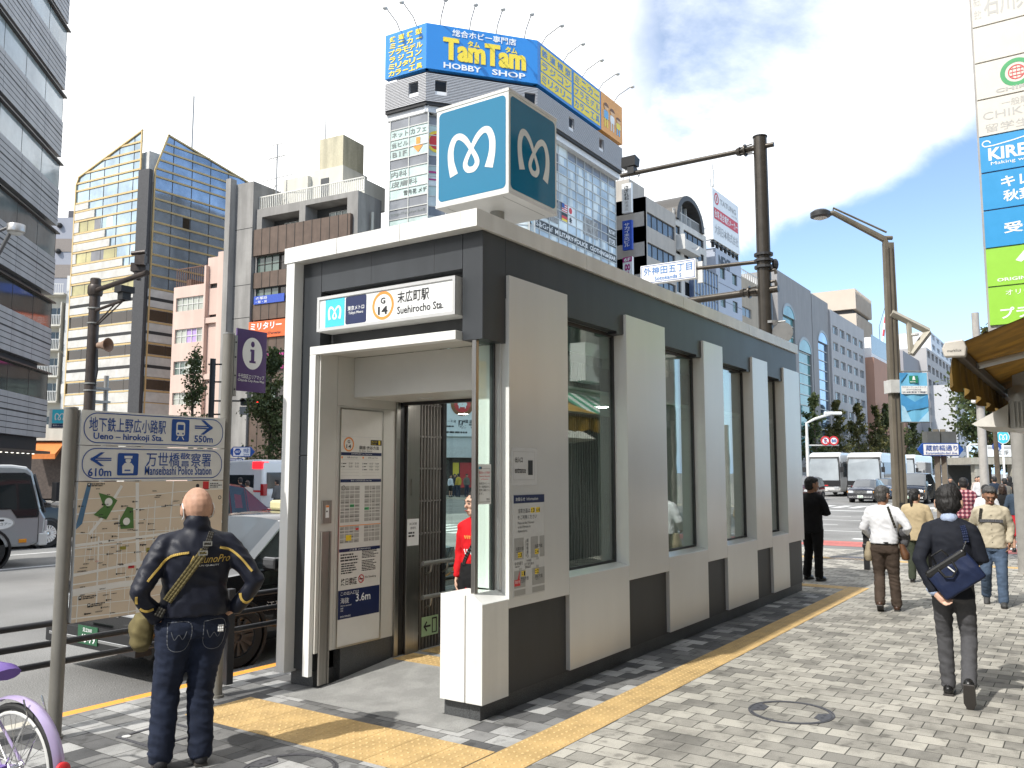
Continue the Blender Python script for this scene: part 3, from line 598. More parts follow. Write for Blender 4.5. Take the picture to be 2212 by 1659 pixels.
# the two notices on the first silver pier
b=MB(); PAPG=mat('grey_paper',(.60,.60,.60),.5,var=.03); F=Face(b,(5.632,3.8290,1.74),(1,0,0),eps=.0008); w,h=.385,.305
F.rect(0,0,w,h,PAPG,.3); F.ring([(.03,.045),(w-.04,.045),(w-.04,h-.03),(.03,h-.03)],[(.033,.048),(w-.043,.048),(w-.043,h-.033),(.033,h-.033)],S_GREY,1)
F.text('出入口',.055,.185,.165,.23,S_BLACK,2,.02); F.text('entrance',.05,.10,.21,.142,S_BLACK,2,.02); F.text('1',.245,.085,.315,.205,S_BLACK,2,.01); part(b,'entrance_notice')
b=MB(); F=Face(b,(5.655,3.8288,.865),(1,0,0),eps=.0008); w,h=.46,.80; NP=mat('notice_paper',(.60,.60,.59),.45,var=.03); MG=mat('notice_map_grey',(.36,.355,.34),.5,var=.04)
b.box(5.655,3.8225,.865,5.655+w,3.8295,.865+h,S_LGREY); F=Face(b,(5.655,3.8222,.865),(1,0,0),eps=.0008)
F.rect(0,0,w,h,NP,.2); F.rect(0,h-.065,w,h,S_NAVY); F.text('お知らせ',.03,h-.048,.165,h-.018,S_WHITE,2,.01); F.text('Information',.19,h-.045,.36,h-.02,S_WHITE)
F.text('浅草方面は',.06,h-.145,.24,h-.108,S_BLACK); F.text('をご利用ください',.06,h-.195,.34,h-.160,S_BLACK)
for x,s in ((.25,'3'),(.33,'4')): F.rect(x,h-.147,x+.062,h-.104,S_YELLOW); F.text(s,x+.034,h-.142,x+.058,h-.109,S_BLACK,2,.02); F.lines(2,x+.005,h-.14,x+.03,h-.115,S_BLACK,2,3,.4)
for i,s in enumerate(('Please use the 3 Entrance','or the 4 Entrance for','Asakusa district.')): F.text(s,.06,h-.232-.032*i,.30-.05*i,h-.212-.032*i,S_BLACK)
for x0,y0,x1,y1 in ((.01,.29,.145,.46),(.25,.29,.36,.46),(.385,.29,w,.46),(.01,.07,.17,.205),(.27,.07,w,.205),(.01,.01,.17,.055),(.27,.01,w,.055)): F.rect(x0,y0,x1,y1,MG)
F.vtext('蔵前橋通り',.185,.295,.215,.45,S_BLACK); F.vtext('Kuramaebashi',.165,.31,.178,.44,S_GREY)
for s,x,y in (('浅草方面',.03,.36),('浅草方面',.31,.365),('中央通り',.015,.245),('渋谷方面',.10,.12),('渋谷方面',.31,.12)): F.text(s,x,y,x+.115,y+.03,S_BLACK); F.lines(1,x+.01,y-.015,x+.07,y-.004,S_BLACK,1,2)
F.text('外神田',.185,.262,.255,.282,S_BLACK); F.text('五丁目交差点',.155,.235,.295,.257,S_BLACK); F.lines(2,.165,.212,.285,.232,S_BLACK,1,8)
for x,y,s in ((.06,.305,'3'),(.31,.315,'4'),(.11,.155,'1'),(.31,.155,'2')): F.rect(x,y,x+.06,y+.042,S_YELLOW,2); F.text(s,x+.034,y+.004,x+.056,y+.038,S_BLACK,3,.02); F.lines(2,x+.005,y+.006,x+.03,y+.034,S_BLACK,3,3,.4)
F.rect(.01,.085,.095,.135,S_RED,2); F.text('現在地',.018,.105,.088,.13,S_WHITE,3); F.poly([(.055,.135),(.085,.135),(.085,.205)],S_RED,2); F.rect(.075,.20,.115,.222,S_GREY,2); F.rect(.33,.205,.37,.225,S_GREY,2); F.rect(.33,.27,.37,.29,S_GREY,2)
part(b,'information_notice')
# inside: lattice screen, posts, handrails, stairs, back walls
LAT=mat('lattice_bar',(.22,.21,.195),.45,.3,var=.1); LATB=mat('lattice_backing',(.72,.71,.68),.6,var=.1,scale=.8)
b=MB(); b.box(6.58,5.66,.1,6.975,5.68,3.4,LATB)
for k in range(8): x=6.59+k*.049; b.box(x,5.612,-.3,x+.014,5.648,2.55,LAT)
for k in range(8): z=.25+k*.325; b.box(6.58,5.620,z,6.972,5.640,z+.018,LAT)
part(b,'lattice_screen')
b=MB(); b.box(6.976,5.60,-.5,7.03,5.70,3.4,DARKM); part(b,'inner_post')
b=MB()
for zr in (.95,.62): b.tube([(6.58,5.53,zr),(7.05,5.53,zr),(7.12,5.53,zr-.03),(9.0,5.53,zr-1.05)],.022,GREYM,12); 
for zr in (.95,.62):
    for x in (6.72,6.98): b.tube([(x,5.53,zr-.02),(x,5.545,zr-.09),(x,5.60,zr-.12)],.011,STEEL,8)
part(b,'handrail',smooth=True)
b=MB(); x=7.25; z=.1
for k in range(14): b.box(x,4.05,z-.17*(k+1)-.25,x+.30,5.62,z-.17*(k+1),APRON); x+=.3; 
part(b,'stairs')
b=MB(); b.box(7.25,4.0,-3,13.6,4.049,-.001,INNER); b.box(7.04,5.625,-3,13.6,5.70,.6,DARKM); b.box(7.25,4.05,-.2,7.252,5.62,.099,APRON); b.box(13.6,3.98,-3,13.84,5.98,3.5,DGREY2); b.box(11.6,4.05,-3,11.7,5.62,2.6,INNER); part(b,'inner_wall')
# road-side wall: openings like the near side, glazed
b=MB(); b.box(5.422,5.90,.0,6.98,5.99,3.5,DGREY)
for x0,x1 in ((8.9,9.4),(11.0,11.5),(12.9,13.6)): b.box(x0,5.72,.6,x1,5.98,3.5,INNER)
b.box(6.99,5.86,3.25,13.6,5.98,3.744,DGREY); b.box(6.99,5.72,.0,13.6,5.98,.6,DGREY2); part(b,'road_side_wall')
for x0,x1 in ((6.98,8.9),(9.4,11.0),(11.5,12.9)):
    b=MB(); b.box(x0+.01,5.84,.601,x1-.01,5.848,3.25,CLEAR2); part(b,'window')
b=MB(); b.box(9.5,5.63,.6,10.9,5.66,3.3,LATB)
for k in range(24): x=9.5+k*.058; b.box(x,5.60,.6,x+.016,5.628,3.3,LAT)
part(b,'lattice_screen')
# hanging grey panel and ceiling inside the hall, green exit plate low on the screen, contact plate on the steel
b=MB(); b.box(7.2,5.0,2.2,7.24,5.38,2.62,S_GREY)
for z in (2.30,2.5):
    for y in (5.12,5.2,5.28): b.box(7.195,y-.015,z,7.201,y+.015,z+.05,BLACK)
part(b,'ceiling_unit')
b=MB(); b.box(6.51,4.06,2.62,13.6,5.62,2.66,CEIL); part(b,'hall_ceiling')
b=MB(); F=Face(b,(6.66,5.605,.22),(1,0,0)); EX=mat('exit_green',(.42,.60,.36),.5,var=.05); F.rect(0,0,.26,.19,EX,0); F.path([(.14,.095),(.04,.095)],.02,S_BLACK); F.line(.035,.09,.08,.14,.018,S_BLACK,2); F.line(.035,.10,.08,.05,.018,S_BLACK,2); F.ring([(.16,.02),(.24,.02),(.24,.17),(.16,.17)],[(.175,.03),(.225,.03),(.225,.155),(.175,.155)],S_BLACK); part(b,'exit_plate')
b=MB(); F=Face(b,(6.39,5.5745,1.13),(1,0,0)); F.rect(0,0,.175,.26,S_WHITE,1); F.text('末広町駅',.03,.20,.145,.225,S_BLACK); F.text('連絡先',.045,.16,.13,.185,S_BLACK); F.lines(2,.02,.08,.155,.14,S_BLACK,2); part(b,'contact_plate')
b=MB(); b.box(6.44,5.565,1.62,6.52,5.5745,1.78,STEEL); part(b,'lock_plate')
# blue cube sign on its post
cb_=thing('metro_cube_sign','blue and white illuminated cube with looped M mark on the entrance roof','sign',(7.045,4.965,3.885))
S=.90; SH=1.05; x0,y0=-S/2,-S/2; zc0=.65
CUBEW=mat('cube_white',(.74,.77,.74),.3,var=.04,dirt=.1); CUBEB=mat('cube_blue',(.005,.165,.30),.08,var=.04,scale=1.2,spec=.55)
b=MB(); b.box(x0,y0,zc0,x0+S,y0+S,zc0+SH,CUBEW); b.box(x0-.006,y0-.006,zc0+SH-.025,x0+S+.006,y0+S+.006,zc0+SH+.008,S_LGREY); b.box(x0-.004,y0-.004,zc0-.004,x0+S+.004,y0+S+.004,zc0+.03,S_LGREY)
for k in (.12,.88):
    b.box(x0+.06,y0+k*S-.002,zc0-.0055,x0+S-.06,y0+k*S+.002,zc0-.004,DARKM)
body=b.build('box',cb_,bevel=.006)
for o,r in (((x0,y0+S,zc0),(0,-1,0)),((x0,y0,zc0),(1,0,0)),((x0+S,y0,zc0),(0,1,0)),((x0+S,y0+S,zc0),(-1,0,0))):
    b=MB(); F=Face(b,o,r,eps=.0015); F.rrect(.032,.055,S-.032,SH-.055,.05,CUBEB,1.5); F.metro(S/2,SH/2-.01,.65*S,CUBEW,3); b.build('face_panel',cb_)
b=MB(); b.cyl(0,0,0,zc0,.075,GREYM,20); b.lathe((0,0,.3),(0,0,1),[(.078,0),(.08,.01),(.078,.02)],DARKM); b.build('post',cb_,smooth=True)
# ---------------------------------------------------------------- buildings across the street
def onpl(u,v,P,d):
    """point on the upright plane through P (plan) along plan direction d"""
    r=ray(u,v); det=r.x*(-d[1])+d[0]*r.y; t=(P[0]*(-d[1])+d[0]*P[1])/det
    return EYE+r*t
class Wall(Face):
    """a facade: s runs left to right as seen from outside, heights are world z; positive l is outwards"""
    def __init__(s,mb,P0,P1,z0=0.):
        P0=Vector((P0[0],P0[1],z0)); P1=Vector((P1[0],P1[1],z0)); s.W=(P1-P0).length
        Face.__init__(s,mb,P0,P1-P0,(0,0,1),1.)
    def on(s,mb): o=Face.__new__(Wall); o.__dict__.update(s.__dict__); o.b=mb; return o
    def slab(s,x0,y0,x1,y1,l0,l1,m):
        vs=[s.P(x,y,l) for l in (l0,l1) for y in (y0,y1) for x in (x0,x1)]
        s.b.add(vs,[(0,2,3,1),(4,5,7,6),(0,1,5,4),(2,6,7,3),(0,4,6,2),(1,3,7,5)],m); return s
    def s_of(s,p): return (Vector((p[0],p[1],0))-Vector((s.o.x,s.o.y,0))).dot(s.r)
def pierced(Wl,x0,x1,y0,y1,holes,m,depth=.22,wm=None):
    """wall sheet with rectangular openings and their reveals"""
    xs=sorted({x0,x1,*[h[0] for h in holes],*[h[2] for h in holes]}); ys=sorted({y0,y1,*[h[1] for h in holes],*[h[3] for h in holes]})
    for i in range(len(xs)-1):
        run=None
        for j in range(len(ys)-1):
            cx=(xs[i]+xs[i+1])/2; cy=(ys[j]+ys[j+1])/2
            hole=any(h[0]<cx<h[2] and h[1]<cy<h[3] for h in holes)
            if not hole:
                if run is None: run=ys[j]
                if j==len(ys)-2: Wl.rect(xs[i],run,xs[i+1],ys[j+1],m,0)
            elif run is not None: Wl.rect(xs[i],run,xs[i+1],ys[j],m,0); run=None
    for a,c,d,e in holes:
        for p,q in (((a,c),(d,c)),((d,c),(d,e)),((d,e),(a,e)),((a,e),(a,c))):
            Wl.b.add([Wl.P(*p,0),Wl.P(*q,0),Wl.P(*q,-depth),Wl.P(*p,-depth)],[(0,1,2,3)],m)
def glaze(Wl,x0,y0,x1,y1,parent,g,fr,nx=2,ny=1,l=-.2,bar=.05,name='window'):
    b=MB(); F=Wl.on(b); F.rect(x0,y0,x1,y1,g,l)
    for i in range(nx+1):
        x=x0+(x1-x0)*i/nx; F.slab(max(x0,x-bar/2),y0,min(x1,x+bar/2),y1,l+.003,l+.06,fr)
    for j in range(ny+1):
        y=y0+(y1-y0)*j/ny; F.slab(x0,max(y0,y-bar/2),x1,min(y1,y+bar/2),l+.005,l+.05,fr)
    return b.build(name,parent,world=True)
def body(b,plan,z0,z1,m,roof,skip=()):
    """plain remaining walls and roof of a plan polygon"""
    n=len(plan); a=sum(plan[i][0]*plan[(i+1)%n][1]-plan[(i+1)%n][0]*plan[i][1] for i in range(n))
    b.add([(p[0],p[1],z1) for p in plan],[tuple(range(n)) if a>0 else tuple(range(n-1,-1,-1))],roof)
    for i in range(n):
        if i in skip: continue
        p,q=plan[i],plan[(i+1)%n]; vs=[(p[0],p[1],z0),(q[0],q[1],z0),(q[0],q[1],z1),(p[0],p[1],z1)]
        b.add(vs,[(0,1,2,3) if a>0 else (3,2,1,0)],m)
def bthing(name,label,p,group=None,cat='building'): return thing(name,label,cat,(p[0],p[1],0),0,group)
ROOFM=mat('roof_grey',(.28,.28,.27),.9,var=.2,scale=.5)
FRAME_D=mat('dark_window_frame',(.06,.055,.05),.4,.4,var=.1); FRAME_L=mat('pale_window_frame',(.55,.55,.52),.4,.3,var=.06)
PN_D=pane('pane_dark',(.03,.033,.035)); PN_BR=pane('pane_brown',(.022,.014,.008),.08); PN_GN=pane('pane_green',(.10,.14,.12)); PN_BL=pane('pane_blue_grey',(.09,.12,.16))
PN_CURT=pane('pane_curtained',(.36,.38,.33),.15,.7); PN_PALE=pane('pane_pale',(.55,.62,.60),.08,.9)

# 1 grey panelled block with glass bands at the left edge (cut corner towards the crossing)
GP=mat('grey_cladding_panel',(.40,.40,.405),.5,.1,var=.06,scale=.8,dirt=0.13,dscale=.3); GROOVE=mat('panel_joint',(.03,.03,.032),.7)
P=atd(107,790,48); dr=Vector((cos(R(45.2)),sin(R(45.2)))); P1=(P.x,P.y); P0=(P.x-dr.x*26,P.y-dr.y*26)
t=bthing('office_building','grey panelled office block with dark glass bands at the left edge of the photo',P)
def zc(v,u=107,d=48): return atd(u,v,d).z
b=MB(); nrm=Vector((dr.y,-dr.x)); back=[(P1[0]-nrm.x*.35-dr.x*.9,P1[1]-nrm.y*.35-dr.y*.9),(P1[0]-nrm.x*15+dr.x*.2,P1[1]-nrm.y*15),(P0[0]-nrm.x*15,P0[1]-nrm.y*15),(P0[0]-nrm.x*.35,P0[1]-nrm.y*.35)]
body(b,back,0,46,mat('dark_core_wall',(.05,.05,.055),.6),ROOFM); b.build('wall',t,world=True)
base=zc(946); per=(zc(488)-zc(946))/3
Wl=Wall(MB(),P0,P1)
for k in range(-1,8):
    z0=base+k*per; zt=z0+per*.52; 
    if k==-1: continue
    b=MB(); F=Wl.on(b); F.slab(0,z0,Wl.W,zt,-1.6,0,GP)
    for j in range(1,7):
        zz_=z0+(zt-z0)*j/7; F.slab(0,zz_-(.045 if j==4 else .022),Wl.W,zz_+(.045 if j==4 else .022),0,.004,GROOVE)
    for q in range(1,9): F.slab(Wl.W-q*2.9-.012,z0,Wl.W-q*2.9+.012,zt,0,.003,mat('thin_joint',(.14,.14,.145),.6))
    b.build('cladding_band',t,world=True)
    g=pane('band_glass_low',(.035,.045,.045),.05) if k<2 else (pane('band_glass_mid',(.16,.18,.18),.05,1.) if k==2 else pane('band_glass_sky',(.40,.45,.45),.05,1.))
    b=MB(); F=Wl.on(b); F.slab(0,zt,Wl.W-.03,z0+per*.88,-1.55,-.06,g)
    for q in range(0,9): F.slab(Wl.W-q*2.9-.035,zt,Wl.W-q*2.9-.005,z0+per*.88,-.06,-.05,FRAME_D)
    b.build('window',t,world=True)
    b=MB(); F=Wl.on(b); F.slab(0,z0+per*.88,Wl.W+.05,z0+per*.90,-1.6,.15,FRAME_D); F.slab(0,z0+per*.90,Wl.W-.7,z0+per,-1.6,-.55,GROOVE); b.build('ledge',t,world=True)
b=MB(); F=Wl.on(b); F.slab(0,base-.75,Wl.W-.5,base-.01,-2,-.3,GROOVE); F.slab(0,base-.9,Wl.W-.2,base-.76,-2,.35,FRAME_D); b.build('canopy',t,world=True)
SHOP=mat('red_brown_shopfront',(.10,.035,.03),.5,var=.3,scale=.8)
b=MB(); F=Wl.on(b); F.slab(0,0,Wl.W-2.2,base-.91,-4,-1.2,SHOP); F.slab(Wl.W-2.19,0,Wl.W-.6,base-.91,-4,-1.25,DARKM); b.build('shopfront',t,world=True)
LAMP=mat('shop_lamp',(1,.93,.8),.4,emit=3)
for k in range(7):
    b=MB(); p=Wl.P(Wl.W-1.2-k*.75,base-.91,-.2); b.lathe(p,(0,0,-1),[(.07,0),(.05,.02),(0,.02)],LAMP,10); b.build('downlight',t,world=True)

# 2 windowless grey tower in the gap
t=bthing('tower_block','plain grey tower with two brownish bands seen in the gap above the balconies',atd(140,500,150))
a=atd(100,460,150); c=atd(170,480,150); z1=atd(150,470,150).z
b=MB(); Wl=Wall(b,(a.x,a.y),(c.x,c.y)); GT=mat('grey_tower_wall',(.27,.28,.32),.6,var=.05,scale=.1); BT=mat('brown_band',(.22,.19,.17),.7)
Wl.slab(0,0,Wl.W,z1,-10,0,GT); b.build('wall',t,world=True)
for v in (530,586):
    z=atd(140,v,150).z; b=MB(); Wl.on(b).slab(0,z-1.2,Wl.W,z+1.2,0,.1,BT); b.build('band',t,world=True)
    for sx_ in (.35,): b=MB(); p=Wl.P(Wl.W*.45,z+3.6,.3); b.ball(p,.5,BLACK,10,6); b.build('vent',t,world=True)
b=MB(); Wl.on(b).slab(Wl.W*.4,z1,Wl.W*.75,z1+2.2,-8,-3,mat('roof_plant_dark',(.06,.06,.07),.6)); b.build('roof_plant',t,world=True)

# 3 white balcony flats
DB=96; a=atd(60,700,DB); c=atd(166,700,DB); CREAM=mat('cream_render',(.62,.60,.53),.8,var=.06,scale=.4,dirt=0.10,dscale=.3)
t=bthing('apartment_building','narrow white apartment house with stacked balconies beside the gold glass block',c)
zt=atd(140,640,DB).z; b=MB(); Wl=Wall(b,(a.x,a.y),(c.x,c.y)); Wl.slab(0,0,Wl.W,zt,-12,0,CREAM); Wl.slab(Wl.W-.9,0,Wl.W-.3,zt+2.2,0.01,.9,S_LGREY); b.build('wall',t,world=True)
for i,v in enumerate((705,757,814,868,940)):
    z=atd(130,v,DB).z; x1=Wl.W-1.2
    b=MB(); F=Wl.on(b); F.slab(0,z-.18,x1,z,0,1.35,CREAM); F.slab(x1-.12,z,x1,z+2.6,0,1.2,CREAM)
    F.slab(0,z+1.05,x1,z+1.12,1.27,1.33,S_LGREY)
    k=0.
    while k<x1: F.slab(k,z,k+.05,z+1.05,1.28,1.32,S_LGREY); k+=.18
    b.build('balcony',t,world=True)
    glaze(Wl,1.2,z+.05,x1-.4,z+2.1,t,PN_D,FRAME_L,4,1,l=.03)
b=MB(); F=Wl.on(b); F.slab(0,zt-.1,Wl.W-.9,zt+.1,0,1.5,CREAM); k=0
while k<Wl.W-1: F.slab(k,zt+.1,k+.05,zt+1.1,1.4,1.44,S_LGREY); k+=.25
F.slab(0,zt+1.1,Wl.W-1,zt+1.16,1.39,1.45,S_LGREY); b.build('roof_railing',t,world=True)
# cafe awning at its foot
p=atd(118,960,60); t=thing('cafe_awning','orange shop awning lit from below behind the white truck','awning',(p.x,p.y,0))
b=MB(); AW=mat('orange_canvas',(.62,.20,.05),.8,var=.1); a=atd(62,962,60); c=atd(140,962,60); z1=atd(90,955,60).z; z0=atd(90,992,60).z
Wl=Wall(b,(a.x,a.y),(c.x,c.y)); n=Wl.n
b.add([Wl.P(.6,z1,0),Wl.P(Wl.W,z1,0),Wl.P(Wl.W,z0+.35,1.2),Wl.P(.3,z0+.35,1.2),Wl.P(.3,z0,1.2),Wl.P(Wl.W,z0,1.2),Wl.P(.6,z1-.03,-.02),Wl.P(Wl.W,z1-.03,-.02)],[(0,3,2,1),(3,4,5,2),(6,7,5,4)],AW)
Wl.text('Cafe',Wl.W*.35,z0+.5,Wl.W*.6,z0+.8,S_ORANGE,.9)
b.build('canvas',t,world=True); b=MB(); F=Wl.on(b); F.slab(-1.5,0,Wl.W+1,z1+1.1,-6,-.05,mat('cafe_front',(.09,.07,.06),.6,var=.3)); F.slab(-1.5,z1+.1,Wl.W+1,z1+1.2,-.04,.3,CREAM); b.build('shopfront',t,world=True)

# plane of the frontage facing the side street
DY=Vector((cos(R(96.3)),sin(R(96.3)))); PC=atd(803,422,70)
# 4 gold-banded glass building with slanted roof
GOLD=mat('gold_anodised',(.56,.42,.21),.35,.5,var=.08); TILE=mat('pale_stone_tile',(.52,.505,.47),.85,var=.16,scale=1.1,bump=.6,bscale=4); GLZ=pane('mirror_glass_blue',(.38,.48,.56),.05,1.,.75,.015); GLZ2=pane('mirror_glass_deep',(.46,.54,.64),.05,1.,.75,.015)
OLIVE=pane('olive_glass',(.40,.36,.17),.12,.7); GGREY=pane('grey_glass',(.17,.17,.18),.12,.7); DBRN=pane('bronze_glass',(.028,.018,.008),.06)
pL=onpl(306,366,PC,DY); t=bthing('glass_office_building','gold banded mirror glass office building with slanted split roof and dark corner column',pL)
pR=pL-Vector((DY.x,DY.y,0))*1.35; pR=Vector((pR.x+.25,pR.y,0)); pE=onpl(165,401,PC,DY)
zs=[]; 
for v in (277,306.5,325,345,365,382,410,429.5,451,479,500,522,549,570.5,593.5,621,644,665,694,717,740,766,790,815,842.6,870,900): zs.append(onpl(303,v,PC,DY).z)
WL=Wall(MB(),(pE.x,pE.y),(pL.x,pL.y)); WR=Wall(MB(),(pR.x,pR.y),(pR.x+30,pR.y))
def Lpt(u,v): q=onpl(u,v,(pL.x,pL.y),DY); return (WL.s_of(q),q.z)
def Rpt(u,v): q=aty(u,v,pR.y); return (q.x-pR.x,q.z)
tl=[Lpt(171.5,382),Lpt(316,278)]; tr=[Rpt(333,366),Rpt(363,290),Rpt(566,411)]
def xl(px): return Lpt(px/5.04+153.6,430)[0]
def clip_line(W_,z,poly):
    """s-range of a horizontal line inside a facade outline"""
    xs=[]
    for i in range(len(poly)):
        (x0,y0),(x1,y1)=poly[i],poly[(i+1)%len(poly)]
        if (y0-z)*(y1-z)<0: xs.append(x0+(x1-x0)*(z-y0)/(y1-y0))
    return (min(xs),max(xs)) if len(xs)>=2 else None
zb=zs[5]
polyL=[(0,0),(WL.W,0),(WL.W,tl[1][1]),tl[0],(0,Lpt(165.5,401)[1])]
polyR=[(0,0),(tr[2][0]+4,0),(tr[2][0]+4,tr[2][1]-2.0),tr[2],tr[1],tr[0]]
for W_,poly,g,nm in ((WL,polyL,GLZ,'L'),(WR,polyR,GLZ2,'R')):
    b=MB(); F=W_.on(b); F.poly(poly,g,0); b.build('glass_wall',t,world=True)
    b=MB(); F=W_.on(b)
    for i,z in enumerate(zs[1:]):
        cl=clip_line(W_,z,poly)
        if cl: F.slab(cl[0],z-.09,cl[1],z+.09,.01,.10,GOLD)
    for i in range(len(poly)):
        p,q=poly[i],poly[(i+1)%len(poly)]
        if p[1]==0 and q[1]==0: continue
        d=Vector((q[0]-p[0],q[1]-p[1])).normalized(); a=Vector((-d.y,d.x))*.16
        vs=[W_.P(p[0]+k*a.x,p[1]+k*a.y,l) for l in (.005,.14) for k in (0,1)]+[W_.P(q[0]+k*a.x,q[1]+k*a.y,l) for l in (.005,.14) for k in (0,1)]
        b.add(vs,[(2,3,7,6),(0,4,5,1),(0,2,6,4),(1,5,7,3)],GOLD)
    b.build('gold_trim',t,world=True)
    b=MB(); F=W_.on(b); step=WL.W/6.4; k=1
    while k*2.25<max(p[0] for p in poly):
        x=k*2.25; ys=[y for y in [p[1] for p in poly]]; top=None
        for i in range(len(poly)):
            (x0,y0),(x1,y1)=poly[i],poly[(i+1)%len(poly)]
            if (x0-x)*(x1-x)<0 and max(y0,y1)>1: top=y0+(y1-y0)*(x-x0)/(x1-x0)
        if top: F.slab(x-.03,zs[-1],x+.03,top,.004,.03,FRAME_D)
        k+=1
    b.build('mullion',t,world=True)
# pale tiles and tinted panes stepping up from the lower left, and the dark bands of the lower floors
bt=MB(); F=WL.on(bt); FR=WR.on(bt); DS=mat('shadow_gap',(.03,.03,.03),.8)
def row(i,j,x0,x1,m,W_=None,l=.02): (W_ or F).slab(x0,zs[j]+.14,x1,zs[i]-.14,0.004,l,m)
wl=WL.W
for (i,j,px) in ((6,7,200),(7,8,272),(9,10,395),(10,11,450),(12,13,600),(13,14,790)): row(i,j,0,xl(px),TILE,None,.12)
for i,j in ((8,9),(11,12),(14,15)): row(i,j,0,xl({8:110,11:95,14:70}[i]),TILE,None,.12)
for i in range(15,25):
    if i in (17,20,23): row(i,i+1,0,xl(60-8*(i-17)),TILE,None,.12); continue
    row(i,i+1,0,wl,TILE,None,.12); row(i,i+1,0,30,TILE,FR,.12)
for z_ in (16,19,22): F.slab(0,zs[z_]-.16,wl,zs[z_]+.16,.1,.13,DS); FR.slab(0,zs[z_]-.16,30,zs[z_]+.16,.1,.13,DS)
F.slab(0,0,wl,zs[25],.004,.12,TILE); FR.slab(0,0,30,zs[25],.004,.12,TILE)
row(13,14,Rpt(540,560)[0],30,TILE,FR,.05); row(15,16,Rpt(470,560)[0],30,TILE,FR,.05)
bt.build('tile_cladding',t,world=True)
def tint(i,x0,x1,m,W_=WL):
    b=MB(); W_.on(b).slab(x0,zs[i+1]+.14,x1,zs[i]-.14,.004,.02,m); b.build('window',t,world=True)
tint(8,xl(110),xl(270),OLIVE); tint(8,xl(270),xl(335),GGREY); tint(8,xl(405),xl(465),S_WHITE); tint(11,xl(95),xl(250),OLIVE); tint(11,xl(250),xl(385),GGREY); tint(11,xl(385),xl(525),OLIVE); tint(14,xl(70),xl(790),OLIVE)
for i in (17,20,23): tint(i,xl(60-8*(i-17))+.05,wl,DBRN); tint(i,0.1,30,DBRN,WR)
tint(8,Rpt(395,470)[0],Rpt(410,470)[0],DBRN,WR)
b=MB(); q=WL.P(WL.W+.1,0,.1); 
b.prism([(pL.x,pL.y),(pR.x,pR.y),(pR.x-.45,pR.y-.1),(pL.x-.45,pL.y-.2)],0,zs[4]-.3,mat('dark_corner_column',(.055,.055,.058),.5,.2,var=.2)); b.build('corner_column',t,world=True)
b=MB(); body(b,[(pE.x+.05,pE.y),(pL.x+.05,pL.y),(pR.x+.05,pR.y+.05),(pR.x+29,pR.y+.05),(pR.x+29,pE.y+4)],0,zs[4]-1.5,CONC,ROOFM); b.build('wall',t,world=True)
b=MB(); b.prism([(pL.x+.4,pL.y-.6),(pL.x+1.8,pL.y-.6),(pL.x+1.8,pL.y+.9),(pL.x+.4,pL.y+.9)],zs[4]-2,zs[3]+.9,TILE); b.build('roof_turret',t,world=True)
b=MB(); q=Rpt(452,300); p=WR.P(q[0],0,-3); b.tube([(p.x,p.y,zs[4]-2),(p.x,p.y,onpl(469,225,PC,DY).z+6)],.09,GALV,6); b.build('mast',t,world=True)

# 5 pink building
PINK=mat('pink_render',(.60,.45,.385),.8,var=.06,scale=.5,dirt=0.08,dscale=.3); PINKD=mat('pink_render_shaded_side',(.56,.42,.37),.8,var=.06,scale=.5,dirt=0.14,dscale=.3)  # side walls: same pink darkened for the shade on them, more streaks
a=onpl(394,626,PC,DY); c=onpl(473,614,PC,DY); e=onpl(521,556,PC,DY); off=Vector((-.9,0,0))
t=bthing('pink_building','pale pink rendered building with window rows and a rooftop railing beside the gold glass block',a)
Wl=Wall(MB(),(a.x+off.x,a.y),(c.x+off.x,c.y)); zt=c.z; W2=Wall(MB(),(c.x+off.x-.35,c.y),(e.x+off.x-.35,e.y)); z2=e.z
def zP(v,u=400): return onpl(u,v,PC,DY).z
holes=[]
for vt,vb in ((648,677),(715,745),(783,812),(850,876),(905,935)): holes.append((.35,zP(vb),Wl.W-.35,zP(vt)))
b=MB(); pierced(Wl.on(b),0,Wl.W,0,zt,holes,PINK)
h2=[]
for vt,vb in ((617,627),(683,692)): h2.append((W2.W*.12,zP(vb,490),W2.W*.55,zP(vt,490)))
pierced(W2.on(b),0,W2.W,0,z2,h2,PINK); W2.on(b).slab(W2.W*.60,0,W2.W,z2+.3,.0,.35,PINK); W2.on(b).slab(0,0,W2.W*.08,z2-.8,.0,.4,PINK)
for z in (.38,.62): W2.on(b).slab(W2.W*.08,z2*z+2,W2.W*.6,z2*z+2.5,0,.3,PINK)
p0,p1,p2=W2.P(0,0,0),W2.P(W2.W,0,0),W2.P(W2.W,0,-9)
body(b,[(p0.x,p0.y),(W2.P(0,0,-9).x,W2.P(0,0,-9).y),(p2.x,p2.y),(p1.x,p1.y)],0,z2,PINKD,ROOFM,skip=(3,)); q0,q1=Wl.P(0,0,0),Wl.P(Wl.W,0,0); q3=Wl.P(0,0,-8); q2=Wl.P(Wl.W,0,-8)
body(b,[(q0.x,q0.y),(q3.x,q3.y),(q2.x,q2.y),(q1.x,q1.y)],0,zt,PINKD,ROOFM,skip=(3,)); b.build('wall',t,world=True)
PURP=mat('purple_blind',(.42,.30,.58),.5)
for k,h in enumerate(holes):
    w3=(h[2]-h[0])/3
    for i in range(3):
        g=PN_CURT if k in (0,3) else (PURP if (k==1 and i==1) else (PN_CURT if (k+i)%2 else PN_GN))
        glaze(Wl,h[0]+i*w3,h[1],h[0]+(i+1)*w3,h[3],t,g,FRAME_L,2,2,bar=.09)
for h in h2: glaze(W2,*h,t,PN_D,FRAME_D,2,1)
b=MB(); F=Wl.on(b); RUST=mat('rusty_rail',(.14,.07,.045),.7); k=0.
while k<Wl.W: F.slab(k,zt,k+.05,zt+1.8,-.3,-.25,RUST); k+=.28
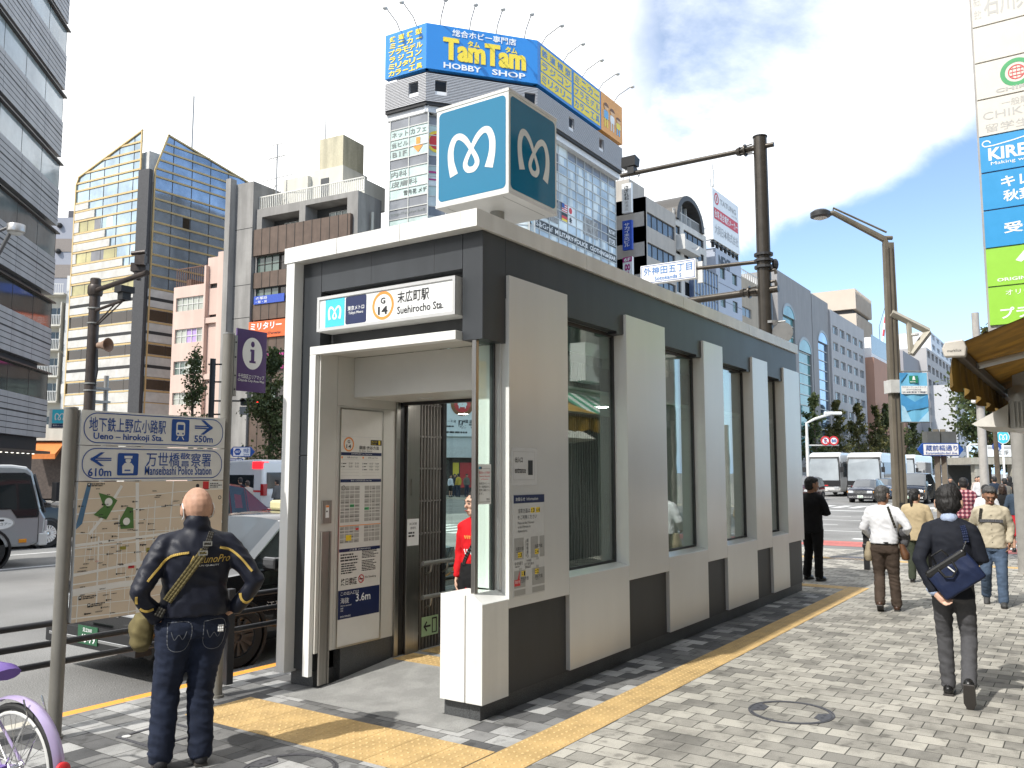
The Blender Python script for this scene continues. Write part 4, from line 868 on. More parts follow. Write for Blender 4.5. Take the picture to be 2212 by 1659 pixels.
F.slab(0,zt+1.75,Wl.W,zt+1.83,-.31,-.24,RUST); b.build('roof_railing',t,world=True)
b=MB(); F=Wl.on(b); F.slab(Wl.W*.62,zt,Wl.W*.8,zt+.7,-2.5,-1,S_LGREY); F.slab(Wl.W*.1,zt,Wl.W*.25,zt+.9,-2.5,-1,RUST); b.build('roof_plant',t,world=True)

# 6 grey concrete building with loggia, brown parapet
CON2=mat('grey_concrete_wall',(.30,.29,.275),.85,var=.12,scale=.6,dirt=0.21,dscale=.3); BRN=mat('brown_metal_panel',(.125,.088,.068),.5,.3,var=.15,scale=1.5,dirt=0.14,dscale=.3)
c0=onpl(540,415,PC,DY); c1=onpl(587,400,PC,DY); c2=PC; off=Vector((-1.6,0,0))
t=bthing('concrete_building','weathered grey concrete building with brown metal parapets, loggia and rooftop aerials',c1)
W1=Wall(MB(),(c0.x-2.0,c0.y),(c1.x-2.0,c1.y)); z1=atd(560,409,80).z; z1=onpl(565,409,PC,DY).z; W2=Wall(MB(),(c1.x-1.6,c1.y),(c2.x-1.6,c2.y)); zt=PC.z
def zC(v,u=600): return onpl(u,v,PC,DY).z
b=MB(); F=W1.on(b); F.slab(0,0,W1.W,z1,-8,0,CON2); F.slab(0,0,W1.W*.22,z1+.4,.002,.7,CON2)
for v in (500,620,690,760): F.slab(W1.W*.23,zC(v)-.03,W1.W,zC(v)+.03,0,.004,DS)
F2=W2.on(b); w=W2.W
lg=[(w*.06,zC(505),w*.44,zC(478)),(w*.50,zC(505),w*.90,zC(470))]; ws=[]
rows=[(561,596),(629,662),(697,731),(765,800),(832,866)]
for vt,vb in rows: ws.append((.2,zC(vb),w-.3,zC(vt)))
pierced(F2,0,w,0,zt,lg+ws,CON2,depth=1.6)
q=[W2.P(0,0,0),W2.P(0,0,-10),W2.P(w,0,-3.2),W2.P(w,0,0)]; body(b,[(p.x,p.y) for p in q],0,zt,CON2,ROOFM,skip=(3,)); b.build('wall',t,world=True)
for h in lg:
    glaze(W2,h[0]+(h[2]-h[0])*.35,h[1],h[2]-.2,h[1]+(h[3]-h[1])*.62,t,PN_GN,FRAME_L,4,1,l=-1.3)
    b=MB(); W2.on(b).rect(h[0],h[1],h[2],h[3],mat('loggia_back',(.07,.07,.068),.9),-1.55); b.build('loggia',t,world=True)
zprev=zC(505)
for k,(vt,vb) in enumerate([(0,0)]+rows):
    za=zprev; zb_=zC(rows[k][0]) if k<len(rows) else 0
    b=MB(); F=W2.on(b); F.slab(.1,zb_,w-.5,za-.02,.003,.35 if k==0 else .2,BRN)
    x=.1
    while x<w-.5: F.slab(x-.02,zb_,x+.02,za,.36 if k==0 else .21,.38 if k==0 else .23,FRAME_D); x+=.95
    b.build('parapet_panel',t,world=True)
    if k<len(rows): zprev=zC(rows[k][1])
for h in ws:
    for i in range(4): glaze(W2,h[0]+(h[2]-h[0])*i/4,h[1],h[0]+(h[2]-h[0])*(i+1)/4-.15,h[3],t,PN_BR if i else PN_GN,FRAME_D,3,2,l=-.15)
b=MB(); F=W2.on(b); k=0.; RW=mat('white_railing',(.66,.65,.60),.5)
while k<w+.5: F.slab(k,zt,k+.06,zt+1.2,-.35,-.29,RW); k+=.22
F.slab(-.5,zt+1.15,w+.3,zt+1.24,-.36,-.28,RW); F.slab(-.5,zt,w+.3,zt+.12,-.36,-.28,RW); b.build('roof_railing',t,world=True)
b=MB(); F=W2.on(b); F.slab(w*.02,zt,w*.28,zt+3.6,-6,-3,CREAM); F.slab(w*.26,zt,w*.60,zt+4.1,-7,-3.5,CREAM); F.slab(w*.32,zt+4.1,w*.56,zt+7.2,-7,-4,mat('water_tank_cream',(.50,.46,.33),.7,var=.1,dirt=0.24,dscale=.3)); F.slab(w*.62,zt,w*.85,zt+2.2,-6,-3,CREAM); F.slab(w*.38,zt+1.2,w*.46,zt+3.2,-3.5,-3.45,PN_D); b.build('penthouse',t,world=True)
b=MB(); F=W2.on(b)
p=F.P(w*.03,z1+.2,-2); 
zA=zC(306,608); b.tube([(p.x,p.y,zt),(p.x,p.y,zA)],.07,GALV,6)
for sx in (-1,1): b.tube([(p.x,p.y+sx*2.0,zt),(p.x,p.y,zt+(zA-zt)*.45)],.035,GALV,5)
for z_,wd in ((zA,1.4),(zA-1.2,2.2),(zA-3.2,4.4)): b.tube([(p.x,p.y-wd/2,z_),(p.x,p.y+wd/2,z_+.1)],.04,GALV,5)
for q in range(5): b.tube([(p.x-.5,p.y-1.0+q*.5,zA-1.2),(p.x+.5,p.y-1.0+q*.5,zA-1.2)],.025,GALV,4)
b.build('aerial',t,world=True)
for sx,u,v in ((.30,649,209),(.22,634,346),(.68,710,368)):
    b=MB(); p=W2.P(w*sx,0,-5); b.tube([(p.x,p.y,zt),(p.x,p.y,zC(v,u))],[.09,.04],GALV,6); b.build('mast',t,world=True)
b=MB(); p=W2.P(w+.0,0,-1.2); b.tube([(p.x+.4,p.y-.25,zt-1.5),(p.x+.4,p.y-.25,2)],.12,CREAM,8); b.build('drain_pipe',t,world=True)
# its projecting signs
def blade(name,label,W_,s0,s1,zt_,zb2,m,draw,l0=.3,l1=.5,group=None):
    tt=thing(name,label,'sign',tuple(W_.P((s0+s1)/2,zb2,l0)),0,group); b=MB(); F=W_.on(b); F.slab(s0,zb2,s1,zt_,l0,l1,m); b.build('board',tt,world=True)
    b=MB(); F=Wall(b,(W_.P(s0,0,l1+.01).x,W_.P(s0,0,l1+.01).y),(W_.P(s1,0,l1+.01).x,W_.P(s1,0,l1+.01).y)); draw(F,s1-s0,zb2,zt_); b.build('lettering',tt,world=True); return tt
S_BLUE2=mat('sign_royal_blue',(.03,.08,.42),.4); S_MAG=mat('sign_magenta',(.42,.03,.20),.4)
def d1(F,w_,z0,z1): F.text('の電話',w_*.08,z0+(z1-z0)*.55,w_*.45,z0+(z1-z0)*.9,S_WHITE,.02); F.text('・販・買',w_*.08,z0+(z1-z0)*.1,w_*.45,z0+(z1-z0)*.42,S_WHITE,.02)
blade('shop_sign','blue window sign with white letters on the brown concrete building',W2,.3,3.8,zC(647),zC(664),S_BLUE2,d1,.22,.3)
def d2(F,w_,z0,z1): F.text('ミリタリー',w_*.05,z0+(z1-z0)*.48,w_*.75,z0+(z1-z0)*.92,S_WHITE,.02,.03); F.text('http://www.',w_*.25,z0+(z1-z0)*.08,w_*.75,z0+(z1-z0)*.34,S_BLACK,.02)
blade('shop_sign','orange shop sign with white katakana on the brown concrete building',W2,-.1,5,zC(701),zC(736),mat('sign_vermilion',(.72,.13,.03),.4),d2,.22,.4)
def d3(F,w_,z0,z1): F.text('中古',w_*.04,z0+(z1-z0)*.45,w_*.5,z0+(z1-z0)*.95,S_WHITE,.02,.02); F.text('ナルド',w_*.1,z0+(z1-z0)*.06,w_*.5,z0+(z1-z0)*.34,S_WHITE,.02)
blade('shop_sign','magenta shop sign with white letters low on the brown concrete building',W2,.0,4,zC(771),zC(804),S_MAG,d3,.22,.4)
# 7 hobby shop building with the big blue rooftop sign
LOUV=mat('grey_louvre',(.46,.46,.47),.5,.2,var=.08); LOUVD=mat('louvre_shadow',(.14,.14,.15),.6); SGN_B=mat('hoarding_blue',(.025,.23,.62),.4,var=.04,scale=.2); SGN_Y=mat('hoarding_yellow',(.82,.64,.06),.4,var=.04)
G_PALE=pane('stickered_glass_pale',(.52,.64,.60),.1,.8); G_GREY=pane('stickered_glass_grey',(.21,.22,.24),.1,.8); G_BLUE=pane('curtained_glass_blue',(.45,.54,.60),.08,.9); G_WHITE=pane('frosted_white',(.66,.72,.71),.15,.7)
FAS=mat('white_fascia',(.72,.72,.72),.5,var=.04)
zT=atd(921.5,49,68).z
A=atz(833,77.5,zT); B_=atd(921.5,49,68); C_=atz(1161,87,zT); D_=atz(1343.4,233,zT)
A,B_,C_,D_=[Vector((p.x,p.y)) for p in (A,B_,C_,D_)]
def zA(v,u=921.5): return atd(u,v,68).z
t=bthing('hobby_shop_building','tall glass fronted shop building topped by a huge blue and yellow hobby shop hoarding',(C_.x,C_.y))
zs1=zA(149); zl=zA(216.5); zf=zA(237.5)
faces=[(A,B_),(B_,C_),(C_,D_)]
W3=[Wall(MB(),p,q) for p,q in faces]
b=MB(); E1=D_+Vector((.5,14)); E2=A+Vector((14,6))
inn=[]
cx=Vector((62,46))
def inset(p,k): return p+(cx-p).normalized()*k
body(b,[(A.x+1.6,A.y+.1),(B_.x+1.6,B_.y+.4),(C_.x+.7,C_.y+1.6),(D_.x-.05,D_.y+1.6),tuple(E1),tuple(E2)],0,zT-1,mat('dark_inner_wall',(.10,.105,.11),.7),ROOFM); b.build('wall',t,world=True)
for k,Wf in enumerate(W3):
    b=MB(); F=Wf.on(b); F.slab(0,zs1+.1,Wf.W,zT,-.5,0,SGN_B); b.build('hoarding',t,world=True) if k<2 else None
    if k==2:
        b=MB(); F=Wf.on(b); F.slab(0,zs1+.1,Wf.W*.715,zT,-.5,0,SGN_B); b.build('hoarding',t,world=True)
        b=MB(); F=Wf.on(b); F.slab(Wf.W*.715+.02,zs1+.1,Wf.W,zT,-.5,0.02,mat('hoarding_orange',(.80,.36,.08),.4,var=.18,scale=.12)); b.build('hoarding',t,world=True)
    # ribbed louvre band, with square openings
    ops={0:[.70],1:[.13,.72,.93],2:[.36,.72]}[k]
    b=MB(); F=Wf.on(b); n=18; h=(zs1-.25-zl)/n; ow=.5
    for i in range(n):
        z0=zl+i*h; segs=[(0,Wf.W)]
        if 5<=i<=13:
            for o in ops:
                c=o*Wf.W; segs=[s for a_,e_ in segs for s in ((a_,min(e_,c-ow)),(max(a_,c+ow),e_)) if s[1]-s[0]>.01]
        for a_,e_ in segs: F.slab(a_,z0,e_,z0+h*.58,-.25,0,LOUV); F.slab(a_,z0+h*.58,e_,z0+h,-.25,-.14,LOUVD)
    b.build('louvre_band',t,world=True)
    for o in ops:
        b=MB(); F=Wf.on(b); c=o*Wf.W; F.slab(c-ow,zl+5*h,c+ow,zl+7*h,-.6,-.1,FAS); b.build('opening_panel',t,world=True)
    b=MB(); F=Wf.on(b); F.slab(0,zf+.02,Wf.W,zl-.02,-1.6,-.35,FAS); F.slab(0,zl-.28,Wf.W,zl-.03,-.34,-.1,GROOVE); b.build('fascia_band',t,world=True)
# lettering on the hoarding
def hoard(Wf,fn):
    b=MB(); F=Wf.on(b); F.e=.02; fn(F,Wf.W,zs1+.1,zT); b.build('hoarding_lettering',t,world=True)
def h0(F,w,z0,z1):
    h=z1-z0
    for i,s in enumerate(('鉄道模型','ミニカー','プラモデル','ラジコン','ミリタリー','カラー工具')):
        y=z1-h*(.045+.155*(i+1)); n=len(s)
        for j,ch in enumerate(s):
            cw=w*.84/n; x=w*.08+j*cw+(cw-w*.15)/2
            if ch=='ー': F.rect(x+w*.02,y+h*.05,x+w*.15,y+h*.075,SGN_Y,2)
            else: F.text(ch,x,y,x+w*.155,y+h*.125,SGN_Y,2,.03)
def h1(F,w,z0,z1):
    h=z1-z0
    F.text('総合ホビー専門店',w*.225,z0+h*.785,w*.80,z0+h*.945,S_WHITE,2,.02)
    F.text('TamTam',w*.15,z0+h*.24,w*.885,z0+h*.74,SGN_Y,2,.03,fat=.028)
    F.text('タム',w*.36,z0+h*.60,w*.47,z0+h*.74,SGN_Y,2.5,.04); F.text('タム',w*.70,z0+h*.60,w*.81,z0+h*.74,SGN_Y,2.5,.04)
    F.text('HOBBY',w*.15,z0+h*.055,w*.485,z0+h*.185,S_WHITE,2,.025); F.text('SHOP',w*.58,z0+h*.055,w*.885,z0+h*.185,S_WHITE,2,.025)
def h2(F,w,z0,z1):
    h=z1-z0
    for c,(x0,x1,ws) in enumerate(((.03,.36,('鉄道模型','ラジコン','ミリタリー')),(.385,.70,('ミニカー','プラモデル','カラー工具')))):
        for i,s in enumerate(ws):
            y0=z0+h*(.06+.30*(2-i)); F.rect(w*x0,y0,w*x1,y0+h*.27,SGN_Y,1)
            n=len(s)
            for j,ch in enumerate(s):
                cw=w*(x1-x0)/n; x=w*x0+j*cw+cw*.14
                if ch=='ー': F.rect(x,y0+h*.12,x+cw*.7,y0+h*.15,SGN_B,2)
                else: F.text(ch,x,y0+h*.05,x+cw*.72,y0+h*.22,SGN_B,2,.012)
    # three plain cheerful figures on the orange part
    SK=mat('figure_skin',(.72,.45,.25),.5); HR=mat('figure_hair',(.16,.07,.03),.5); LB=mat('figure_blue',(.15,.42,.70),.5)
    x0=w*.725; ww=w*.27
    for fx,hh,top,leg in ((.2,.66,LB,SGN_Y),(.5,.62,S_WHITE,S_LGREY),(.8,.50,SGN_Y,LB)):
        c=x0+ww*fx; y=z0+h*.15; H_=h*hh; q=ww*.10
        for s in (-1,1): F.rect(c+s*q*.55-q*.3,y,c+s*q*.55+q*.3,y+H_*.35,leg,2); F.rect(c+s*q*1.2-q*.22,y+H_*.34,c+s*q*1.2+q*.22,y+H_*.62,SK,2)
        F.rrect(c-q,y+H_*.33,c+q,y+H_*.66,q*.4,top,2.5); F.disc(c,y+H_*.80,q*1.05,SK,3,H_*.13); F.poly([(c+q*1.15*cos(R(a)),y+H_*.82+H_*.14*sin(R(a))) for a in range(0,181,20)],HR,3.5)
hoard(W3[0],h0); hoard(W3[1],h1); hoard(W3[2],h2)
# floodlights along the hoarding
for k,fr in ((0,(.35,.75)),(1,(.12,.38,.62,.88)),(2,(.05,.28,.50,.70,.9))):
    Wf=W3[k]
    for f in fr:
        b=MB(); p=Wf.P(Wf.W*f,zT,-.1); n=Wf.n; q=p+n*1.9+Vector((0,0,1.15)); b.tube([p,p+n*.5+Vector((0,0,.6)),q],.05,GALV,5)
        b.ball(q+n*.2-Vector((0,0,.04)),(.24,.24,.15),S_LGREY,8,5); b.build('floodlight',t,world=True)
# glass skin: floors of four rows
rowh=(zA(257)-zA(323))/3.0
rd=random.Random(8)
for k,Wf in enumerate(W3):
    w=Wf.W; l=-.9 if k!=0 else -.45
    nc={0:2,1:5,2:10}[k]; x0=.0 if k!=0 else .35; x1=w
    cw=(x1-x0)/nc; zt_=zf; nr=int((zt_-4)/rowh)
    for i in range(nr):
        bb=MB(); F=Wf.on(bb)
        for j in range(nc):
            r_=i%5
            if k==0: m_=G_GREY if i in (0,4,8,9,13) else G_PALE
            elif k==1: m_=G_GREY if (i in (0,4,9) and j<3) else (G_PALE if i%2 else G_WHITE)
            else:
                m_=(G_WHITE if i%4 in (0,3) and j<4 or i%8==7 else G_BLUE)
                if i==0: m_=G_WHITE if j<4 else G_GREY
                if i in (1,2) and j in (1,2): m_=G_GREY
                if i in (3,) and j>5: m_=G_BLUE
                if i in (6,7) and j in (2,3,7,8): m_=G_GREY
            a_=x0+j*cw; z1=zt_-i*rowh; z0=z1-rowh
            F.rect(a_,z0,a_+cw,z1,m_,l)
            if m_ is G_BLUE and rd.random()<.8:      # half drawn curtains behind the pane
                F.rect(a_+cw*rd.uniform(.1,.5),z0,a_+cw*rd.uniform(.55,.95),z1,G_WHITE,l+.008)
        bb.build('window_band',t,world=True)
    b=MB(); F=Wf.on(b)
    for j in range(nc+1): F.slab(x0+j*cw-.04,0,x0+j*cw+.04,zt_,l-.02,l+.07,FRAME_L)
    for i in range(nr+1): F.slab(x0,zt_-i*rowh-.04,x1,zt_-i*rowh+.04,l-.02,l+.06,FRAME_L)
    b.build('mullion',t,world=True)
def win_text(k,fn,nm='window_lettering'):
    b=MB(); Wf=W3[k]; F=Wf.on(b); F.e=.015; F.o=F.o+F.n*((-.9 if k else -.45)+.02); fn(F,Wf.W); b.build(nm,t,world=True)
TXG=mat('sticker_grey_letters',(.20,.22,.21),.5)
def zr(i,f=0.): return zf-(i+f)*rowh
def w0(F,w):
    c=.35+(w-.35)/2
    F.text('ネット',.5,zr(2,-.2),c-.1,zr(1,.25),TXG,1,.01); F.text('カフェ',c+.15,zr(2,-.2),w-.25,zr(1,.25),TXG,1,.01); F.text('当ビル',.5,zr(3,-.2),c-.1,zr(2,.25),TXG,1,.01); F.text('B1F',.6,zr(4,-.25),c-.25,zr(3,.25),TXG,1,.01)
    F.rect(c+.75,zr(3,.1),c+1.15,zr(2,.25),S_ORANGE,1); F.poly([(c+.45,zr(3,.1)),(c+.95,zr(3,.75)),(c+1.45,zr(3,.1))],S_ORANGE,1)
    F.text('内科',.5,zr(6,-.2),c-.2,zr(5,.2),TXG,1,.01); F.text('皮膚科',.5,zr(7,-.2),c+.9,zr(6,.2),TXG,1,.01); F.text('雪月花 メデ',c-.5,zr(8,-.25),w-.1,zr(7,.25),S_BLACK,1,.01); F.text('http://www.bell',.5,zr(10,-.3),w-.3,zr(9,.3),TXG,1)
win_text(0,w0)
def w1(F,w):
    F.oring(1.2,zr(2,.6),.7,.95,S_YELLOW,1); F.disc(1.2,zr(2,.6),.7,S_RED,.8); F.rect(.3,zr(6,-.25),3.,zr(5,.55),S_MAG,1); F.rect(.3,zr(7,-.55),3.,zr(6,.3),S_MAG,1)
    b0=zr(10,.95); F.rect(w*.55,b0,w,zr(9,.0),G_WHITE,.5); F.rect(w*.45,zr(11,.95),w*.995,zr(11,.05),S_WHITE,.6)
    for i in range(9): x=w*.48+i*w*.055; F.disc(x,zr(11,.35),.19,mat('print_skin',(.6,.42,.33),.6),2); F.poly([(x-.3,zr(11,.95)),(x+.3,zr(11,.95)),(x+.22,zr(11,.55)),(x-.22,zr(11,.55))],S_RED,1.5); F.poly([(x+.2*cos(R(a)),zr(11,.32)+.2*sin(R(a))) for a in range(0,181,30)],S_BLACK,3)
win_text(1,w1)
BANN=mat('banner_charcoal',(.045,.05,.05),.5)
def w2(F,w):
    z1=zr(9,.05); z0=zr(9,1.0); F.rect(0,z0,w,z1,BANN,1); F.disc(.55,(z0+z1)/2+.1,.42,mat('print_sky',(.35,.6,.75),.5),2)
    F.text('S&Graf',1.05,z0+.22,w*.235,z1-.15,S_WHITE,2); F.text('MILITARY·POLICE',w*.26,z0+.22,w*.63,z1-.18,S_WHITE,2,.03); F.text('CLOTHING&GEAR',w*.66,z0+.22,w*.99,z1-.18,S_WHITE,2,.03)
    F.rect(w*.89,zr(7,.0),w,zr(6,.05),BANN,1); F.text('MILITARY',w*.9,zr(7,-.25),w*.99,zr(6,.25),S_WHITE,2,.03); F.rect(w*.89,zr(8,.2),w,zr(7,.1),BANN,1); F.text('STORE',w*.905,zr(8,-.1),w*.985,zr(7,.3),S_WHITE,2,.03)
win_text(2,w2,'shop_banner')
def w2(F,w):
    x=w*.335; F.rect(x,zr(7,0),x+1.,zr(6,.05),S_WHITE,1); 
    for i in range(4): F.rect(x,zr(7,-.04-.24*i),x+1.,zr(7,-.16-.24*i),S_RED,1.5)
    F.rect(x,zr(6,.55),x+.5,zr(6,.05),S_BLUE,2); F.rect(x+1.1,zr(7,0),x+2.1,zr(6,.05),S_WHITE,1); F.disc(x+1.6,zr(6,.5),.3,S_RED,2)
    for i,m_ in enumerate((S_BLACK,S_RED,S_YELLOW)): F.rect(x,zr(7,.08+.3*i),x+1.,zr(7,.08+.3*(i+1)),m_,1)
    F.rect(x+1.1,zr(7,.98),x+2.1,zr(7,.08),S_WHITE,1); F.poly([(x+1.6+.33*sin(2*PI*i/14)*(1 if i%2 else .5),zr(7,.52)+.38*cos(2*PI*i/14)*(1 if i%2 else .5)) for i in range(14)],S_BLACK,2)
win_text(2,w2,'flag_sticker')
def w2(F,w):
    PG=mat('photo_print_grey',(.30,.30,.29),.6,var=.6,scale=2.5)
    for xa,xb in ((.08,.29),(.58,.76)): F.rect(w*xa,zr(8,.6) if xa<.3 else zr(8,.3),w*xb,zr(6,.3),PG,1)
win_text(2,w2,'photo_sticker')
def w2(F,w):
    for i in range(4): xx=w*(.20+.0)+i*.32-1.2; F.disc(xx,zr(11,.4),.2,S_BLACK,2); F.rect(xx-.2,zr(11,.98),xx+.2,zr(11,.6),S_LGREY,1.5)
    for i in range(2): xx=w*.27+i*.9; F.disc(xx,zr(11,.4),.24,S_BLACK,2); F.rect(xx-.3,zr(11,1.),xx+.3,zr(11,.6),S_RED,1.5)
    F.text('I',w*.465,zr(11,.9),w*.48,zr(11,.2),S_BLACK,1,.03); F.poly([(w*.55+.55*(16*sin(a)**3)/16,zr(11,.55)+.5*(13*cos(a)-5*cos(2*a)-2*cos(3*a)-cos(4*a))/16) for a in [2*PI*i/24 for i in range(24)]],S_RED,1)
    for i in range(5): xx=w*.66+i*.42; F.disc(xx,zr(11,.35),.17,S_BLACK,2); F.rect(xx-.19,zr(11,.95),xx+.19,zr(11,.52),S_BLACK,1.5)
win_text(2,w2,'picture_sticker')
# street level shops seen through the entrance
WHT=mat('shop_awning_white',(.62,.62,.60),.6)
b=MB(); F=W3[1].on(b); F.slab(0,0,W3[1].W,3.0,-.8,-.3,mat('shop_dark_interior',(.05,.03,.025),.6,var=.5,scale=.6)); F.slab(0,3.0,W3[1].W,3.9,-.8,.5,WHT); F.slab(0,3.9,W3[1].W,4.6,-.8,.1,S_LGREY); F.rect(3.2,.6,5.0,2.6,S_RED,-.29); F.rect(2.6,1.6,3.1,2.6,S_YELLOW,-.28); b.build('shopfront',t,world=True)
b=MB(); F=W3[0].on(b); F.slab(0,0,W3[0].W,3.,-.4,-.1,SHOP); F.slab(0,3.,W3[0].W,4.4,-.4,.1,WHT); b.build('shopfront',t,world=True)
tt=thing('restaurant_sign','white shop sign with red round bull emblem seen through the entrance','sign',tuple(W3[1].P(2.5,4.7,.2)))
b=MB(); F=W3[1].on(b); F.slab(1.2,4.7,4.8,8.4,.12,.3,S_WHITE); b.build('board',tt,world=True)
b=MB(); F=W3[1].on(b); F.e=.01; F.o=F.o+F.n*.31; F.disc(3.2,7.3,.95,S_ORANGE,1); F.oring(3.2,7.3,.62,.95,mat('sign_brown',(.25,.10,.03),.5),2); F.disc(3.2,7.3,.68,S_RED,3); F.ring([(3.2+.4*cos(2*PI*i/16),7.3+.25*sin(2*PI*i/16)) for i in range(16)],[(3.2+.05*cos(2*PI*i/16),7.3+.03*sin(2*PI*i/16)) for i in range(16)],S_WHITE,4); F.rect(2.9,6.95,3.0,7.2,S_WHITE,4.2); F.rect(3.4,6.95,3.5,7.2,S_WHITE,4.2)
F.text('暖手',2.9,5.35,4.6,6.05,S_BLACK,1,.03); F.text('ステーキ屋',1.5,5.8,2.7,6.0,S_BLACK,1); F.lines(1,1.4,4.9,4.6,5.15,S_BLACK,1,3); F.lines(1,1.5,5.4,2.7,5.6,S_BLACK,1,5); b.build('lettering',tt,world=True)

# 8 ribbon window block with its stack of blade signs
BG=mat('beige_tile_wall',(.44,.41,.37),.7,var=.06,scale=1,dirt=0.08,dscale=.3); YF=39.
def fx(u,v=700): return aty(u,v,YF).x
def fz(u,v): return aty(u,v,YF).z
x0,x1=fx(1395,424),fx(1459,467); z1=fz(1395,424)
t=bthing('office_building','beige office block with wide ribbon windows beside the glass shop building',(x0,YF))
Wa=Wall(MB(),(x0,YF),(x1,YF)); Wb=Wall(MB(),(x0,YF+6.),(x0,YF))
hs=[]; hb=[]
for va,vb in ((455,486),(520,550),(588,622),(660,692),(735,770),(815,850)): hs.append((.25,fz(1395,vb),Wa.W-.3,fz(1395,va))); hb.append((2.2,fz(1395,vb),Wb.W-.25,fz(1395,va)))
b=MB(); pierced(Wa.on(b),0,Wa.W,0,z1,hs,BG); pierced(Wb.on(b),0,Wb.W,0,z1,hb,BG); body(b,[(x0,YF),(x1,YF),(x1,YF+14),(x0,YF+14)],0,z1,BG,ROOFM,skip=(0,)); b.build('wall',t,world=True)
for h in hs: glaze(Wa,*h,t,PN_BL,FRAME_D,5,1,bar=.12)
for h in hb: glaze(Wb,*h,t,PN_BR,FRAME_D,1,1)
b=MB(); F=Wb.on(b); F.slab(.5,z1,3.5,z1+2.8,-5,-1,BG); k=.5
while k<3.6: F.slab(k,z1+2.8,k+.06,z1+4.8,-1.1,-1.04,GALV); k+=.75
for z in (3.8,4.75): F.slab(.5,z1+z,3.6,z1+z+.07,-1.12,-1.03,GALV)
b.build('penthouse',t,world=True)
Ws=Wall(MB(),(x0-1.5,YF+2.6),(x0-1.5,YF-.4))
sgn=[]
def ds(txt,m,extra=None):
    def f(F,w_,z0,z1): F.vtext(txt,w_*.22,z0+.3,w_*.78,z1-.3,m,.02,.01)
    return f
s0=(YF+2.6)-onpl(1348,500,(x0-1.5,YF),(0,1)).y; s1=(YF+2.6)-onpl(1368,500,(x0-1.5,YF),(0,1)).y
def zq(v): return onpl(1358,v,(x0-1.5,YF),(0,1)).z
blade('blade_sign','white upright sign with black brush characters, topmost of the stack on the beige block',Ws,s0,s1,zq(398),zq(461),S_WHITE,lambda F,w_,z0,z1:(F.vtext('さざれ石',w_*.25,z0+(z1-z0)*.42,w_*.75,z1-.25,S_BLACK,.02,.015),F.vtext('美濃坂',w_*.28,z0+.15,w_*.72,z0+(z1-z0)*.40,S_GREY,.02)),0,.4)
blade('blade_sign','dark blue upright sign with white characters, middle of the stack on the beige block',Ws,s0,s1,zq(478),zq(541),S_BLUE2,ds('サカイ末広ビル',S_WHITE),0,.4)
blade('blade_sign','white upright sign headed by a magenta 6F field, lowest of three',Ws,s0,s1,zq(557),zq(640),S_WHITE,lambda F,w_,z0,z1:(F.rect(0,z1-(z1-z0)*.13,w_,z1,S_MAG,.01),F.text('6F',w_*.15,z1-(z1-z0)*.115,w_*.85,z1-(z1-z0)*.02,S_WHITE,.03,.03),F.vtext('∞ハロー',w_*.2,z0+.2,w_*.8,z1-(z1-z0)*.17,S_MAG,.02,.02)),0,.4)
b=MB(); Wl=Wall(MB(),(x0,YF+6),(x0,YF)); 

# 9 white block with the barrel roof
x2=fx(1530,510); z2=fz(1458,467); WH=mat('white_render',(.60,.59,.56),.8,var=.05,scale=.4,dirt=0.10,dscale=.3)
t=bthing('white_building','white rendered building with dark arched barrel roof and scalloped balcony',(x1,YF))
Wa=Wall(MB(),(x1+.02,YF+.3),(x2,YF+.3)); w=Wa.W; hs=[]
for va,vb in ((487,505),(520,548),(600,630),(680,712),(770,800)):
    hs.append((w*.06,fz(1470,vb),w*.20,fz(1470,va))); hs.append((w*.30,fz(1470,vb),w*.92,fz(1470,va)))
b=MB(); pierced(Wa.on(b),0,w,0,z2,hs,WH); body(b,[(x1+.02,YF+.3),(x2,YF+.3),(x2,YF+14),(x1+.02,YF+14)],0,z2,WH,ROOFM,skip=(0,)); b.build('wall',t,world=True)
for h in hs: glaze(Wa,*h,t,PN_D,FRAME_D,4 if h[2]-h[0]>4 else 1,1)
DKR=mat('dark_roof_metal',(.07,.065,.06),.5,.3)
b=MB(); F=Wa.on(b); c=w*.46; rx=w*.42; hh=fz(1505,435)-z2; pts=[(c+rx*cos(R(a)),z2+hh*sin(R(a))) for a in range(0,181,12)]; inn_=[(c+(rx-.8)*cos(R(a)),z2+(hh-.6)*sin(R(a))) for a in range(0,181,12)]
for i in range(len(pts)-1):
    q=[pts[i],pts[i+1],inn_[i+1],inn_[i]]
    vs=[F.P(x,y,l) for l in (-8,.3) for x,y in q]; b.add(vs,[(4,5,6,7),(0,3,2,1),(0,1,5,4),(3,7,6,2)],DKR)
b.build('roof',t,world=True)
b=MB(); F=Wa.on(b); F.poly([(c+(rx-.8)*cos(R(a)),z2+(hh-.6)*sin(R(a))) for a in range(0,181,12)],PN_BL,-1.2)
for k in range(1,6): xx=c-rx+k*rx/3; hz=(hh-.6)*math.sqrt(max(0,1-((xx-c)/(rx-.8))**2)); F.slab(xx-.12,z2,xx+.12,z2+hz,-1.19,-.9,WH)
k=0.
while k<w: F.slab(k,z2,k+.05,z2+1.1,-.05,0,S_LGREY); k+=.35
F.slab(0,z2+1.05,w,z2+1.12,-.06,.01,S_LGREY); b.build('arched_window',t,world=True)
b=MB(); F=Wa.on(b); zb0=fz(1480,548); b.extr([F.P(w*.04,zb0+1.8,.05),F.P(w*.04,zb0,.05),F.P(w*.5,zb0,.05),F.P(w*.5,zb0+1.3,.05)]+[F.P(w*(.27+.21*cos(R(a))),zb0+1.5-1.1*sin(R(a)),.05) for a in range(20,161,20)],F.n*1.2,WH); b.build('balcony',t,world=True)

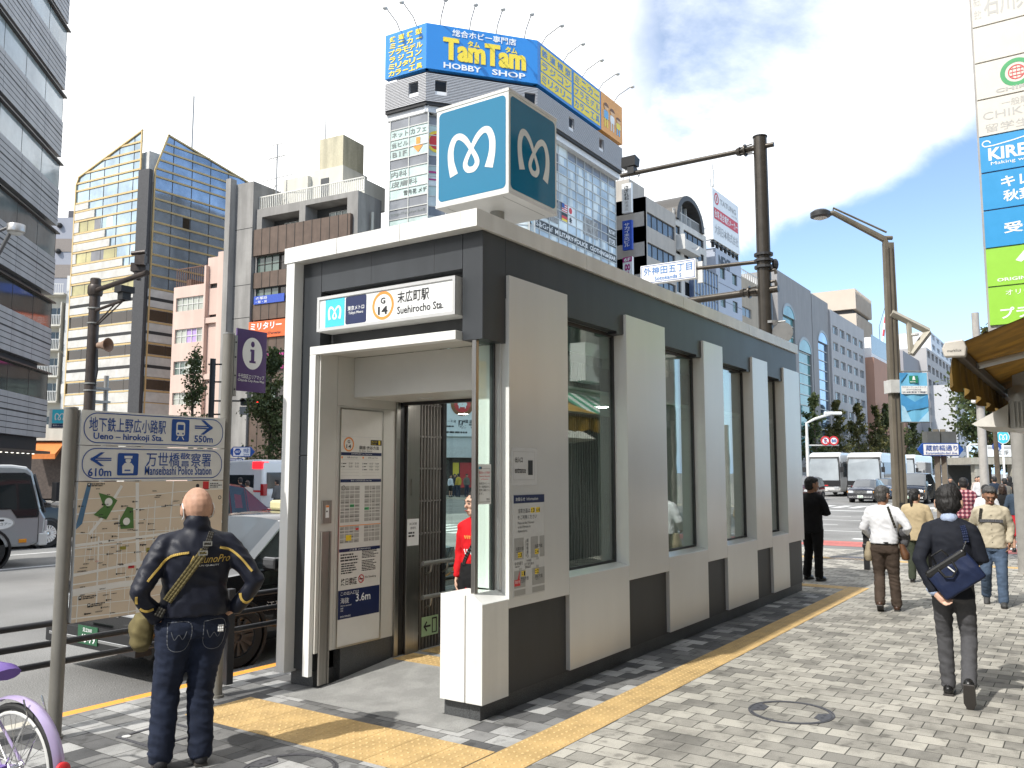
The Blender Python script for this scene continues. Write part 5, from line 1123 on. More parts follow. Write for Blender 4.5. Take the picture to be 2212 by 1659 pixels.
# 10 blue glass curtain wall
x3=fx(1543,560); z3=fz(1500,522); t=bthing('glass_building','narrow blue glass curtain wall building next to the white barrel roofed one',(x2,YF))
BGL=pane('curtain_glass_blue',(.10,.14,.24),.06,.9)
Wa=Wall(MB(),(x2-6.,YF-.35),(x3,YF-.35)); w=Wa.W; b=MB(); F=Wa.on(b); F.slab(0,0,w,z3-3.0,-.6,0,BGL); b.build('curtain_wall',t,world=True)
b=MB(); F=Wa.on(b)
for k in range(9): F.slab(k*w/8-.05,0,k*w/8+.05,z3-3,.005,.10,FRAME_L)
for k in range(16): F.slab(0,(z3-3)*k/15-.05,w,(z3-3)*k/15+.05,.004,.08,FRAME_D)
b.build('mullion',t,world=True)

# 11 pale blue panelled building carrying the white billboard
x4=fx(1597,560); z4=fz(1540,534); PB=mat('pale_blue_panel',(.40,.43,.50),.5,.1,var=.05,scale=.3); 
t=bthing('office_building','pale blue grey panelled building under a big white billboard',(x3,YF))
Wa=Wall(MB(),(x3+.02,YF-.2),(x4,YF-.2)); w=Wa.W; hs=[]
for va,vb in ((580,604),(640,664),(700,724),(760,784),(820,844)):
    for s in (.14,.62): hs.append((w*s,fz(1560,vb),w*(s+.2),fz(1560,va)))
b=MB(); pierced(Wa.on(b),0,w,0,z4,hs,PB); body(b,[(x3+.02,YF-.2),(x4,YF-.2),(x4,YF+14),(x3+.02,YF+14)],0,z4,PB,ROOFM,skip=(0,))
for k in range(1,14): Wa.on(b).slab(0,z4*k/14-.03,w,z4*k/14+.03,.0,.01,GROOVE)
b.build('wall',t,world=True)
for h in hs: glaze(Wa,*h,t,PN_GN,FRAME_D,1,1)
b=MB(); F=Wa.on(b); F.text('NEXT',w*.1,z4-2.2,w*.55,z4-.7,S_BLACK,.05,.03); b.build('letter_sign',t,world=True)
tt=thing('billboard','large white rooftop billboard with red band and dark company lettering','billboard',tuple(Wa.P(w*.5,z4,0)))
zb0=fz(1540,532)+.8; zb1=fz(1537,408); 
b=MB(); F=Wa.on(b); F.slab(-1.0,zb0,w*.93,zb1,-.5,.1,S_WHITE); F.slab(-1.0,zb0,-.5,zb1,-22,-.51,S_WHITE); b.build('board',tt,world=True)
b=MB(); F=Wa.on(b)
for k in range(7): F.slab(-.5+k*1.5,z4,-.3+k*1.5,zb0,-.4,0,DARKM)
F.slab(-1,zb0-.35,w*.9,zb0-.25,-.4,0,DARKM); b.build('support',tt,world=True)
b=MB(); F=Wa.on(b); F.e=.01; F.o=F.o+F.n*.11; H_=zb1-zb0; L0=-.5; L1=w*.88
F.oring(L0+1.0,zb0+H_*.83,.55,.8,S_RED,1); F.rect(L0+.85,zb0+H_*.78,L0+1.15,zb0+H_*.88,S_RED,1); F.text('TATUNG',L0+2.2,zb0+H_*.77,L1-.6,zb0+H_*.88,S_GREY,1,.03); F.text('since 1918',L1-2.4,zb0+H_*.69,L1-.4,zb0+H_*.735,S_GREY,1)
F.rect(L0,zb0+H_*.42,L1,zb0+H_*.64,S_RED,1); F.text('台湾 総合電機メーカー',L0+.2,zb0+H_*.455,L1-.2,zb0+H_*.605,S_WHITE,2,.015); F.text('大同日本株式会社',L0+.1,zb0+H_*.13,L1,zb0+H_*.32,S_GREY,1,.012); b.build('lettering',tt,world=True)
for sx,hv in ((.0,392),(.35,420),(.6,428)):
    b=MB(); p=Wa.P(w*sx-.4,zb1,-.3); b.tube([(p.x,p.y,zb1-.2),(p.x,p.y,fz(1545,hv))],.06,GALV,5); b.build('aerial',tt,world=True)
b=MB(); p=Wa.P(.4,zb1,-.3); b.cyl(p.x,p.y,zb1+.6,zb1+2.8,.22,S_LGREY,8); b.cyl(p.x,p.y,zb1,zb1+3.6,.06,GALV,6); b.build('antenna',tt,world=True)

# 12 beige block behind the signal pole
x5=fx(1671,640); z5=fz(1610,597); BE=mat('sand_wall',(.42,.36,.28),.8,var=.06,scale=.4,dirt=0.10,dscale=.3)
t=bthing('office_building','plain sand coloured building behind the tall signal pole',(x4,YF))
Wb=Wall(MB(),(x4+.6,YF+9),(x4+.6,YF+.4)); Wa=Wall(MB(),(x4+.6,YF+.4),(x5,YF+.4)); b=MB(); hs=[]
for va,vb in ((660,680),(722,742),(785,805)): hs.append((Wa.W*.08,fz(1610,vb),Wa.W*.35,fz(1610,va)))
pierced(Wa.on(b),0,Wa.W,0,z5,hs,BE); body(b,[(x4+.6,YF+.4),(x5,YF+.4),(x5,YF+14),(x4+.6,YF+14)],0,z5,BE,ROOFM,skip=(0,)); b.build('wall',t,world=True)
for h in hs: glaze(Wa,*h,t,PN_BL,FRAME_L,2,1)
b=MB(); F=Wa.on(b); k=0.
while k<Wa.W: F.slab(k,z5,k+.08,z5+1.3,-.3,-.2,S_LGREY); k+=.9
F.slab(0,z5+1.2,Wa.W,z5+1.3,-.3,-.2,S_LGREY); b.build('roof_railing',t,world=True)

# 13, 14 grey buildings with arched glass bays
GT2=mat('grey_stone_cladding',(.26,.25,.245),.6,var=.07,scale=.5,dirt=0.07,dscale=.3); TEAL=pane('teal_glass',(.10,.27,.28),.06,.9); SKYG=pane('sky_mirror_glass',(.30,.42,.58),.05,.9,.8)
def arch_building(label,ul,ur,vtop,bays,gl,low=None):
    xa,xb=fx(ul,vtop),fx(ur,vtop+30); zt_=fz(ul,vtop); t=bthing('office_building',label,(xa,YF))
    Wa=Wall(MB(),(xa,YF-.5),(xb,YF-.5)); w=Wa.W; b=MB(); F=Wa.on(b)
    hs=[(w*a_,4,w*c_,zt_*d_) for a_,c_,d_ in bays]; pierced(F,0,w,0,zt_,hs,GT2,depth=.5); body(b,[(xa,YF-.5),(xb,YF-.5),(xb,YF+14),(xa,YF+14)],0,zt_,GT2,ROOFM,skip=(0,)); b.build('wall',t,world=True)
    for h in hs:
        c=(h[0]+h[2])/2; r=(h[2]-h[0])/2; b=MB(); F=Wa.on(b); F.rect(h[0],h[1],h[2],h[3],gl,-.35); F.poly([(c+r*cos(R(a_)),h[3]+r*.6*sin(R(a_))) for a_ in range(0,181,15)],gl,.02)
        pts=[(c+r*cos(R(a_)),h[3]+r*.6*sin(R(a_))) for a_ in range(0,181,15)]
        for i in range(len(pts)-1): F.line(*pts[i],*pts[i+1],.45,GALV,.06+.001*i)
        k=h[1]
        while k<h[3]: F.slab(h[0],k,h[2],k+.12,-.34,-.2,FRAME_L); k+=1.75
        b.build('window_bay',t,world=True)
    return t,Wa,zt_
arch_building('dark grey stone clad building with tall arched teal glass bay',1671,1744,583,[(.12,.46,.80),(.55,.95,.66)],TEAL)
arch_building('second grey stone clad building with arched bay of sky blue glass',1746,1782,634,[(.30,.90,.76)],SKYG)

# 15 light office with a grid of small windows
xa,xb=fx(1783,669),fx(1857,711); z_=fz(1783,669); LG=mat('light_grey_cladding',(.40,.39,.39),.6,var=.05,scale=.4,dirt=0.06,dscale=.3)
t=bthing('office_building','light grey office building with nine even rows of square windows',(xa,YF)); Wa=Wall(MB(),(xa,YF-.8),(xb,YF-.8)); w=Wa.W; hs=[]
for i in range(9):
    for j in range(5): hs.append((w*(.05+.19*j),z_*(.865-.098*i),w*(.05+.19*j+.135),z_*(.865-.098*i+.05)))
b=MB(); pierced(Wa.on(b),0,w,0,z_,hs,LG,depth=.3); body(b,[(xa,YF-.8),(xb,YF-.8),(xb,YF+14),(xa,YF+14)],0,z_,LG,ROOFM,skip=(0,)); b.build('wall',t,world=True)
for h in hs: glaze(Wa,*h,t,PN_BL,FRAME_L,3,1,l=-.25,bar=.12)
# 16 tall tan tower behind
TAN=mat('tan_ribbed_wall',(.46,.40,.33),.7,var=.05,scale=.3); Y2=YF+10
t=bthing('tower_block','tall tan tower with a dark joint line, behind the light grey office',(aty(1845,623,Y2).x,Y2))
xa=aty(1845,623,Y2).x; xb=aty(1881,650,Y2).x; zt_=aty(1845,623,Y2).z; zj=aty(1845,670,Y2).z
b=MB(); b.box(xa,Y2,0,xb,Y2+34,zj-.6,TAN); b.box(xa,Y2,zj+.6,xb,Y2+34,zt_,TAN); b.box(xa+.8,Y2+.8,zj-.6,xb-.8,Y2+33,zj+.6,GROOVE)
k=xa
while k<xb: b.box(k,Y2-.25,0,k+.5,Y2-.002,zj-.61,TAN); b.box(k,Y2-.25,zj+.61,k+.5,Y2-.002,zt_,TAN); k+=1.6
b.build('wall',t,world=True)
# 17 terracotta block with white top, tower crane behind
xa=fx(1858,790); xa=aty(1887,771,YF-2).x; xb=aty(1925,785,YF-2).x; zt_=aty(1887,771,YF-2).z; TC=mat('terracotta_wall',(.42,.24,.17),.8,var=.06,scale=.3)
t=bthing('brick_building','terracotta coloured windowless building with a white glazed top floor',(xa,YF-2)); b=MB(); b.box(xa,YF-2,0,xb+18,YF+20,zt_,TC); b.build('wall',t,world=True)
b=MB(); zz2=aty(1887,728,YF-2).z; b.box(xa+.5,YF-1.5,zt_,xb+8,YF+16,zz2,FAS); b.box(xa+1,YF-1.52,zt_+1,xb,YF-1.45,zt_+5,PN_BL); b.build('top_storey',t,world=True)
p=aty(1906,800,YF+30); t=thing('tower_crane','red and white tower crane jib rising above the rooftops','crane',(p.x,p.y,0))
b=MB(); q0=aty(1905,755,YF+30); q1=aty(1917,645,YF+30); RW_=mat('crane_red',(.55,.05,.05),.5)
for k in range(8):
    a_=q0+(q1-q0)*(k/8); c_=q0+(q1-q0)*((k+1)/8); m_=RW_ if k%2==0 else S_WHITE
    for s in (-.9,.9): b.tube([a_+Vector((s,0,0)),c_+Vector((s*.8,0,0))],.28,m_,5)
    b.tube([a_+Vector((-.9,0,0)),c_+Vector((.8,0,0))],.2,m_,4)
b.build('jib',t,world=True); b=MB(); b.tube([(q0.x,q0.y,0),(q0.x,q0.y,q0.z)],1.1,S_LGREY,8); b.box(q0.x-4,q0.y-2,q0.z-2.5,q0.x+4,q0.y+2,q0.z,DARKM); b.tube([q0+Vector((-3,0,0)),q0+Vector((-3.5,0,9)),q1],.12,DARKM,4); b.build('mast',t,world=True)
# 18 grey grid building, white tower, and pale blocks down the street
def plain(label,ul,ur,vt,yy,m,grid=None,gm=PN_BL,name='office_building',dep=16):
    xa=aty(ul,vt,yy).x; xb=aty(ur,vt,yy).x; zt_=aty(ul,vt,yy).z; t=bthing(name,label,(xa,yy)); Wa=Wall(MB(),(xa,yy),(xb,yy)); w=Wa.W; hs=[]
    if grid:
        nx,ny=grid
        for i in range(ny):
            for j in range(nx): hs.append((w*(j+.2)/nx,zt_*(i+.35)/ny,w*(j+.85)/nx,zt_*(i+.85)/ny))
    b=MB(); pierced(Wa.on(b),0,w,0,zt_,hs,m,depth=.8 if grid else .2); body(b,[(xa,yy),(xb,yy),(xb,yy+dep),(xa,yy+dep)],0,zt_,m,ROOFM,skip=(0,)); b.build('wall',t,world=True)
    for h in hs: glaze(Wa,*h,t,gm,FRAME_D,1,1,l=-.75)
    return t
plain('mid grey slab building in shade behind the flag banner',1950,2000,757,YF-1,mat('shaded_grey_wall',(.25,.25,.27),.7,var=.04))
plain('grey office building with a deep grid of square openings down the street',2001,2060,750,YF-3,mat('grid_grey_wall',(.38,.37,.37),.7,var=.05),(8,9),PN_D)
plain('tall white tower block behind the grid fronted office',2010,2062,716,YF+26,mat('white_tower_wall',(.62,.64,.67),.6,var=.03),(6,14),pane('pale_band',(.4,.46,.52),.2),'tower_block')
plain('pale distant office block at the end of the street',2062,2085,830,YF-9,mat('far_pale_wall',(.50,.50,.51),.7),(4,8),PN_BL,dep=8)
# ---------------------------------------------------------------- street furniture
POSTM=mat('warm_grey_post',(.23,.22,.195),.5,.25,var=.08,dirt=.12)
# area map board
t=thing('map_board','street map board on two grey posts with direction panels and purple flag','map board',(3.97,6.1,0)); BY=6.045
def part2(b,n,par=None,**k): return b.build(n,par or t,world=True,**k)
for x,zt in ((3.303,2.305),(4.64,3.03)):
    b=MB(); b.cyl(x,6.1,0,zt,.047,POSTM,24); b.cyl(x,6.1,zt,zt+.012,.049,GALV,24); b.cyl(x,6.1,0,.02,.06,POSTM,24); part2(b,'post',smooth=True)
BOARDW=mat('board_enamel_white',(.74,.74,.71),.35,var=.03)
def qx(u,v): return aty(u,v,BY-.004)
def bx(u0,v0,u1,v1):
    um=(u0+u1)/2; vm=(v0+v1)/2
    return qx(u0,vm).x,qx(um,v1).z,qx(u1,vm).x,qx(um,v0).z
def board(z0,z1,name):
    b=MB(); b.box(3.352,BY,z0,4.592,BY+.05,z1,BOARDW); F=Face(b,(3.352,BY-.001,z0),(1,0,0),eps=.001); w,h=1.24,z1-z0
    o=rr_pts(.018,.014,w-.018,h-.014,h/2-.02,10); i_=rr_pts(.025,.021,w-.025,h-.021,h/2-.027,10); F.ring(o,i_,S_BLUE,1)
    return b,F
def tx(F,s,u0,v0,u1,v1,m=S_BLUE,bold=.01):
    x0,z0,x1,z1=bx(u0,v0,u1,v1); F.text(s,x0-F.o.x,z0-F.o.z,x1-F.o.x,z1-F.o.z,m,2,bold)
def lc(F,u0,v0,u1,v1): x0,z0,x1,z1=bx(u0,v0,u1,v1); return x0-F.o.x,z0-F.o.z,x1-F.o.x,z1-F.o.z
def arrow(F,x0,y0,x1,y1,left):
    c=(y0+y1)/2; hd=(x1-x0)*.5; w=(y1-y0)*.11
    if left:
        F.rect(x0+.01,c-w,x1,c-w*.25,S_BLUE,2); F.rect(x0+.01,c+w*.25,x1,c+w,S_BLUE,2)
        F.poly([(x0,c),(x0+hd,y0),(x0+hd*1.35,y0),(x0+hd*.5,c)],S_BLUE,2.2); F.poly([(x0,c),(x0+hd*.5,c),(x0+hd*1.35,y1),(x0+hd,y1)],S_BLUE,2.4)
    else:
        F.rect(x0,c-w,x1-.01,c-w*.25,S_BLUE,2); F.rect(x0,c+w*.25,x1-.01,c+w,S_BLUE,2)
        F.poly([(x1,c),(x1-hd*.5,c),(x1-hd*1.35,y0),(x1-hd,y0)],S_BLUE,2.2); F.poly([(x1,c),(x1-hd,y1),(x1-hd*1.35,y1),(x1-hd*.5,c)],S_BLUE,2.4)
b,F=board(2.047,2.300,'a')
tx(F,'地下鉄上野広小路駅',193,904,359,935,bold=.006); tx(F,'Ueno – hirokoji Sta.',202,937,353,955,bold=.022); tx(F,'550m',420,941,460,956,bold=.02)
x0,y0,x1,y1=lc(F,371,906,409,954); F.rrect(x0,y0,x1,y1,.012,S_BLUE,2); w=x1-x0; h=y1-y0
F.rrect(x0+w*.25,y0+h*.25,x1-w*.25,y1-h*.12,.02,BOARDW,3); F.rect(x0+w*.33,y0+h*.52,x1-w*.33,y1-h*.24,S_BLUE,4); F.disc(x0+w*.36,y0+h*.36,.008,S_BLUE,4); F.disc(x1-w*.36,y0+h*.36,.008,S_BLUE,4); F.line(x0+w*.3,y0+h*.08,x0+w*.40,y0+h*.22,.008,BOARDW,3); F.line(x1-w*.3,y0+h*.08,x1-w*.40,y0+h*.22,.008,BOARDW,3)
arrow(F,*lc(F,421,908,461,939),False); part2(b,'direction_panel')
b,F=board(1.785,2.040,'b')
tx(F,'万世橋警察署',316,978,456,1008,bold=.004); tx(F,'Manseibashi Police Station',313,1007,457,1026,bold=.012); tx(F,'610m',190,1011,241,1029,bold=.02)
x0,y0,x1,y1=lc(F,254,979,299,1027); F.rrect(x0,y0,x1,y1,.012,S_BLUE,2); w=x1-x0; h=y1-y0; c=(x0+x1)/2
F.poly([(c-w*.26,y0+h*.1),(c+w*.26,y0+h*.1),(c+w*.28,y0+h*.42),(c+w*.16,y0+h*.56),(c-w*.16,y0+h*.56),(c-w*.28,y0+h*.42)],BOARDW,3); F.disc(c,y0+h*.68,w*.13,BOARDW,3); F.poly([(c-w*.18,y0+h*.76),(c+w*.18,y0+h*.76),(c+w*.2,y0+h*.88),(c-w*.2,y0+h*.88)],BOARDW,3.5); F.rect(c-w*.16,y0+h*.74,c+w*.17,y0+h*.765,S_BLUE,4); F.rect(c-w*.16,y0+h*.2,c+w*.12,y0+h*.26,S_BLUE,4)
arrow(F,*lc(F,194,977,241,1007),True); part2(b,'direction_panel')
# the printed map
MT=mat('map_tan',(.74,.62,.475),.4,var=.04,scale=2); MR=mat('map_road',(.88,.87,.83),.4,var=.03); MGN=mat('map_park',(.085,.20,.05),.4,var=.1); MBL=mat('map_river',(.09,.20,.34),.4)
b=MB(); z0,z1=.785,1.778; b.box(3.352,BY,z0,4.592,BY+.04,z1,BOARDW); F=Face(b,(3.352,BY-.001,z0),(1,0,0),eps=.0008); w,h=1.24,z1-z0
F.rect(0,0,w,h,MT,.5)
rd=random.Random(21)
def road(pts,wd,l=1.): F.path([(p[0]*w,p[1]*h) for p in pts],wd,MR,l)
for i in range(11): y=.03+.085*i+rd.uniform(-.012,.012); road([(0,y+rd.uniform(-.02,.02)),(.35,y),(.68,y+rd.uniform(-.01,.03)),(1,y+rd.uniform(0,.05))],.006+.004*(i%3==0),1+.01*i)
for i in range(34): x=.03+.029*i; y0_=rd.choice((0,.12,.3,.42)); y1_=y0_+rd.uniform(.2,.5); road([(x,y0_),(x+rd.uniform(-.01,.02),min(1,y1_))],.005+.003*(i%4==0),1.3+.01*i)
road([(.37,.99),(.385,.6),(.40,.35),(.41,0)],.028,2); road([(.08,.62),(.16,.74),(.27,.97)],.022,2.1); road([(0,.545),(.4,.575),(.7,.60),(1,.66)],.02,2.2); road([(0,.335),(.42,.385),(1,.40)],.02,2.3); road([(0,.215),(.3,.235),(1,.20)],.045,2.4); road([(.14,.6),(.145,.1)],.012,2.05); road([(.62,1),(.60,.4),(.61,0)],.010,2.06)
F.poly([(.055*w,.99*h),(.08*w,.99*h),(.035*w,.70*h),(0*w,.66*h),(0,.70*h)],MBL,2.6)
F.poly([(.125*w,.92*h),(.21*w,.89*h),(.245*w,.86*h),(.18*w,.72*h),(.10*w,.76*h),(.16*w,.82*h)],MGN,2.7); F.poly([(.31*w,.81*h),(.35*w,.80*h),(.36*w,.645*h),(.275*w,.645*h),(.265*w,.71*h)],MGN,2.7); F.disc(.31*w,.70*h,.028,MR,3); F.disc(.19*w,.85*h,.03,MR,3)
F.rect(.275*w,.49*h,.315*w,.515*h,mat('map_olive',(.30,.27,.04),.4),2.8); F.rect(.45*w,.455*h,.475*w,.49*h,mat('map_olive',(.3,.27,.04)),2.8); F.rect(.335*w,.345*h,.375*w,.365*h,S_RED,3); F.rect(.84*w,.93*h,.885*w,.995*h,S_RED,3); F.rect(.89*w,.935*h,.995*w,.995*h,BOARDW,3); F.lines(3,.895*w,.94*h,.99*w,.985*h,S_BLACK,3.5,4); F.rect(.87*w,.50*h,.995*w,.90*h,MT,3.1); F.oring(.975*w,.86*h,.010,.016,S_BLACK,3.5); F.disc(.80*w,.96*h,.016,S_BLACK,3.3)
F.oring(.135*w,.42*h,.008,.011,S_RED,3,20,.5)
for i in range(120):
    x=rd.uniform(.01,.93)*w; y=rd.uniform(.02,.97)*h; l_=rd.uniform(.02,.07); F.lines(rd.choice((1,1,2)),x,y,min(x+l_,w-.01),y+.010,S_BLACK,4,i)
    if i%3==0: F.rect(x-.014,y-.002,x-.003,y+.011,S_BLACK,4)
for x,y in ((.035,.155),(.09,.095),(.055,.965)): F.rrect(x*w,y*h,x*w+.022,y*h+.028,.004,S_BLACK,4.2); F.rect(x*w+.005,y*h+.012,x*w+.017,y*h+.023,BOARDW,4.6); F.lines(2,x*w+.03,y*h,x*w+.16,y*h+.026,S_BLACK,4.2,9)
part2(b,'map_panel')
# purple flag
PUR=mat('sign_purple',(.075,.035,.15),.4,var=.05)
b=MB(); b.box(4.692,6.085,2.50,4.722,6.115,3.03,GALV)
for z in (2.56,2.68,2.84,2.97): b.lathe((4.707,6.083,z),(0,-1,0),[(.008,0),(.006,.004),(0,.005)],DARKM,8)
part2(b,'flag_bracket')
b=MB(); b.box(4.722,6.092,2.552,5.045,6.108,3.098,PUR); F=Face(b,(4.722,6.0915,2.552),(1,0,0),eps=.001); w,h=.323,.546
F.disc(w*.52,h*.62,.108,S_WHITE,1,.142,36); F.disc(w*.52,h*.77,.020,PUR,2,.026); F.poly([(w*.44,h*.685),(w*.58,h*.685),(w*.58,h*.50),(w*.63,h*.50),(w*.63,h*.465),(w*.42,h*.465),(w*.42,h*.50),(w*.47,h*.50),(w*.47,h*.65),(w*.44,h*.65)],PUR,2)
F.text('千代田区エリアマップ',.02,h*.205,w-.02,h*.275,S_WHITE,2,.006); F.text('Chiyoda City Area Map',.02,h*.145,w-.02,h*.195,S_WHITE,2,.012); part2(b,'info_flag')
# roadside guard rail
GR=mat('guard_rail_black',(.035,.035,.038),.38,.35,var=.1)
t=thing('guard_rail','low dark metal guard rail with three horizontal bars along the kerb','guard rail',(4.97,6.39,0))
for z in (.745,.60,.457):
    b=MB(); b.tube([(-14,6.39,z),(13.4,6.39,z)],.024,GR,12); part2(b,'rail',smooth=True)
for k in range(10):
    x=4.97+2.05*(k-6); b=MB(); b.box(x-.035,6.355,0,x+.035,6.425,.82,GR); part2(b,'post',bevel=.006)
# bicycle cut by the left edge
LAV=mat('lavender_paint',(.46,.38,.60),.3,.1,var=.05,coat=.5); PURB=mat('purple_plastic',(.16,.09,.36),.4,var=.1); SPOKE=mat('spoke_steel',(.55,.55,.55),.25,1.)
p=atd(31,1628,4.56); az=R(98)
t=thing('bicycle','lavender city bicycle with red rear reflector cut off by the left edge of the photo','bicycle',(p.x,p.y,0),az)
def wheel(x,r=.33):
    b=MB(); n=40; rt_=.02
    for rr,m_,q in ((r-.018,RUBBER,.019),(r-.05,S_LGREY,.012)):
        vs=[]; k=10
        for i in range(n):
            for j in range(k): a=2*PI*i/n; c=2*PI*j/k; vs.append((x+(rr+q*cos(c))*cos(a),q*sin(c),r+(rr+q*cos(c))*sin(a)))
        b.add(vs,[(i*k+j,((i+1)%n)*k+j,((i+1)%n)*k+(j+1)%k,i*k+(j+1)%k) for i in range(n) for j in range(k)],m_)
    w_=b.build('wheel',t,smooth=True); b=MB()
    for i in range(32): a=2*PI*i/32; s=(-1)**i*.025; b.tube([(x+.02*cos(a+.6*(-1)**(i//2)),s,r+.02*sin(a+.6*(-1)**(i//2))),(x+(r-.05)*cos(a),0,r+(r-.05)*sin(a))],.0016,SPOKE,4)
    b.lathe((x,-.05,r),(0,1,0),[(.012,0),(.03,.015),(.018,.025),(.018,.075),(.03,.085),(.012,.1)],CHROME,12); b.build('spokes',w_)
    return w_
wheel(0); wheel(1.05)
def mud(x,a0,a1,r=.355):
    b=MB(); vs=[]; n=24; k=5
    for i in range(n+1):
        a=R(a0+(a1-a0)*i/n)
        for j in range(k): w_=-1+2*j/(k-1); vs.append((x+(r+.012*(1-w_*w_))*cos(a),w_*.032,.33+(r+.012*(1-w_*w_))*sin(a)))
    b.add(vs,[(i*k+j,i*k+j+1,(i+1)*k+j+1,(i+1)*k+j) for i in range(n) for j in range(k-1)],LAV); return b.build('mudguard',t,smooth=True)
m0=mud(0,60,205); mud(1.05,20,170)
b=MB(); a=R(172); c=Vector((.372*cos(a),0,.33+.372*sin(a))); nv=Vector((cos(a),0,sin(a))); b.lathe(c,nv,[(.036,0),(.036,.018),(.026,.026),(0,.028)],S_RED,18); b.build('reflector',t,smooth=True)
b=MB(); b.box(-.41,-.02,.20,-.36,.02,.26,S_LGREY); b.build('mud_flap',t)
b=MB()
for pts,r in (([(0,.05,.33),(.42,.03,.28)],.010),([(0,-.05,.33),(.42,-.03,.28)],.010),([(.42,0,.28),(.30,0,.72)],.016),([(.42,0,.28),(.75,0,.42),(.93,0,.72)],.02),([(0,.055,.33),(.30,.02,.66)],.008),([(0,-.055,.33),(.30,-.02,.66)],.008),([(.93,0,.70),(.96,0,.58),(1.05,.05,.33)],.012),([(.96,0,.58),(1.05,-.05,.33)],.012),([(.93,0,.70),(.90,0,.98)],.013)): b.tube(pts,r,LAV,8)
for s in (-1,1): b.tube([(0,s*.06,.33),(-.16,s*.05,.62),(-.12,s*.05,.70)],.005,CHROME,6)
b.tube([(-.02,.03,.30),(-.33,.06,.20)],.006,CHROME,6); b.build('frame',t,smooth=True)
b=MB(); b.tube([(.90,0,.98),(.92,.12,1.02),(.80,.27,1.0),(.68,.28,.98)],.011,CHROME,8); b.tube([(.90,0,.98),(.92,-.12,1.02),(.80,-.27,1.0),(.68,-.28,.98)],.011,CHROME,8); b.build('handlebar',t,smooth=True)
b=MB(); pr=[(-.14,.075,.02),(-.10,.085,.045),(0,.065,.05),(.10,.025,.04),(.14,.012,.02)]; vs=[]; n=12
for x,w_,h_ in pr:
    for j in range(n): a=2*PI*j/n; vs.append((.23+x,w_*cos(a),.80+(h_ if sin(a)>0 else .035)*sin(a)))
b.add(vs,[(i*n+j,i*n+(j+1)%n,(i+1)*n+(j+1)%n,(i+1)*n+j) for i in range(4) for j in range(n)]+[tuple(range(n-1,-1,-1)),tuple(range(4*n,5*n))],PURB); b.tube([(.30,0,.70),(.26,0,.79)],.013,CHROME,8); b.build('saddle',t,smooth=True,normals=True)
b=MB(); b.extr([(-.08,.075,.28),(-.06,.075,.38),(.34,.075,.36),(.50,.075,.34),(.52,.075,.22),(.36,.075,.19)],(0,.03,0),PURB); b.lathe((.42,.06,.28),(0,1,0),[(.09,0),(.09,.008),(.02,.01)],CHROME,20); b.tube([(.42,.10,.28),(.36,.11,.13)],.01,CHROME,6); b.tube([(.42,-.10,.28),(.48,-.11,.43)],.01,CHROME,6); b.build('chain_case',t)

# ---------------------------------------------------------------- poles and signals on the left
p=atd(197,800,20); t=thing('signal_pole','rusty brown pole with camera arms and loudspeaker rising behind the map board','pole',(p.x,p.y,RZ))
zt=atd(199,604,20).z
b=MB(); b.cyl(p.x,p.y,RZ,zt,.135,BROWNP,20,.12); b.lathe((p.x,p.y,zt),(0,0,1),[(.125,0),(.10,.03),(0,.05)],BROWNP)
for v in (830,845,700,668): z=atd(197,v,20).z; b.cyl(p.x,p.y,z,z+.03,.145,GREYM,20)
part2(b,'pole',smooth=True)
za=atd(200,628,20).z; q=atz(318,589,za)
b=MB(); b.tube([(p.x,p.y,za),q],.06,BROWNP,10); b.lathe((p.x,p.y,za-.12),(0,0,1),[(.15,0),(.17,.05),(.17,.2),(.15,.25)],BROWNP,16); part2(b,'arm',smooth=True)
def camera_unit(b,c,s,d):
    d=Vector(d).normalized(); a=Vector((-d.y,d.x,0)); M=Matrix((( d.x,a.x,0,c[0]),(d.y,a.y,0,c[1]),(0,0,1,c[2]),(0,0,0,1)))
    b.box(-.25*s,-.15*s,.15*s,.30*s,.15*s,.45*s,BROWNP,M); b.box(-.05*s,-.30*s,.35*s,.30*s,-.05*s,.70*s,BROWNP,M); b.tube([M@Vector((-.25*s,-.1*s,.80*s)),M@Vector((.25*s,-.1*s,.86*s))],.085*s,BROWNP,12); b.box(-.12*s,-.12*s,0,.12*s,.12*s,.16*s,BROWNP,M); b.cyl(c[0],c[1],c[2]-.1,c[2]+.02,.05,BROWNP,8)
b=MB(); c=atz(300,596,za+.05); camera_unit(b,(c.x,c.y,c.z),.62,(RT.x,RT.y,0)); part2(b,'camera')
zb=atd(200,672,20).z; q2=atz(268,648,zb); b=MB(); b.tube([(p.x,p.y,zb),q2],.035,BROWNP,8); zc2=atd(200,706,20).z; b.tube([(p.x,p.y,zc2),(Vector((p.x,p.y,zb))*.25+q2*.75)],.018,BROWNP,6); b.tube([(p.x+.05,p.y-.1,zc2+.05),q2],.018,BROWNP,6); part2(b,'arm')
b=MB(); b.box(q2.x-.1,q2.y-.1,q2.z,q2.x+.1,q2.y+.1,q2.z+.16,BLACK); b.box(q2.x-.16,q2.y-.14,q2.z+.16,q2.x+.16,q2.y+.14,q2.z+.30,BLACK); part2(b,'camera')
zs_=atd(200,747,20).z; c=Vector((p.x,p.y,zs_)); d=RT*.9-FW*.3; b=MB(); b.lathe(c+d*.16,d,[(.04,0),(.07,.02),(.08,.12),(.13,.26),(.17,.32),(.165,.325),(.05,.15),(0,.14)],mat('beige_horn',(.26,.17,.12),.6),18); part2(b,'loudspeaker',smooth=True)
b=MB(); pts=[c+d*.16-Vector((0,0,.1)),c+d*.2-Vector((0,0,.6)),c+d*.14-Vector((0,0,.95))]; b.tube(pts,.015,BLACK,6); part2(b,'cable')
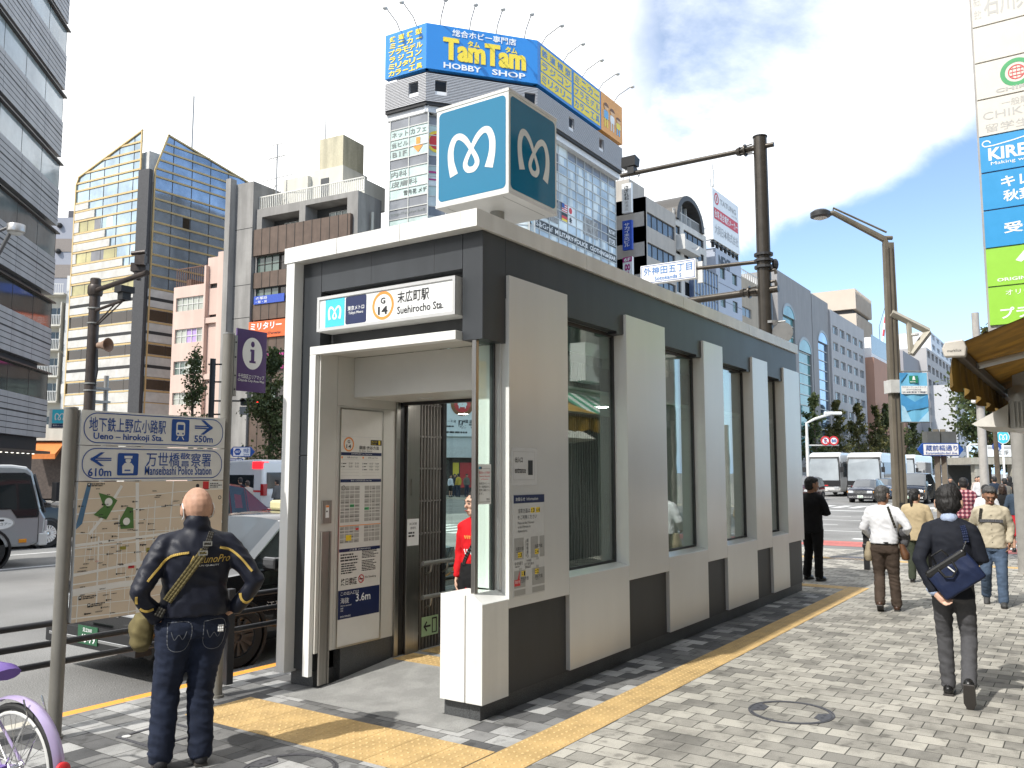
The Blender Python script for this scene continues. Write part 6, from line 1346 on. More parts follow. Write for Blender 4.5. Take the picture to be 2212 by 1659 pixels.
p=atd(228,860,20.5); t=thing('steel_post','slim galvanised post clamped to the rusty brown pole','post',(p.x,p.y,RZ)); b=MB(); b.cyl(p.x,p.y,RZ,atd(228,812,20.5).z,.055,GALV,14); part2(b,'pole',smooth=True)
b=MB()
for v in (844,872): z=atd(228,v,20.5).z; c=atd(197,v,20); b.box(min(p.x,c.x),min(p.y,c.y)-.02,z,max(p.x,c.x),max(p.y,c.y)+.02,z+.05,GALV)
part2(b,'clamp')
# traffic signal beyond
p=atd(456,890,48); t=thing('traffic_signal','black signal mast whose lights show red and a green arrow by the ginkgo','traffic light',(p.x,p.y,RZ))
b=MB(); b.cyl(p.x,p.y,RZ,atd(456,775,48).z,.16,BLACK,14); part2(b,'pole',smooth=True)
za=atd(456,866,48).z; e=p+RT*2.95
b=MB(); b.tube([(p.x,p.y,za),(e.x,e.y,za)],.05,BLACK,8)
for v in (787,825,895): z=atd(456,v,48).z; b.tube([(p.x-RT.x*.25,p.y-RT.y*.25,z),(p.x+RT.x*.62,p.y+RT.y*.62,z)],.05,BLACK,6)
part2(b,'arm')
def lamp_face(b,c,n,r,m): b.lathe(c,n,[(r,0),(r*.8,.03),(0,.06)],m,16)
RED_L=mat('signal_red_lit',(1,.04,.03),.4,emit=6); GRN_L=mat('signal_green_lit',(.05,1,.45),.4,emit=3); LENS=mat('signal_lens_off',(.05,.055,.05),.3); HOUS=mat('signal_housing',(.10,.105,.10),.5)
o=p+RT*1.65; n=-FW
def sig_box(b,c,w_,h_,dep,m): 
    c=Vector(c); a=[c+RT*sx*w_/2+Vector((0,0,sz*h_/2)) for sx,sz in ((-1,-1),(1,-1),(1,1),(-1,1))]; b.extr(a,FW*dep,m)
b=MB(); sig_box(b,(o.x+RT.x*.6,o.y+RT.y*.6,za-.05),1.25,.42,.25,HOUS); part2(b,'signal_head',bevel=.04)
for k in range(3):
    c=o+RT*(.2+.4*k); c=Vector((c.x,c.y,za-.05)); b=MB(); lamp_face(b,c-FW*.004,n,.155,RED_L if k==2 else LENS); part2(b,'signal_lamp',smooth=True)
    b=MB(); vs=[]; nn=9
    for i in range(nn):
        a=PI*i/(nn-1)
        for l in (0,.32): vs.append(c+RT*.18*cos(a)+Vector((0,0,.18*sin(a)))+n*l)
    b.add(vs,[(2*i,2*i+1,2*i+3,2*i+2) for i in range(nn-1)],HOUS); part2(b,'visor')
c=o+RT*1.0; c=Vector((c.x,c.y,za-.5)); b=MB(); sig_box(b,c,.42,.42,.25,HOUS); part2(b,'arrow_head',bevel=.04)
b=MB(); F=Face(b,c-FW*.02-RT*.2-Vector((0,0,.2)),RT); F.rect(.08,.175,.32,.225,GRN_L); F.line(.20,.07,.33,.2,.05,GRN_L,2); F.line(.20,.33,.33,.2,.05,GRN_L,3); part2(b,'arrow_lamp')
c=o+RT*.15; c=Vector((c.x,c.y,za-.55)); b=MB(); sig_box(b,c,.42,.45,.3,mat('pale_back_box',(.33,.33,.31),.6)); part2(b,'pedestrian_head',bevel=.03)
# street name plates
p=atd(513,1010,40); t=thing('street_name_sign','two stacked blue edged street name arrows on twin grey posts near the ambulance','street sign',(p.x,p.y,RZ))
b=MB(); b.cyl(p.x-.12,p.y,RZ,2.3,.04,GALV,10); part2(b,'post'); b=MB(); b.cyl(p.x+.14,p.y,RZ,2.3,.04,GALV,10); part2(b,'post')
def arrow_plate(u0,v0,u1,v1,d,jp,en,num=None,both=True,fs=1.):
    a=atd((u0+u1)/2,v1,d); c0=atd(u0,v1,d); w_=(u1-u0)*d/1850; h_=(v1-v0)*d/1850; b=MB(); F=Face(b,c0,RT,eps=.012)
    m=h_*.42
    pts=[(m,0),(w_-m,0),(w_,h_/2),(w_-m,h_),(m,h_),(0,h_/2)] if both else [(0,0),(w_-m,0),(w_,h_/2),(w_-m,h_),(0,h_)]
    b.extr([F.P(x,y,0) for x,y in pts],FW*.05,S_BLUE)
    k=h_*.08; x0=m*1.05 if both else k; F.rect(x0,k,w_-m*1.05,h_-k,S_WHITE,1)
    tx0=x0+k
    if num: F.poly([(tx0+h_*.36+h_*.36*cos(2*PI*i/6),h_/2+h_*.36*sin(2*PI*i/6)) for i in range(6)],S_BLUE,2); F.text(num,tx0+h_*.12,h_*.38,tx0+h_*.6,h_*.62,S_WHITE,3,.02); tx0+=h_*.85
    F.text(jp,tx0+k,h_*.40,w_-m*1.05-k,h_*.84,S_BLUE,2,.01); F.text(en,tx0+k,h_*.14,w_-m*1.05-k,h_*.33,S_BLUE,2,.01); part2(b,'name_plate')
arrow_plate(494,965,550,987,40,'中央通り','Chuo-dori Ave.','437'); arrow_plate(492,990,529,1006,40.1,'蔵前橋通り','Kuramaebashi-dori Ave.',None,False)
# the drum headed street lamp at the top left
p=atd(35,490,22); t=thing('street_lamp','drum headed street lamp reaching in from the top left edge','street lamp',(p.x-RT.x*1.6,p.y-RT.y*1.6,RZ))
b=MB(); b.lathe(p-Vector((0,0,.16)),(0,0,1),[(.19,0),(.215,.03),(.22,.2),(.21,.22),(0,.23)],mat('lamp_head_steel',(.5,.48,.45),.35,.8),24); b.lathe(p-Vector((0,0,.17)),(0,0,-1),[(.18,0),(.1,.05),(0,.06)],S_LGREY,20); part2(b,'lamp_head',smooth=True)
q=p-RT*1.6; b=MB(); LP=mat('lamp_pole_grey',(.11,.11,.11),.5,.3); b.tube([p-Vector((0,0,.05))-RT*.1,p-RT*.45-Vector((0,0,.8)),q-Vector((0,0,2.2))],.05,LP,10); b.tube([p-RT*.12+Vector((0,0,.02)),p-RT*.9-Vector((0,0,.3)),q-Vector((0,0,1.2))],.04,LP,8); part2(b,'arm',smooth=True)
b=MB(); b.box(q.x-.12,q.y-.12,RZ,q.x+.12,q.y+.12,p.z-1.0,LP); part2(b,'pole')
# small metro sign above the balconies' foot
p=atd(123,905,55); t=thing('metro_sign','small projecting blue metro sign on the left building behind the map board post','sign',(p.x,p.y,p.z))
b=MB(); F=Face(b,atd(105,925,55),RT,eps=.02); w_,h_=1.15,1.25; b.extr([F.P(0,0),F.P(w_,0),F.P(w_,h_),F.P(0,h_)],FW*.4,S_LGREY); F.rect(.2,.32,w_,h_-.05,SC_L,1); F.metro(.68,.75,.62,S_WHITE,2); F.rect(.2,.05,w_,.30,S_NAVY,1); F.text('東京メトロ',.28,.12,.95,.24,S_WHITE,2); part2(b,'box')

# ---------------------------------------------------------------- tall signal pole past the entrance
p=atd(1654,700,17); px,py=p.x,p.y; t=thing('signal_pole','tall dark bronze signal pole with horizontal arms behind the far end of the entrance','pole',(px,py,0))
BRZ=mat('bronze_pole',(.075,.066,.055),.32,.55,var=.15,dirt=.08)
def pz_(v): return atd(1654,v,17).z
b=MB(); b.cyl(px,py,0,pz_(297),.145,BRZ,24,.135); b.cyl(px,py,pz_(297),pz_(297)+.02,.15,DARKM,24); part2(b,'pole',smooth=True)
def armY(v0,u1,v1,r,name='arm',stub=True):
    z=pz_(v0); q=atx(u1,v1,px); b=MB(); b.tube([(px,py-.28 if stub else py,z),(px,q.y,q.z)],r,BRZ,12)
    zq_=z
    if stub:
        for k in range(6): a=2*PI*k/6; b.tube([(px+.10*cos(a),py+.15,z+.10*sin(a)),(px+.07*cos(a),py+.42,z+.07*sin(a))],.014,BRZ,5)
        b.lathe((px,py+.30,z),(0,1,0),[(.06,0),(.13,.0),(.13,.03),(.06,.03)],BRZ,14); b.lathe((px,py+.42,z),(0,1,0),[(.06,0),(.10,.0),(.075,.08)],BRZ,14)
    part2(b,name,smooth=True); return q
q=armY(318,1341,380,.05); b=MB(); c=atx(1366,372,px); b.box(px-.1,c.y-.08,c.z-.05,px+.1,c.y+.08,c.z+.1,BLACK); b.extr([(px-.12,c.y-.12,c.z+.12),(px+.1,c.y-.12,c.z+.12),(px+.1,c.y-.14,c.z+.30),(px-.14,c.y-.14,c.z+.34)],(0,.34,0),BLACK); b.tube([(px,c.y-.1,c.z),(px,c.y-.16,c.z-.14),(px,c.y-.2,c.z-.05)],.012,BLACK,5); part2(b,'camera')
armY(564,1480,583,.042,stub=False); armY(627,1350,669,.075)
b=MB()
for v in (553,566,580): z=pz_(v); b.lathe((px,py,z),(0,0,1),[(.14,0),(.19,.0),(.19,.05),(.14,.05)],DARKM,16)
b.ball((px+.1,py-.2,pz_(572)),(.09,.07,.12),BLACK,8,6)
for v in (586,610): b.tube([(px,py-.12,pz_(v)),(px,py-.22,pz_(v)),(px,py-.24,pz_(v)-.08)],.035,BRZ,8)
part2(b,'clamp')
b=MB(); za=pz_(700); b.lathe((px+.05,py-.1,za),(0,0,1),[(.15,0),(.17,0),(.17,.05),(.15,.05)],GALV,14); b.tube([(px,py-.1,za+.02),(px,py-.4,za+.02)],.02,GALV,6); part2(b,'clamp')
b=MB(); b.lathe((px-.03,py-.34,pz_(722)),(1,0,0),[(0,0),(.21,0),(.21,.012),(0,.013)],mat('sign_back_grey',(.17,.17,.165),.45,.3),28); part2(b,'round_sign_back')
# hanging intersection name plate
tt=thing('intersection_sign','white place name board with blue characters hung on the tall bronze pole\'s arm','sign',tuple(atx(1443,590,px-.1)))
b=MB(); a=atx(1383.5,574,px-.1); c=atx(1503,603,px-.1); z1=atx(1502,559,px-.1).z; z0=atx(1386,612,px-.1).z; z0=(z0+c.z)/2; z1=(z1+a.z)/2; F=Face(b,(px-.1,a.y,z0),(0,-1,0),eps=.003); w_=a.y-c.y; h_=z1-z0
b.box(px-.098,c.y,z0,px+.06,a.y,z1,S_WHITE); F.ring([(.02,.02),(w_-.02,.02),(w_-.02,h_-.02),(.02,h_-.02)],[(.03,.03),(w_-.03,.03),(w_-.03,h_-.03),(.03,h_-.03)],S_BLUE); LB2=mat('sign_mid_blue',(.06,.20,.50),.4)
F.text('外神田五丁目',w_*.06,h_*.44,w_*.94,h_*.86,LB2,2,.006); F.text('Sotokanda 5',w_*.26,h_*.13,w_*.75,h_*.34,LB2,2,.012); b.build('board',tt,world=True)
b=MB(); b.box(px-.02,c.y-.12,z0-.1,px+.05,c.y-.002,z1-.06,S_LGREY); b.build('bracket',tt,world=True)

# ---------------------------------------------------------------- lamp pole with the banner
p=atd(1944,1085,19); t=thing('street_lamp','weathered brown street lamp with long sloped arm, triangular bracket and flag banner','street lamp',(p.x,p.y,0))
LB=mat('weathered_brown_steel',(.20,.175,.135),.6,.2,var=.15,scale=3,dirt=.25)
lx,ly=p.x,p.y; zt=atd(1918,525,19).z; M=Matrix(((RT.x,FW.x,0,lx),(RT.y,FW.y,0,ly),(0,0,1,0),(0,0,0,1)))
b=MB(); vs=[M@Vector((x*k,y*k,z)) for z,k in ((0,1.05),(zt,.82)) for x,y in ((-.13,-.09),(.13,-.09),(.13,.09),(-.13,.09))]; b.add(vs,[(3,2,1,0),(4,5,6,7)]+[(i,(i+1)%4,4+(i+1)%4,4+i) for i in range(4)],LB)
for s in (-.045,.045): b.box(s-.006,-.115,0,s+.006,-.088,zt-.1,mat('pole_groove',(.07,.06,.05),.7),M)
part2(b,'pole',bevel=.015)
e=atd(1762,468,19); top=M@Vector((-.02,0,zt)); b=MB(); mid=atd(1800,460,19); b.tube([top-Vector((0,0,.15)),top+(mid-top)*.05+Vector((0,0,.05)),mid],[.085,.075,.06],LB,10); b.tube([mid,e],.055,LB,10); b.tube([M@Vector((-.1,0,zt+.12)),M@Vector((.1,0,zt+.12))],.05,LB,8)
b.tube([top+Vector((0,0,.25)),mid+Vector((0,0,.12)),mid],.022,LB,6); part2(b,'arm',smooth=True)
b=MB(); h=atd(1772,462,19); b.lathe(h-Vector((0,0,.1)),(0,0,1),[(.16,0),(.22,.03),(.22,.13),(.15,.18),(0,.19)],DARKM,20); b.lathe(h-Vector((0,0,.101)),(0,0,-1),[(.15,0),(.08,.03),(0,.035)],S_LGREY,16); part2(b,'lamp_head',smooth=True)
tri=[atd(u,v,18.9) for u,v in ((1926,676),(2006,716),(1968,765))]; b=MB(); OFF=mat('bracket_cream',(.42,.39,.32),.6,var=.08,dirt=.12)
b.tube([tri[0],tri[1]],.085,OFF,4); b.tube([tri[1],tri[2]],.085,OFF,4); b.tube([tri[2],atd(1962,690,18.9)],.06,OFF,4); part2(b,'triangular_bracket')
b=MB(); b.lathe(atd(1975,724,18.9)-Vector((0,0,.03)),(0,0,1),[(0,0),(.1,.02),(.1,.06),(0,.08)],S_LGREY,12); part2(b,'bracket_lamp')
z0=atd(1935,850,19).z; z1=atd(1935,822,19).z; b=MB(); b.box(-.17,-.17,z0,.17,.17,z1,mat('white_band_box',(.55,.55,.53),.5,dirt=.1),M); part2(b,'band_box',bevel=.01)
b=MB(); b.box(-.06,-.125,1.85-75/1850*19-.08,.06,-.10,1.85-75/1850*19+.1,DARKM,M); part2(b,'hatch')
tt=thing('banner','light blue event banner with green crest hung beside the brown lamp pole','banner',tuple(atd(1977,803,18.8)))
BN=mat('banner_light_blue',(.16,.46,.68),.7,var=.05); BN2=mat('banner_mid_blue',(.06,.28,.55),.7); BN3=mat('banner_pale',(.38,.62,.78),.7)
b=MB(); F=Face(b,atd(1948,911,18.8),RT,eps=.004); w_=59*18.8/1850; h_=107*18.8/1850
n=8; vs=[]
for l in (0,-.012):
    for i in range(n+1):
        for j in range(2): vs.append(F.P(w_*i/n,h_*j)+FW*(.010*sin(i*1.3)-l))
b.add(vs,[(2*i,2*i+2,2*i+3,2*i+1) for i in range(n)]+[(2*(n+1)+2*i,2*(n+1)+2*i+1,2*(n+1)+2*i+3,2*(n+1)+2*i+2) for i in range(n)],BN)
F.o=F.o-FW*.014
F.poly([(0,h_*.58),(w_*.5,h_*.40),(w_,h_*.55),(w_,h_*.3),(0,h_*.2)],BN2,1); F.poly([(0,0),(w_*.35,0),(w_*.12,h_*.3),(0,h_*.34)],BN3,2); F.poly([(w,0) for w in ()] or [(w_,0),(w_,h_*.22),(w_*.6,0)],BN3,2); F.poly([(0,h_),(w_*.3,h_),(0,h_*.8)],BN2,1)
F.rect(w_*.33,h_*.79,w_*.66,h_*.94,mat('crest_green',(.02,.22,.12),.6),2); F.poly([(w_*.44,h_*.85),(w_*.56,h_*.85),(w_*.53,h_*.93),(w_*.47,h_*.93)],S_WHITE,3); F.lines(1,w_*.36,h_*.80,w_*.64,h_*.825,S_WHITE,3,3)
F.rect(0.02*w_,h_*.565,w_*.98,h_*.73,S_WHITE,3); F.text('ラグビーワールドカップ',w_*.05,h_*.685,w_*.93,h_*.72,S_NAVY,4); F.text('2019™日本大会',w_*.2,h_*.635,w_*.75,h_*.672,S_NAVY,4); F.text('2019年東京で開催！',w_*.05,h_*.58,w_*.95,h_*.622,S_NAVY,4,.01)
b.build('cloth',tt,world=True)
b=MB()
for v in (802,912): c=atd(1945,v,18.8); b.tube([c,c+RT*.65],.012,GALV,6)
b.build('rod',tt,world=True)
# blue edged avenue sign on twin posts
p=atd(2033,1010,24); t=thing('street_name_sign','blue double arrow avenue sign on twin brown posts in front of the waiting cars','street sign',(p.x,p.y,0))
for u in (2027,2042): c=atd(u,1040,24.1); b=MB(); b.box(c.x-.07,c.y-.07,0,c.x+.07,c.y+.07,3.05,LB); part2(b,'post')
arrow_plate(1983,957,2083,985,23.9,'蔵前橋通り','Kuramaebashi-dori Ave.')
b=MB(); sig_box(b,atd(2017,948,24),.36,.42,.3,HOUS); part2(b,'signal_back'); b=MB(); sig_box(b,atd(2050,946,24),.42,.36,.3,HOUS); part2(b,'signal_back')
p=atd(2078,1000,24.4); b=MB()
# slim pole at the kerb and the grey shop pillar
p=atd(2125,1010,30); t=thing('utility_pole','pale concrete utility pole beside the far station entrance','pole',(p.x,p.y,0)); b=MB(); b.cyl(p.x,p.y,0,7.5,.15,mat('pale_pole',(.42,.40,.37),.7,dirt=.15),16,.12); part2(b,'pole',smooth=True); b=MB(); z=atd(2125,870,30).z; b.box(p.x-.3,p.y-.25,z,p.x+.3,p.y+.25,z+.5,S_LGREY); part2(b,'equipment_box')
p=atd(2203,1000,16); t=thing('shop_pillar','grey pillar at the right edge of the photo under the canopies','pillar',(p.x,p.y,0)); b=MB(); b.cyl(p.x,p.y,0,2.9,.13,mat('grey_pillar',(.30,.29,.27),.7,dirt=.1),16); part2(b,'shaft',smooth=True)
# round speed signs over the road
p=atd(1745,1000,60); t=thing('road_sign','pair of round red ringed traffic signs on a far curved lamp pole','road sign',(p.x,p.y,0))
b=MB(); ztp=atd(1745,945,60).z; b.cyl(p.x,p.y,0,ztp,.12,S_LGREY,10); b.tube([(p.x,p.y,ztp-.5),(p.x+RT.x*.05,p.y,ztp+1),tuple(atd(1760,905,60)),tuple(atd(1795,894,60))],.10,S_LGREY,8); part2(b,'pole'); b=MB(); c=atd(1796,893,60); b.tube([c-RT*.5,c+RT*.7],.12,S_WHITE,8); part2(b,'lamp_head')
for u,s in ((1783,'↰'),(1801,'50')):
    b=MB(); c=atd(u,952,59.8); F=Face(b,c-RT*.35-Vector((0,0,.35)),RT,eps=.02); F.disc(.35,.35,.33,S_WHITE,0); F.oring(.35,.35,.23,.33,S_RED,1); 
    if s=='50': F.text('50',.18,.25,.52,.45,S_BLUE,2,.03)
    else: F.line(.3,.2,.3,.5,.06,S_BLUE,2); F.line(.3,.48,.45,.42,.06,S_BLUE,2); F.line(.2,.5,.5,.2,.05,S_RED,3)
    part2(b,'round_plate')
b=MB(); z=atd(1780,962,60).z; c=atd(1812,962,60); b.tube([(p.x,p.y,z),c],.05,S_LGREY,6); part2(b,'arm')
# far station entrance and its blue disc
p=atd(2150,1060,56); t=thing('subway_entrance','small open subway entrance with flat roof and name board across the side street','subway entrance',(p.x,p.y,0))
M=Matrix(((RT.x,FW.x,0,p.x),(RT.y,FW.y,0,p.y),(0,0,1,0),(0,0,0,1))); GB=mat('beige_concrete',(.36,.34,.29),.8,dirt=.12)
def zf_(v): return atd(2150,v,56).z
b=MB(); b.box(-1.6,-.2,zf_(1003),1.5,4,zf_(988),GB,M); part2(b,'roof')
for x0,x1 in ((-1.25,-.35),(1.15,1.45)): b=MB(); b.box(x0,0,0,x1,.5,zf_(1003)-.004,GB,M); part2(b,'pillar')
b=MB(); b.box(-.34,1.5,0,1.14,1.6,1.1,GB,M); b.box(-1.2,3.5,0,1.4,3.7,zf_(1003)-.01,mat('dark_stair',(.06,.06,.055),.8),M); part2(b,'back_wall')
b=MB(); b.box(-.45,-.1,zf_(987)+.01,1.5,.1,zf_(962),S_WHITE,M); F=Face(b,M@Vector((-.45,-.105,zf_(987)+.01)),RT,eps=.01); F.text('末広町駅',.5,.12,1.4,.42,S_BLACK,1); F.rect(.05,.5,1.9,.68,S_GREY,1); part2(b,'name_board')
b=MB(); b.tube([M@Vector((-1.5,.3,zf_(988))),M@Vector((-1.5,.3,zf_(965))),M@Vector((-1.3,.3,zf_(960))),M@Vector((-.5,.3,zf_(960)))],.07,S_LGREY,8); part2(b,'roof_railing')
p=atd(2165,944,52); t=thing('metro_sign','round light blue metro disc on a white post by the far entrance','sign',(p.x,p.y,0)); b=MB(); b.cyl(p.x,p.y,0,p.z-.4,.06,S_WHITE,10); part2(b,'post'); b=MB(); F=Face(b,p-RT*.42-Vector((0,0,.42))-FW*.07,RT,eps=.01); F.disc(.42,.42,.42,S_WHITE,0); F.disc(.42,.42,.38,SC_L,1); F.metro(.42,.42,.5,S_WHITE,2); part2(b,'disc')
p=atd(2152,965,50); t=thing('road_sign','small round blue pedestrian sign near the metro disc','road sign',(p.x,p.y,0)); b=MB(); b.cyl(p.x,p.y,0,p.z,.03,S_LGREY,8); part2(b,'post'); b=MB(); F=Face(b,p-RT*.3-Vector((0,0,.3))-FW*.05,RT,eps=.01); F.disc(.3,.3,.27,S_BLUE,0); F.disc(.22,.36,.05,S_WHITE,1); F.poly([(.15,.12),(.29,.12),(.26,.31),(.18,.31)],S_WHITE,1); F.poly([(.34,.12),(.44,.12),(.42,.26),(.36,.26)],S_WHITE,1); part2(b,'disc')
p=atd(2106,992,75); t=thing('traffic_signal','far traffic light showing green above the queue of cars','traffic light',(p.x,p.y,RZ)); b=MB(); b.cyl(p.x,p.y,RZ,p.z+.6,.08,S_LGREY,8); part2(b,'pole'); b=MB(); sig_box(b,p-FW*.3,1.25,.4,.25,HOUS); part2(b,'signal_head'); b=MB(); lamp_face(b,p-FW*.31-RT*.35,-FW,.2,GRN_L); part2(b,'signal_lamp')
# bollard-like black barrier posts by the crossing
for k,(u,v) in enumerate(((1869,1120),(1990,1120),(2003,1118))):
    p=atd(u,v,16.5+k*.2); t=thing('barrier_post','black ribbed barrier post beside the white shirted walker' if k==0 else 'black ribbed barrier post standing behind the two suit and coat walkers','post',(p.x,p.y,0),0,'black barrier posts'); b=MB(); b.box(-.05,-.05,0,.05,.05,1.0,BLACK); 
    for z in (.42,.66,.9): b.box(-.12,-.05,z,.12,.05,z+.07,BLACK)
    b.build('post',t,bevel=.01)
# ---------------------------------------------------------------- right hand side: blade sign, awnings, shop row
X0=16.; a=atx(2122,500,X0); yl=a.y; t=thing('blade_sign_tower','tall stack of white, blue and green tenant sign panels at the right edge','sign',(X0,yl-.75,4))
def zt_(v): 
    return atx(2110+v*.043,v,X0).z
LIME=mat('sign_lime',(.27,.56,.05),.4,var=.03); SKYB=mat('sign_sky_blue',(.02,.27,.58),.4,var=.03); OFFW=mat('sign_offwhite',(.62,.60,.55),.4,var=.03)
edges=[-180,-100,-20,60,137.6,217,296.6,375,456,537.6,621,704.5]; W_=1.5
b=MB(); z0=zt_(716); z1=zt_(-190); b.box(X0+.02,yl-W_,z0,X0+.35,yl,z1,mat('sign_case_grey',(.33,.32,.31),.5,dirt=.1)); b.build('case',t,world=True)
mats_=[OFFW,OFFW,OFFW,OFFW,OFFW,OFFW,SKYB,SKYB,SKYB,LIME,LIME]
for i in range(11):
    za,zb=zt_(edges[i+1])+.012,zt_(edges[i])-.012; b=MB(); b.box(X0-.02,yl-W_+.03,za,X0+.018,yl-.035,zb,mats_[i]); F=Face(b,(X0-.021,yl-.035,za),(0,-1,0),eps=.002); w=W_-.065; h=zb-za
    if i in (0,1,2): F.text('株式',.03,h*.55,.14,h*.82,S_GREY,1); F.text('会社',.03,h*.2,.14,h*.47,S_GREY,1); F.text('石川製作所' if i<2 else '石川興業',.18,h*.2,.18+.95,h*.85,S_GREY,1,.02)
    if i==2: pass
    if i==4:
        F.oring(.60,h*.55,.17,.24,S_GREEN,1,40); F.rect(.72,h*.42,.9,h*.68,OFFW,2); F.oring(.60,h*.55,.11,.125,S_RED,2); 
        for k in (-.06,0,.06): F.rect(.50,h*.55+k-.005,.70,h*.55+k+.005,S_RED,2.5); F.line(.60+k,h*.55-.11,.60+k,h*.55+.11,.008,S_RED,2.7)
        F.text('CHIKYUJIN',.28,h*.05,1.25,h*.19,S_GREY,2,.03)
    if i==5: F.text('一般財団法人',.36,h*.70,1.15,h*.90,S_GREY,1); F.text('CHIKYUJIN',.07,h*.36,1.3,h*.64,S_GREY,1); F.text('留学生支援',.10,h*.07,1.2,h*.30,S_GREY,1)
    if i==6: F.text('KIREIMO',.12,h*.30,1.2,h*.66,S_WHITE,1,.03); F.text('Making women more',.15,h*.14,1.25,h*.26,S_WHITE,1); F.path([(.10+.06*cos(x),h*.80+.05*sin(x)) for x in [k*.5 for k in range(11)]]+[(.2,h*.72),(.5,h*.78),(.9,h*.9),(1.3,h*.93)],.018,S_WHITE,1)
    if i==7: F.text('キレイモ',.28,h*.55,1.2,h*.85,S_WHITE,1,.02); F.text('秋葉原店',.30,h*.15,1.2,h*.46,S_WHITE,1,.02)
    if i==8: F.text('受付 8F',.28,h*.33,1.2,h*.62,S_WHITE,1,.02)
    if i==9:
        F.poly([(.42,h*.62),(.58,h*.92),(.72,h*.86),(.86,h*.92),(1.0,h*.92),(1.2,h*.66),(1.08,h*.55),(1.0,h*.64),(1.0,h*.30),(.58,h*.30),(.58,h*.66),(.5,h*.56)],S_WHITE,1)
        for k in range(12): F.rect(.66+.08*(k%4),h*(.40+.1*(k//4)),.72+.08*(k%4),h*(.48+.1*(k//4)),(SC_L,S_RED,S_YELLOW,S_GREEN)[k%4],2)
        F.text('ORIGINAL T-SHIRT',.14,h*.10,1.2,h*.19,S_WHITE,2,.02)
    if i==10: F.text('オリジナルウェア',.25,h*.76,1.25,h*.90,S_WHITE,1); F.text('製作専門店',.55,h*.54,1.25,h*.69,S_WHITE,1); F.text('プラスワン',.16,h*.14,1.25,h*.44,S_WHITE,1,.02)
    b.build('sign_panel',t,world=True)
# yellow awning
X1=7.5; yb=.1155*X1; zb=atx(2074,757,X1).z; t=thing('shop_awning','yellow canvas awning with wavy stained valance darkened for shade at the right edge','awning',(X1,-1,0))
YEL=mat('yellow_canvas',(.50,.26,.028),.8,var=.18,scale=1.5,dirt=.35); YD=mat('yellow_canvas_shaded',(.34,.20,.03),.85,var=.3,scale=3,dirt=.5); CAP=mat('cream_cap',(.48,.45,.40),.5)  # valance cloth: copy of the canvas with shade in its colour, plus dirt
b=MB(); n=14; L_=5.6
vs=[]; 
for i in range(2):
    for j in range(9): f=j/8; y=yb+(-1.-yb)*f; vs.append((X1+.08+i*L_,y,zb+.05+.95*f-.10*sin(PI*f)))
for k in list(vs): vs.append((k[0],k[1],k[2]+.006))
b.add(vs,[(j,j+1,9+j+1,9+j) for j in range(8)]+[(18+j,18+9+j,18+9+j+1,18+j+1) for j in range(8)],YEL); b.build('canvas',t,world=True)
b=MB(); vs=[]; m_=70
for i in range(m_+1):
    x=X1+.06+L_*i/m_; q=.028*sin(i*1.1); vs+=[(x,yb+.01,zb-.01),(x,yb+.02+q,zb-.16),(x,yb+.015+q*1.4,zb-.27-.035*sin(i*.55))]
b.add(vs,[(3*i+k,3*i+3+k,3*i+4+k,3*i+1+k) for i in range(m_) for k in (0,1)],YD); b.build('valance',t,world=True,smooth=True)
b=MB(); b.box(X1+.05,yb-.05,zb-.03,X1+L_+.1,yb+.035,zb+.05,mat('awning_bar_brown',(.10,.075,.05),.5)); b.build('front_bar',t,world=True,bevel=.01)
b=MB(); b.extr([(X1-.02,yb+.06,zb-.045),(X1-.02,yb+.075,zb+.02),(X1-.02,yb+.05,zb+.075),(X1-.02,yb-.08,zb+.085),(X1-.02,yb-.10,zb+.02),(X1-.02,yb-.09,zb-.05)],(.09,0,0),CAP); F=Face(b,(X1-.021,yb+.05,zb-.01),(0,-1,0)); F.text('markilux',.015,.0,.115,.022,DARKM,1); b.build('end_cap',t,world=True,bevel=.01)
for x in (X1+1.2,X1+4.2): b=MB(); b.tube([(x,yb-.06,zb),(x+.45,-.1,zb+.25),(x,-1.,zb+.35)],.03,S_LGREY,8); b.build('folding_arm',t,world=True)
# white canopy with a ribbed side, and grey arm housing
XC=11.; t=thing('shop_canopy','small white wedge shaped canopy with ribbed grey side under the yellow awning','canopy',(XC,.3,0))
def cy(u,v): q=atx(u,v,XC); return (q.y,q.z)
b=MB(); pr=[cy(2099,916),cy(2178,873),cy(2178,923),cy(2110,921)]; b.extr([(XC,y,z) for y,z in pr],(1.6,0,0),mat('canopy_white',(.60,.58,.53),.6,dirt=.08)); b.build('wedge',t,world=True)
b=MB(); y0,z1=cy(2178,864); y1,z0=cy(2230,924); b.box(XC+.05,y1,z0,XC+1.6,y0-.004,z1,S_LGREY)
k=y1
while k<y0-.02: b.box(XC+.01,k,z0+.01,XC+.048,k+.02,z1-.01,S_LGREY); k+=.04
b.build('ribbed_side',t,world=True)
b=MB(); y0,z1=cy(2186,792); y1,z0=cy(2235,862); b.box(XC-.1,y1,z0,XC+.3,y0,z1,GALV); b.box(XC-.12,y1,z1,XC+.3,y0+.02,z1+.03,DARKM); b.lathe((XC-.1,(y0+y1)/2+.06,z0+.06),(-1,0,0),[(.09,0),(.09,.03),(0,.05)],GALV,16); b.build('arm_housing',t,world=True)
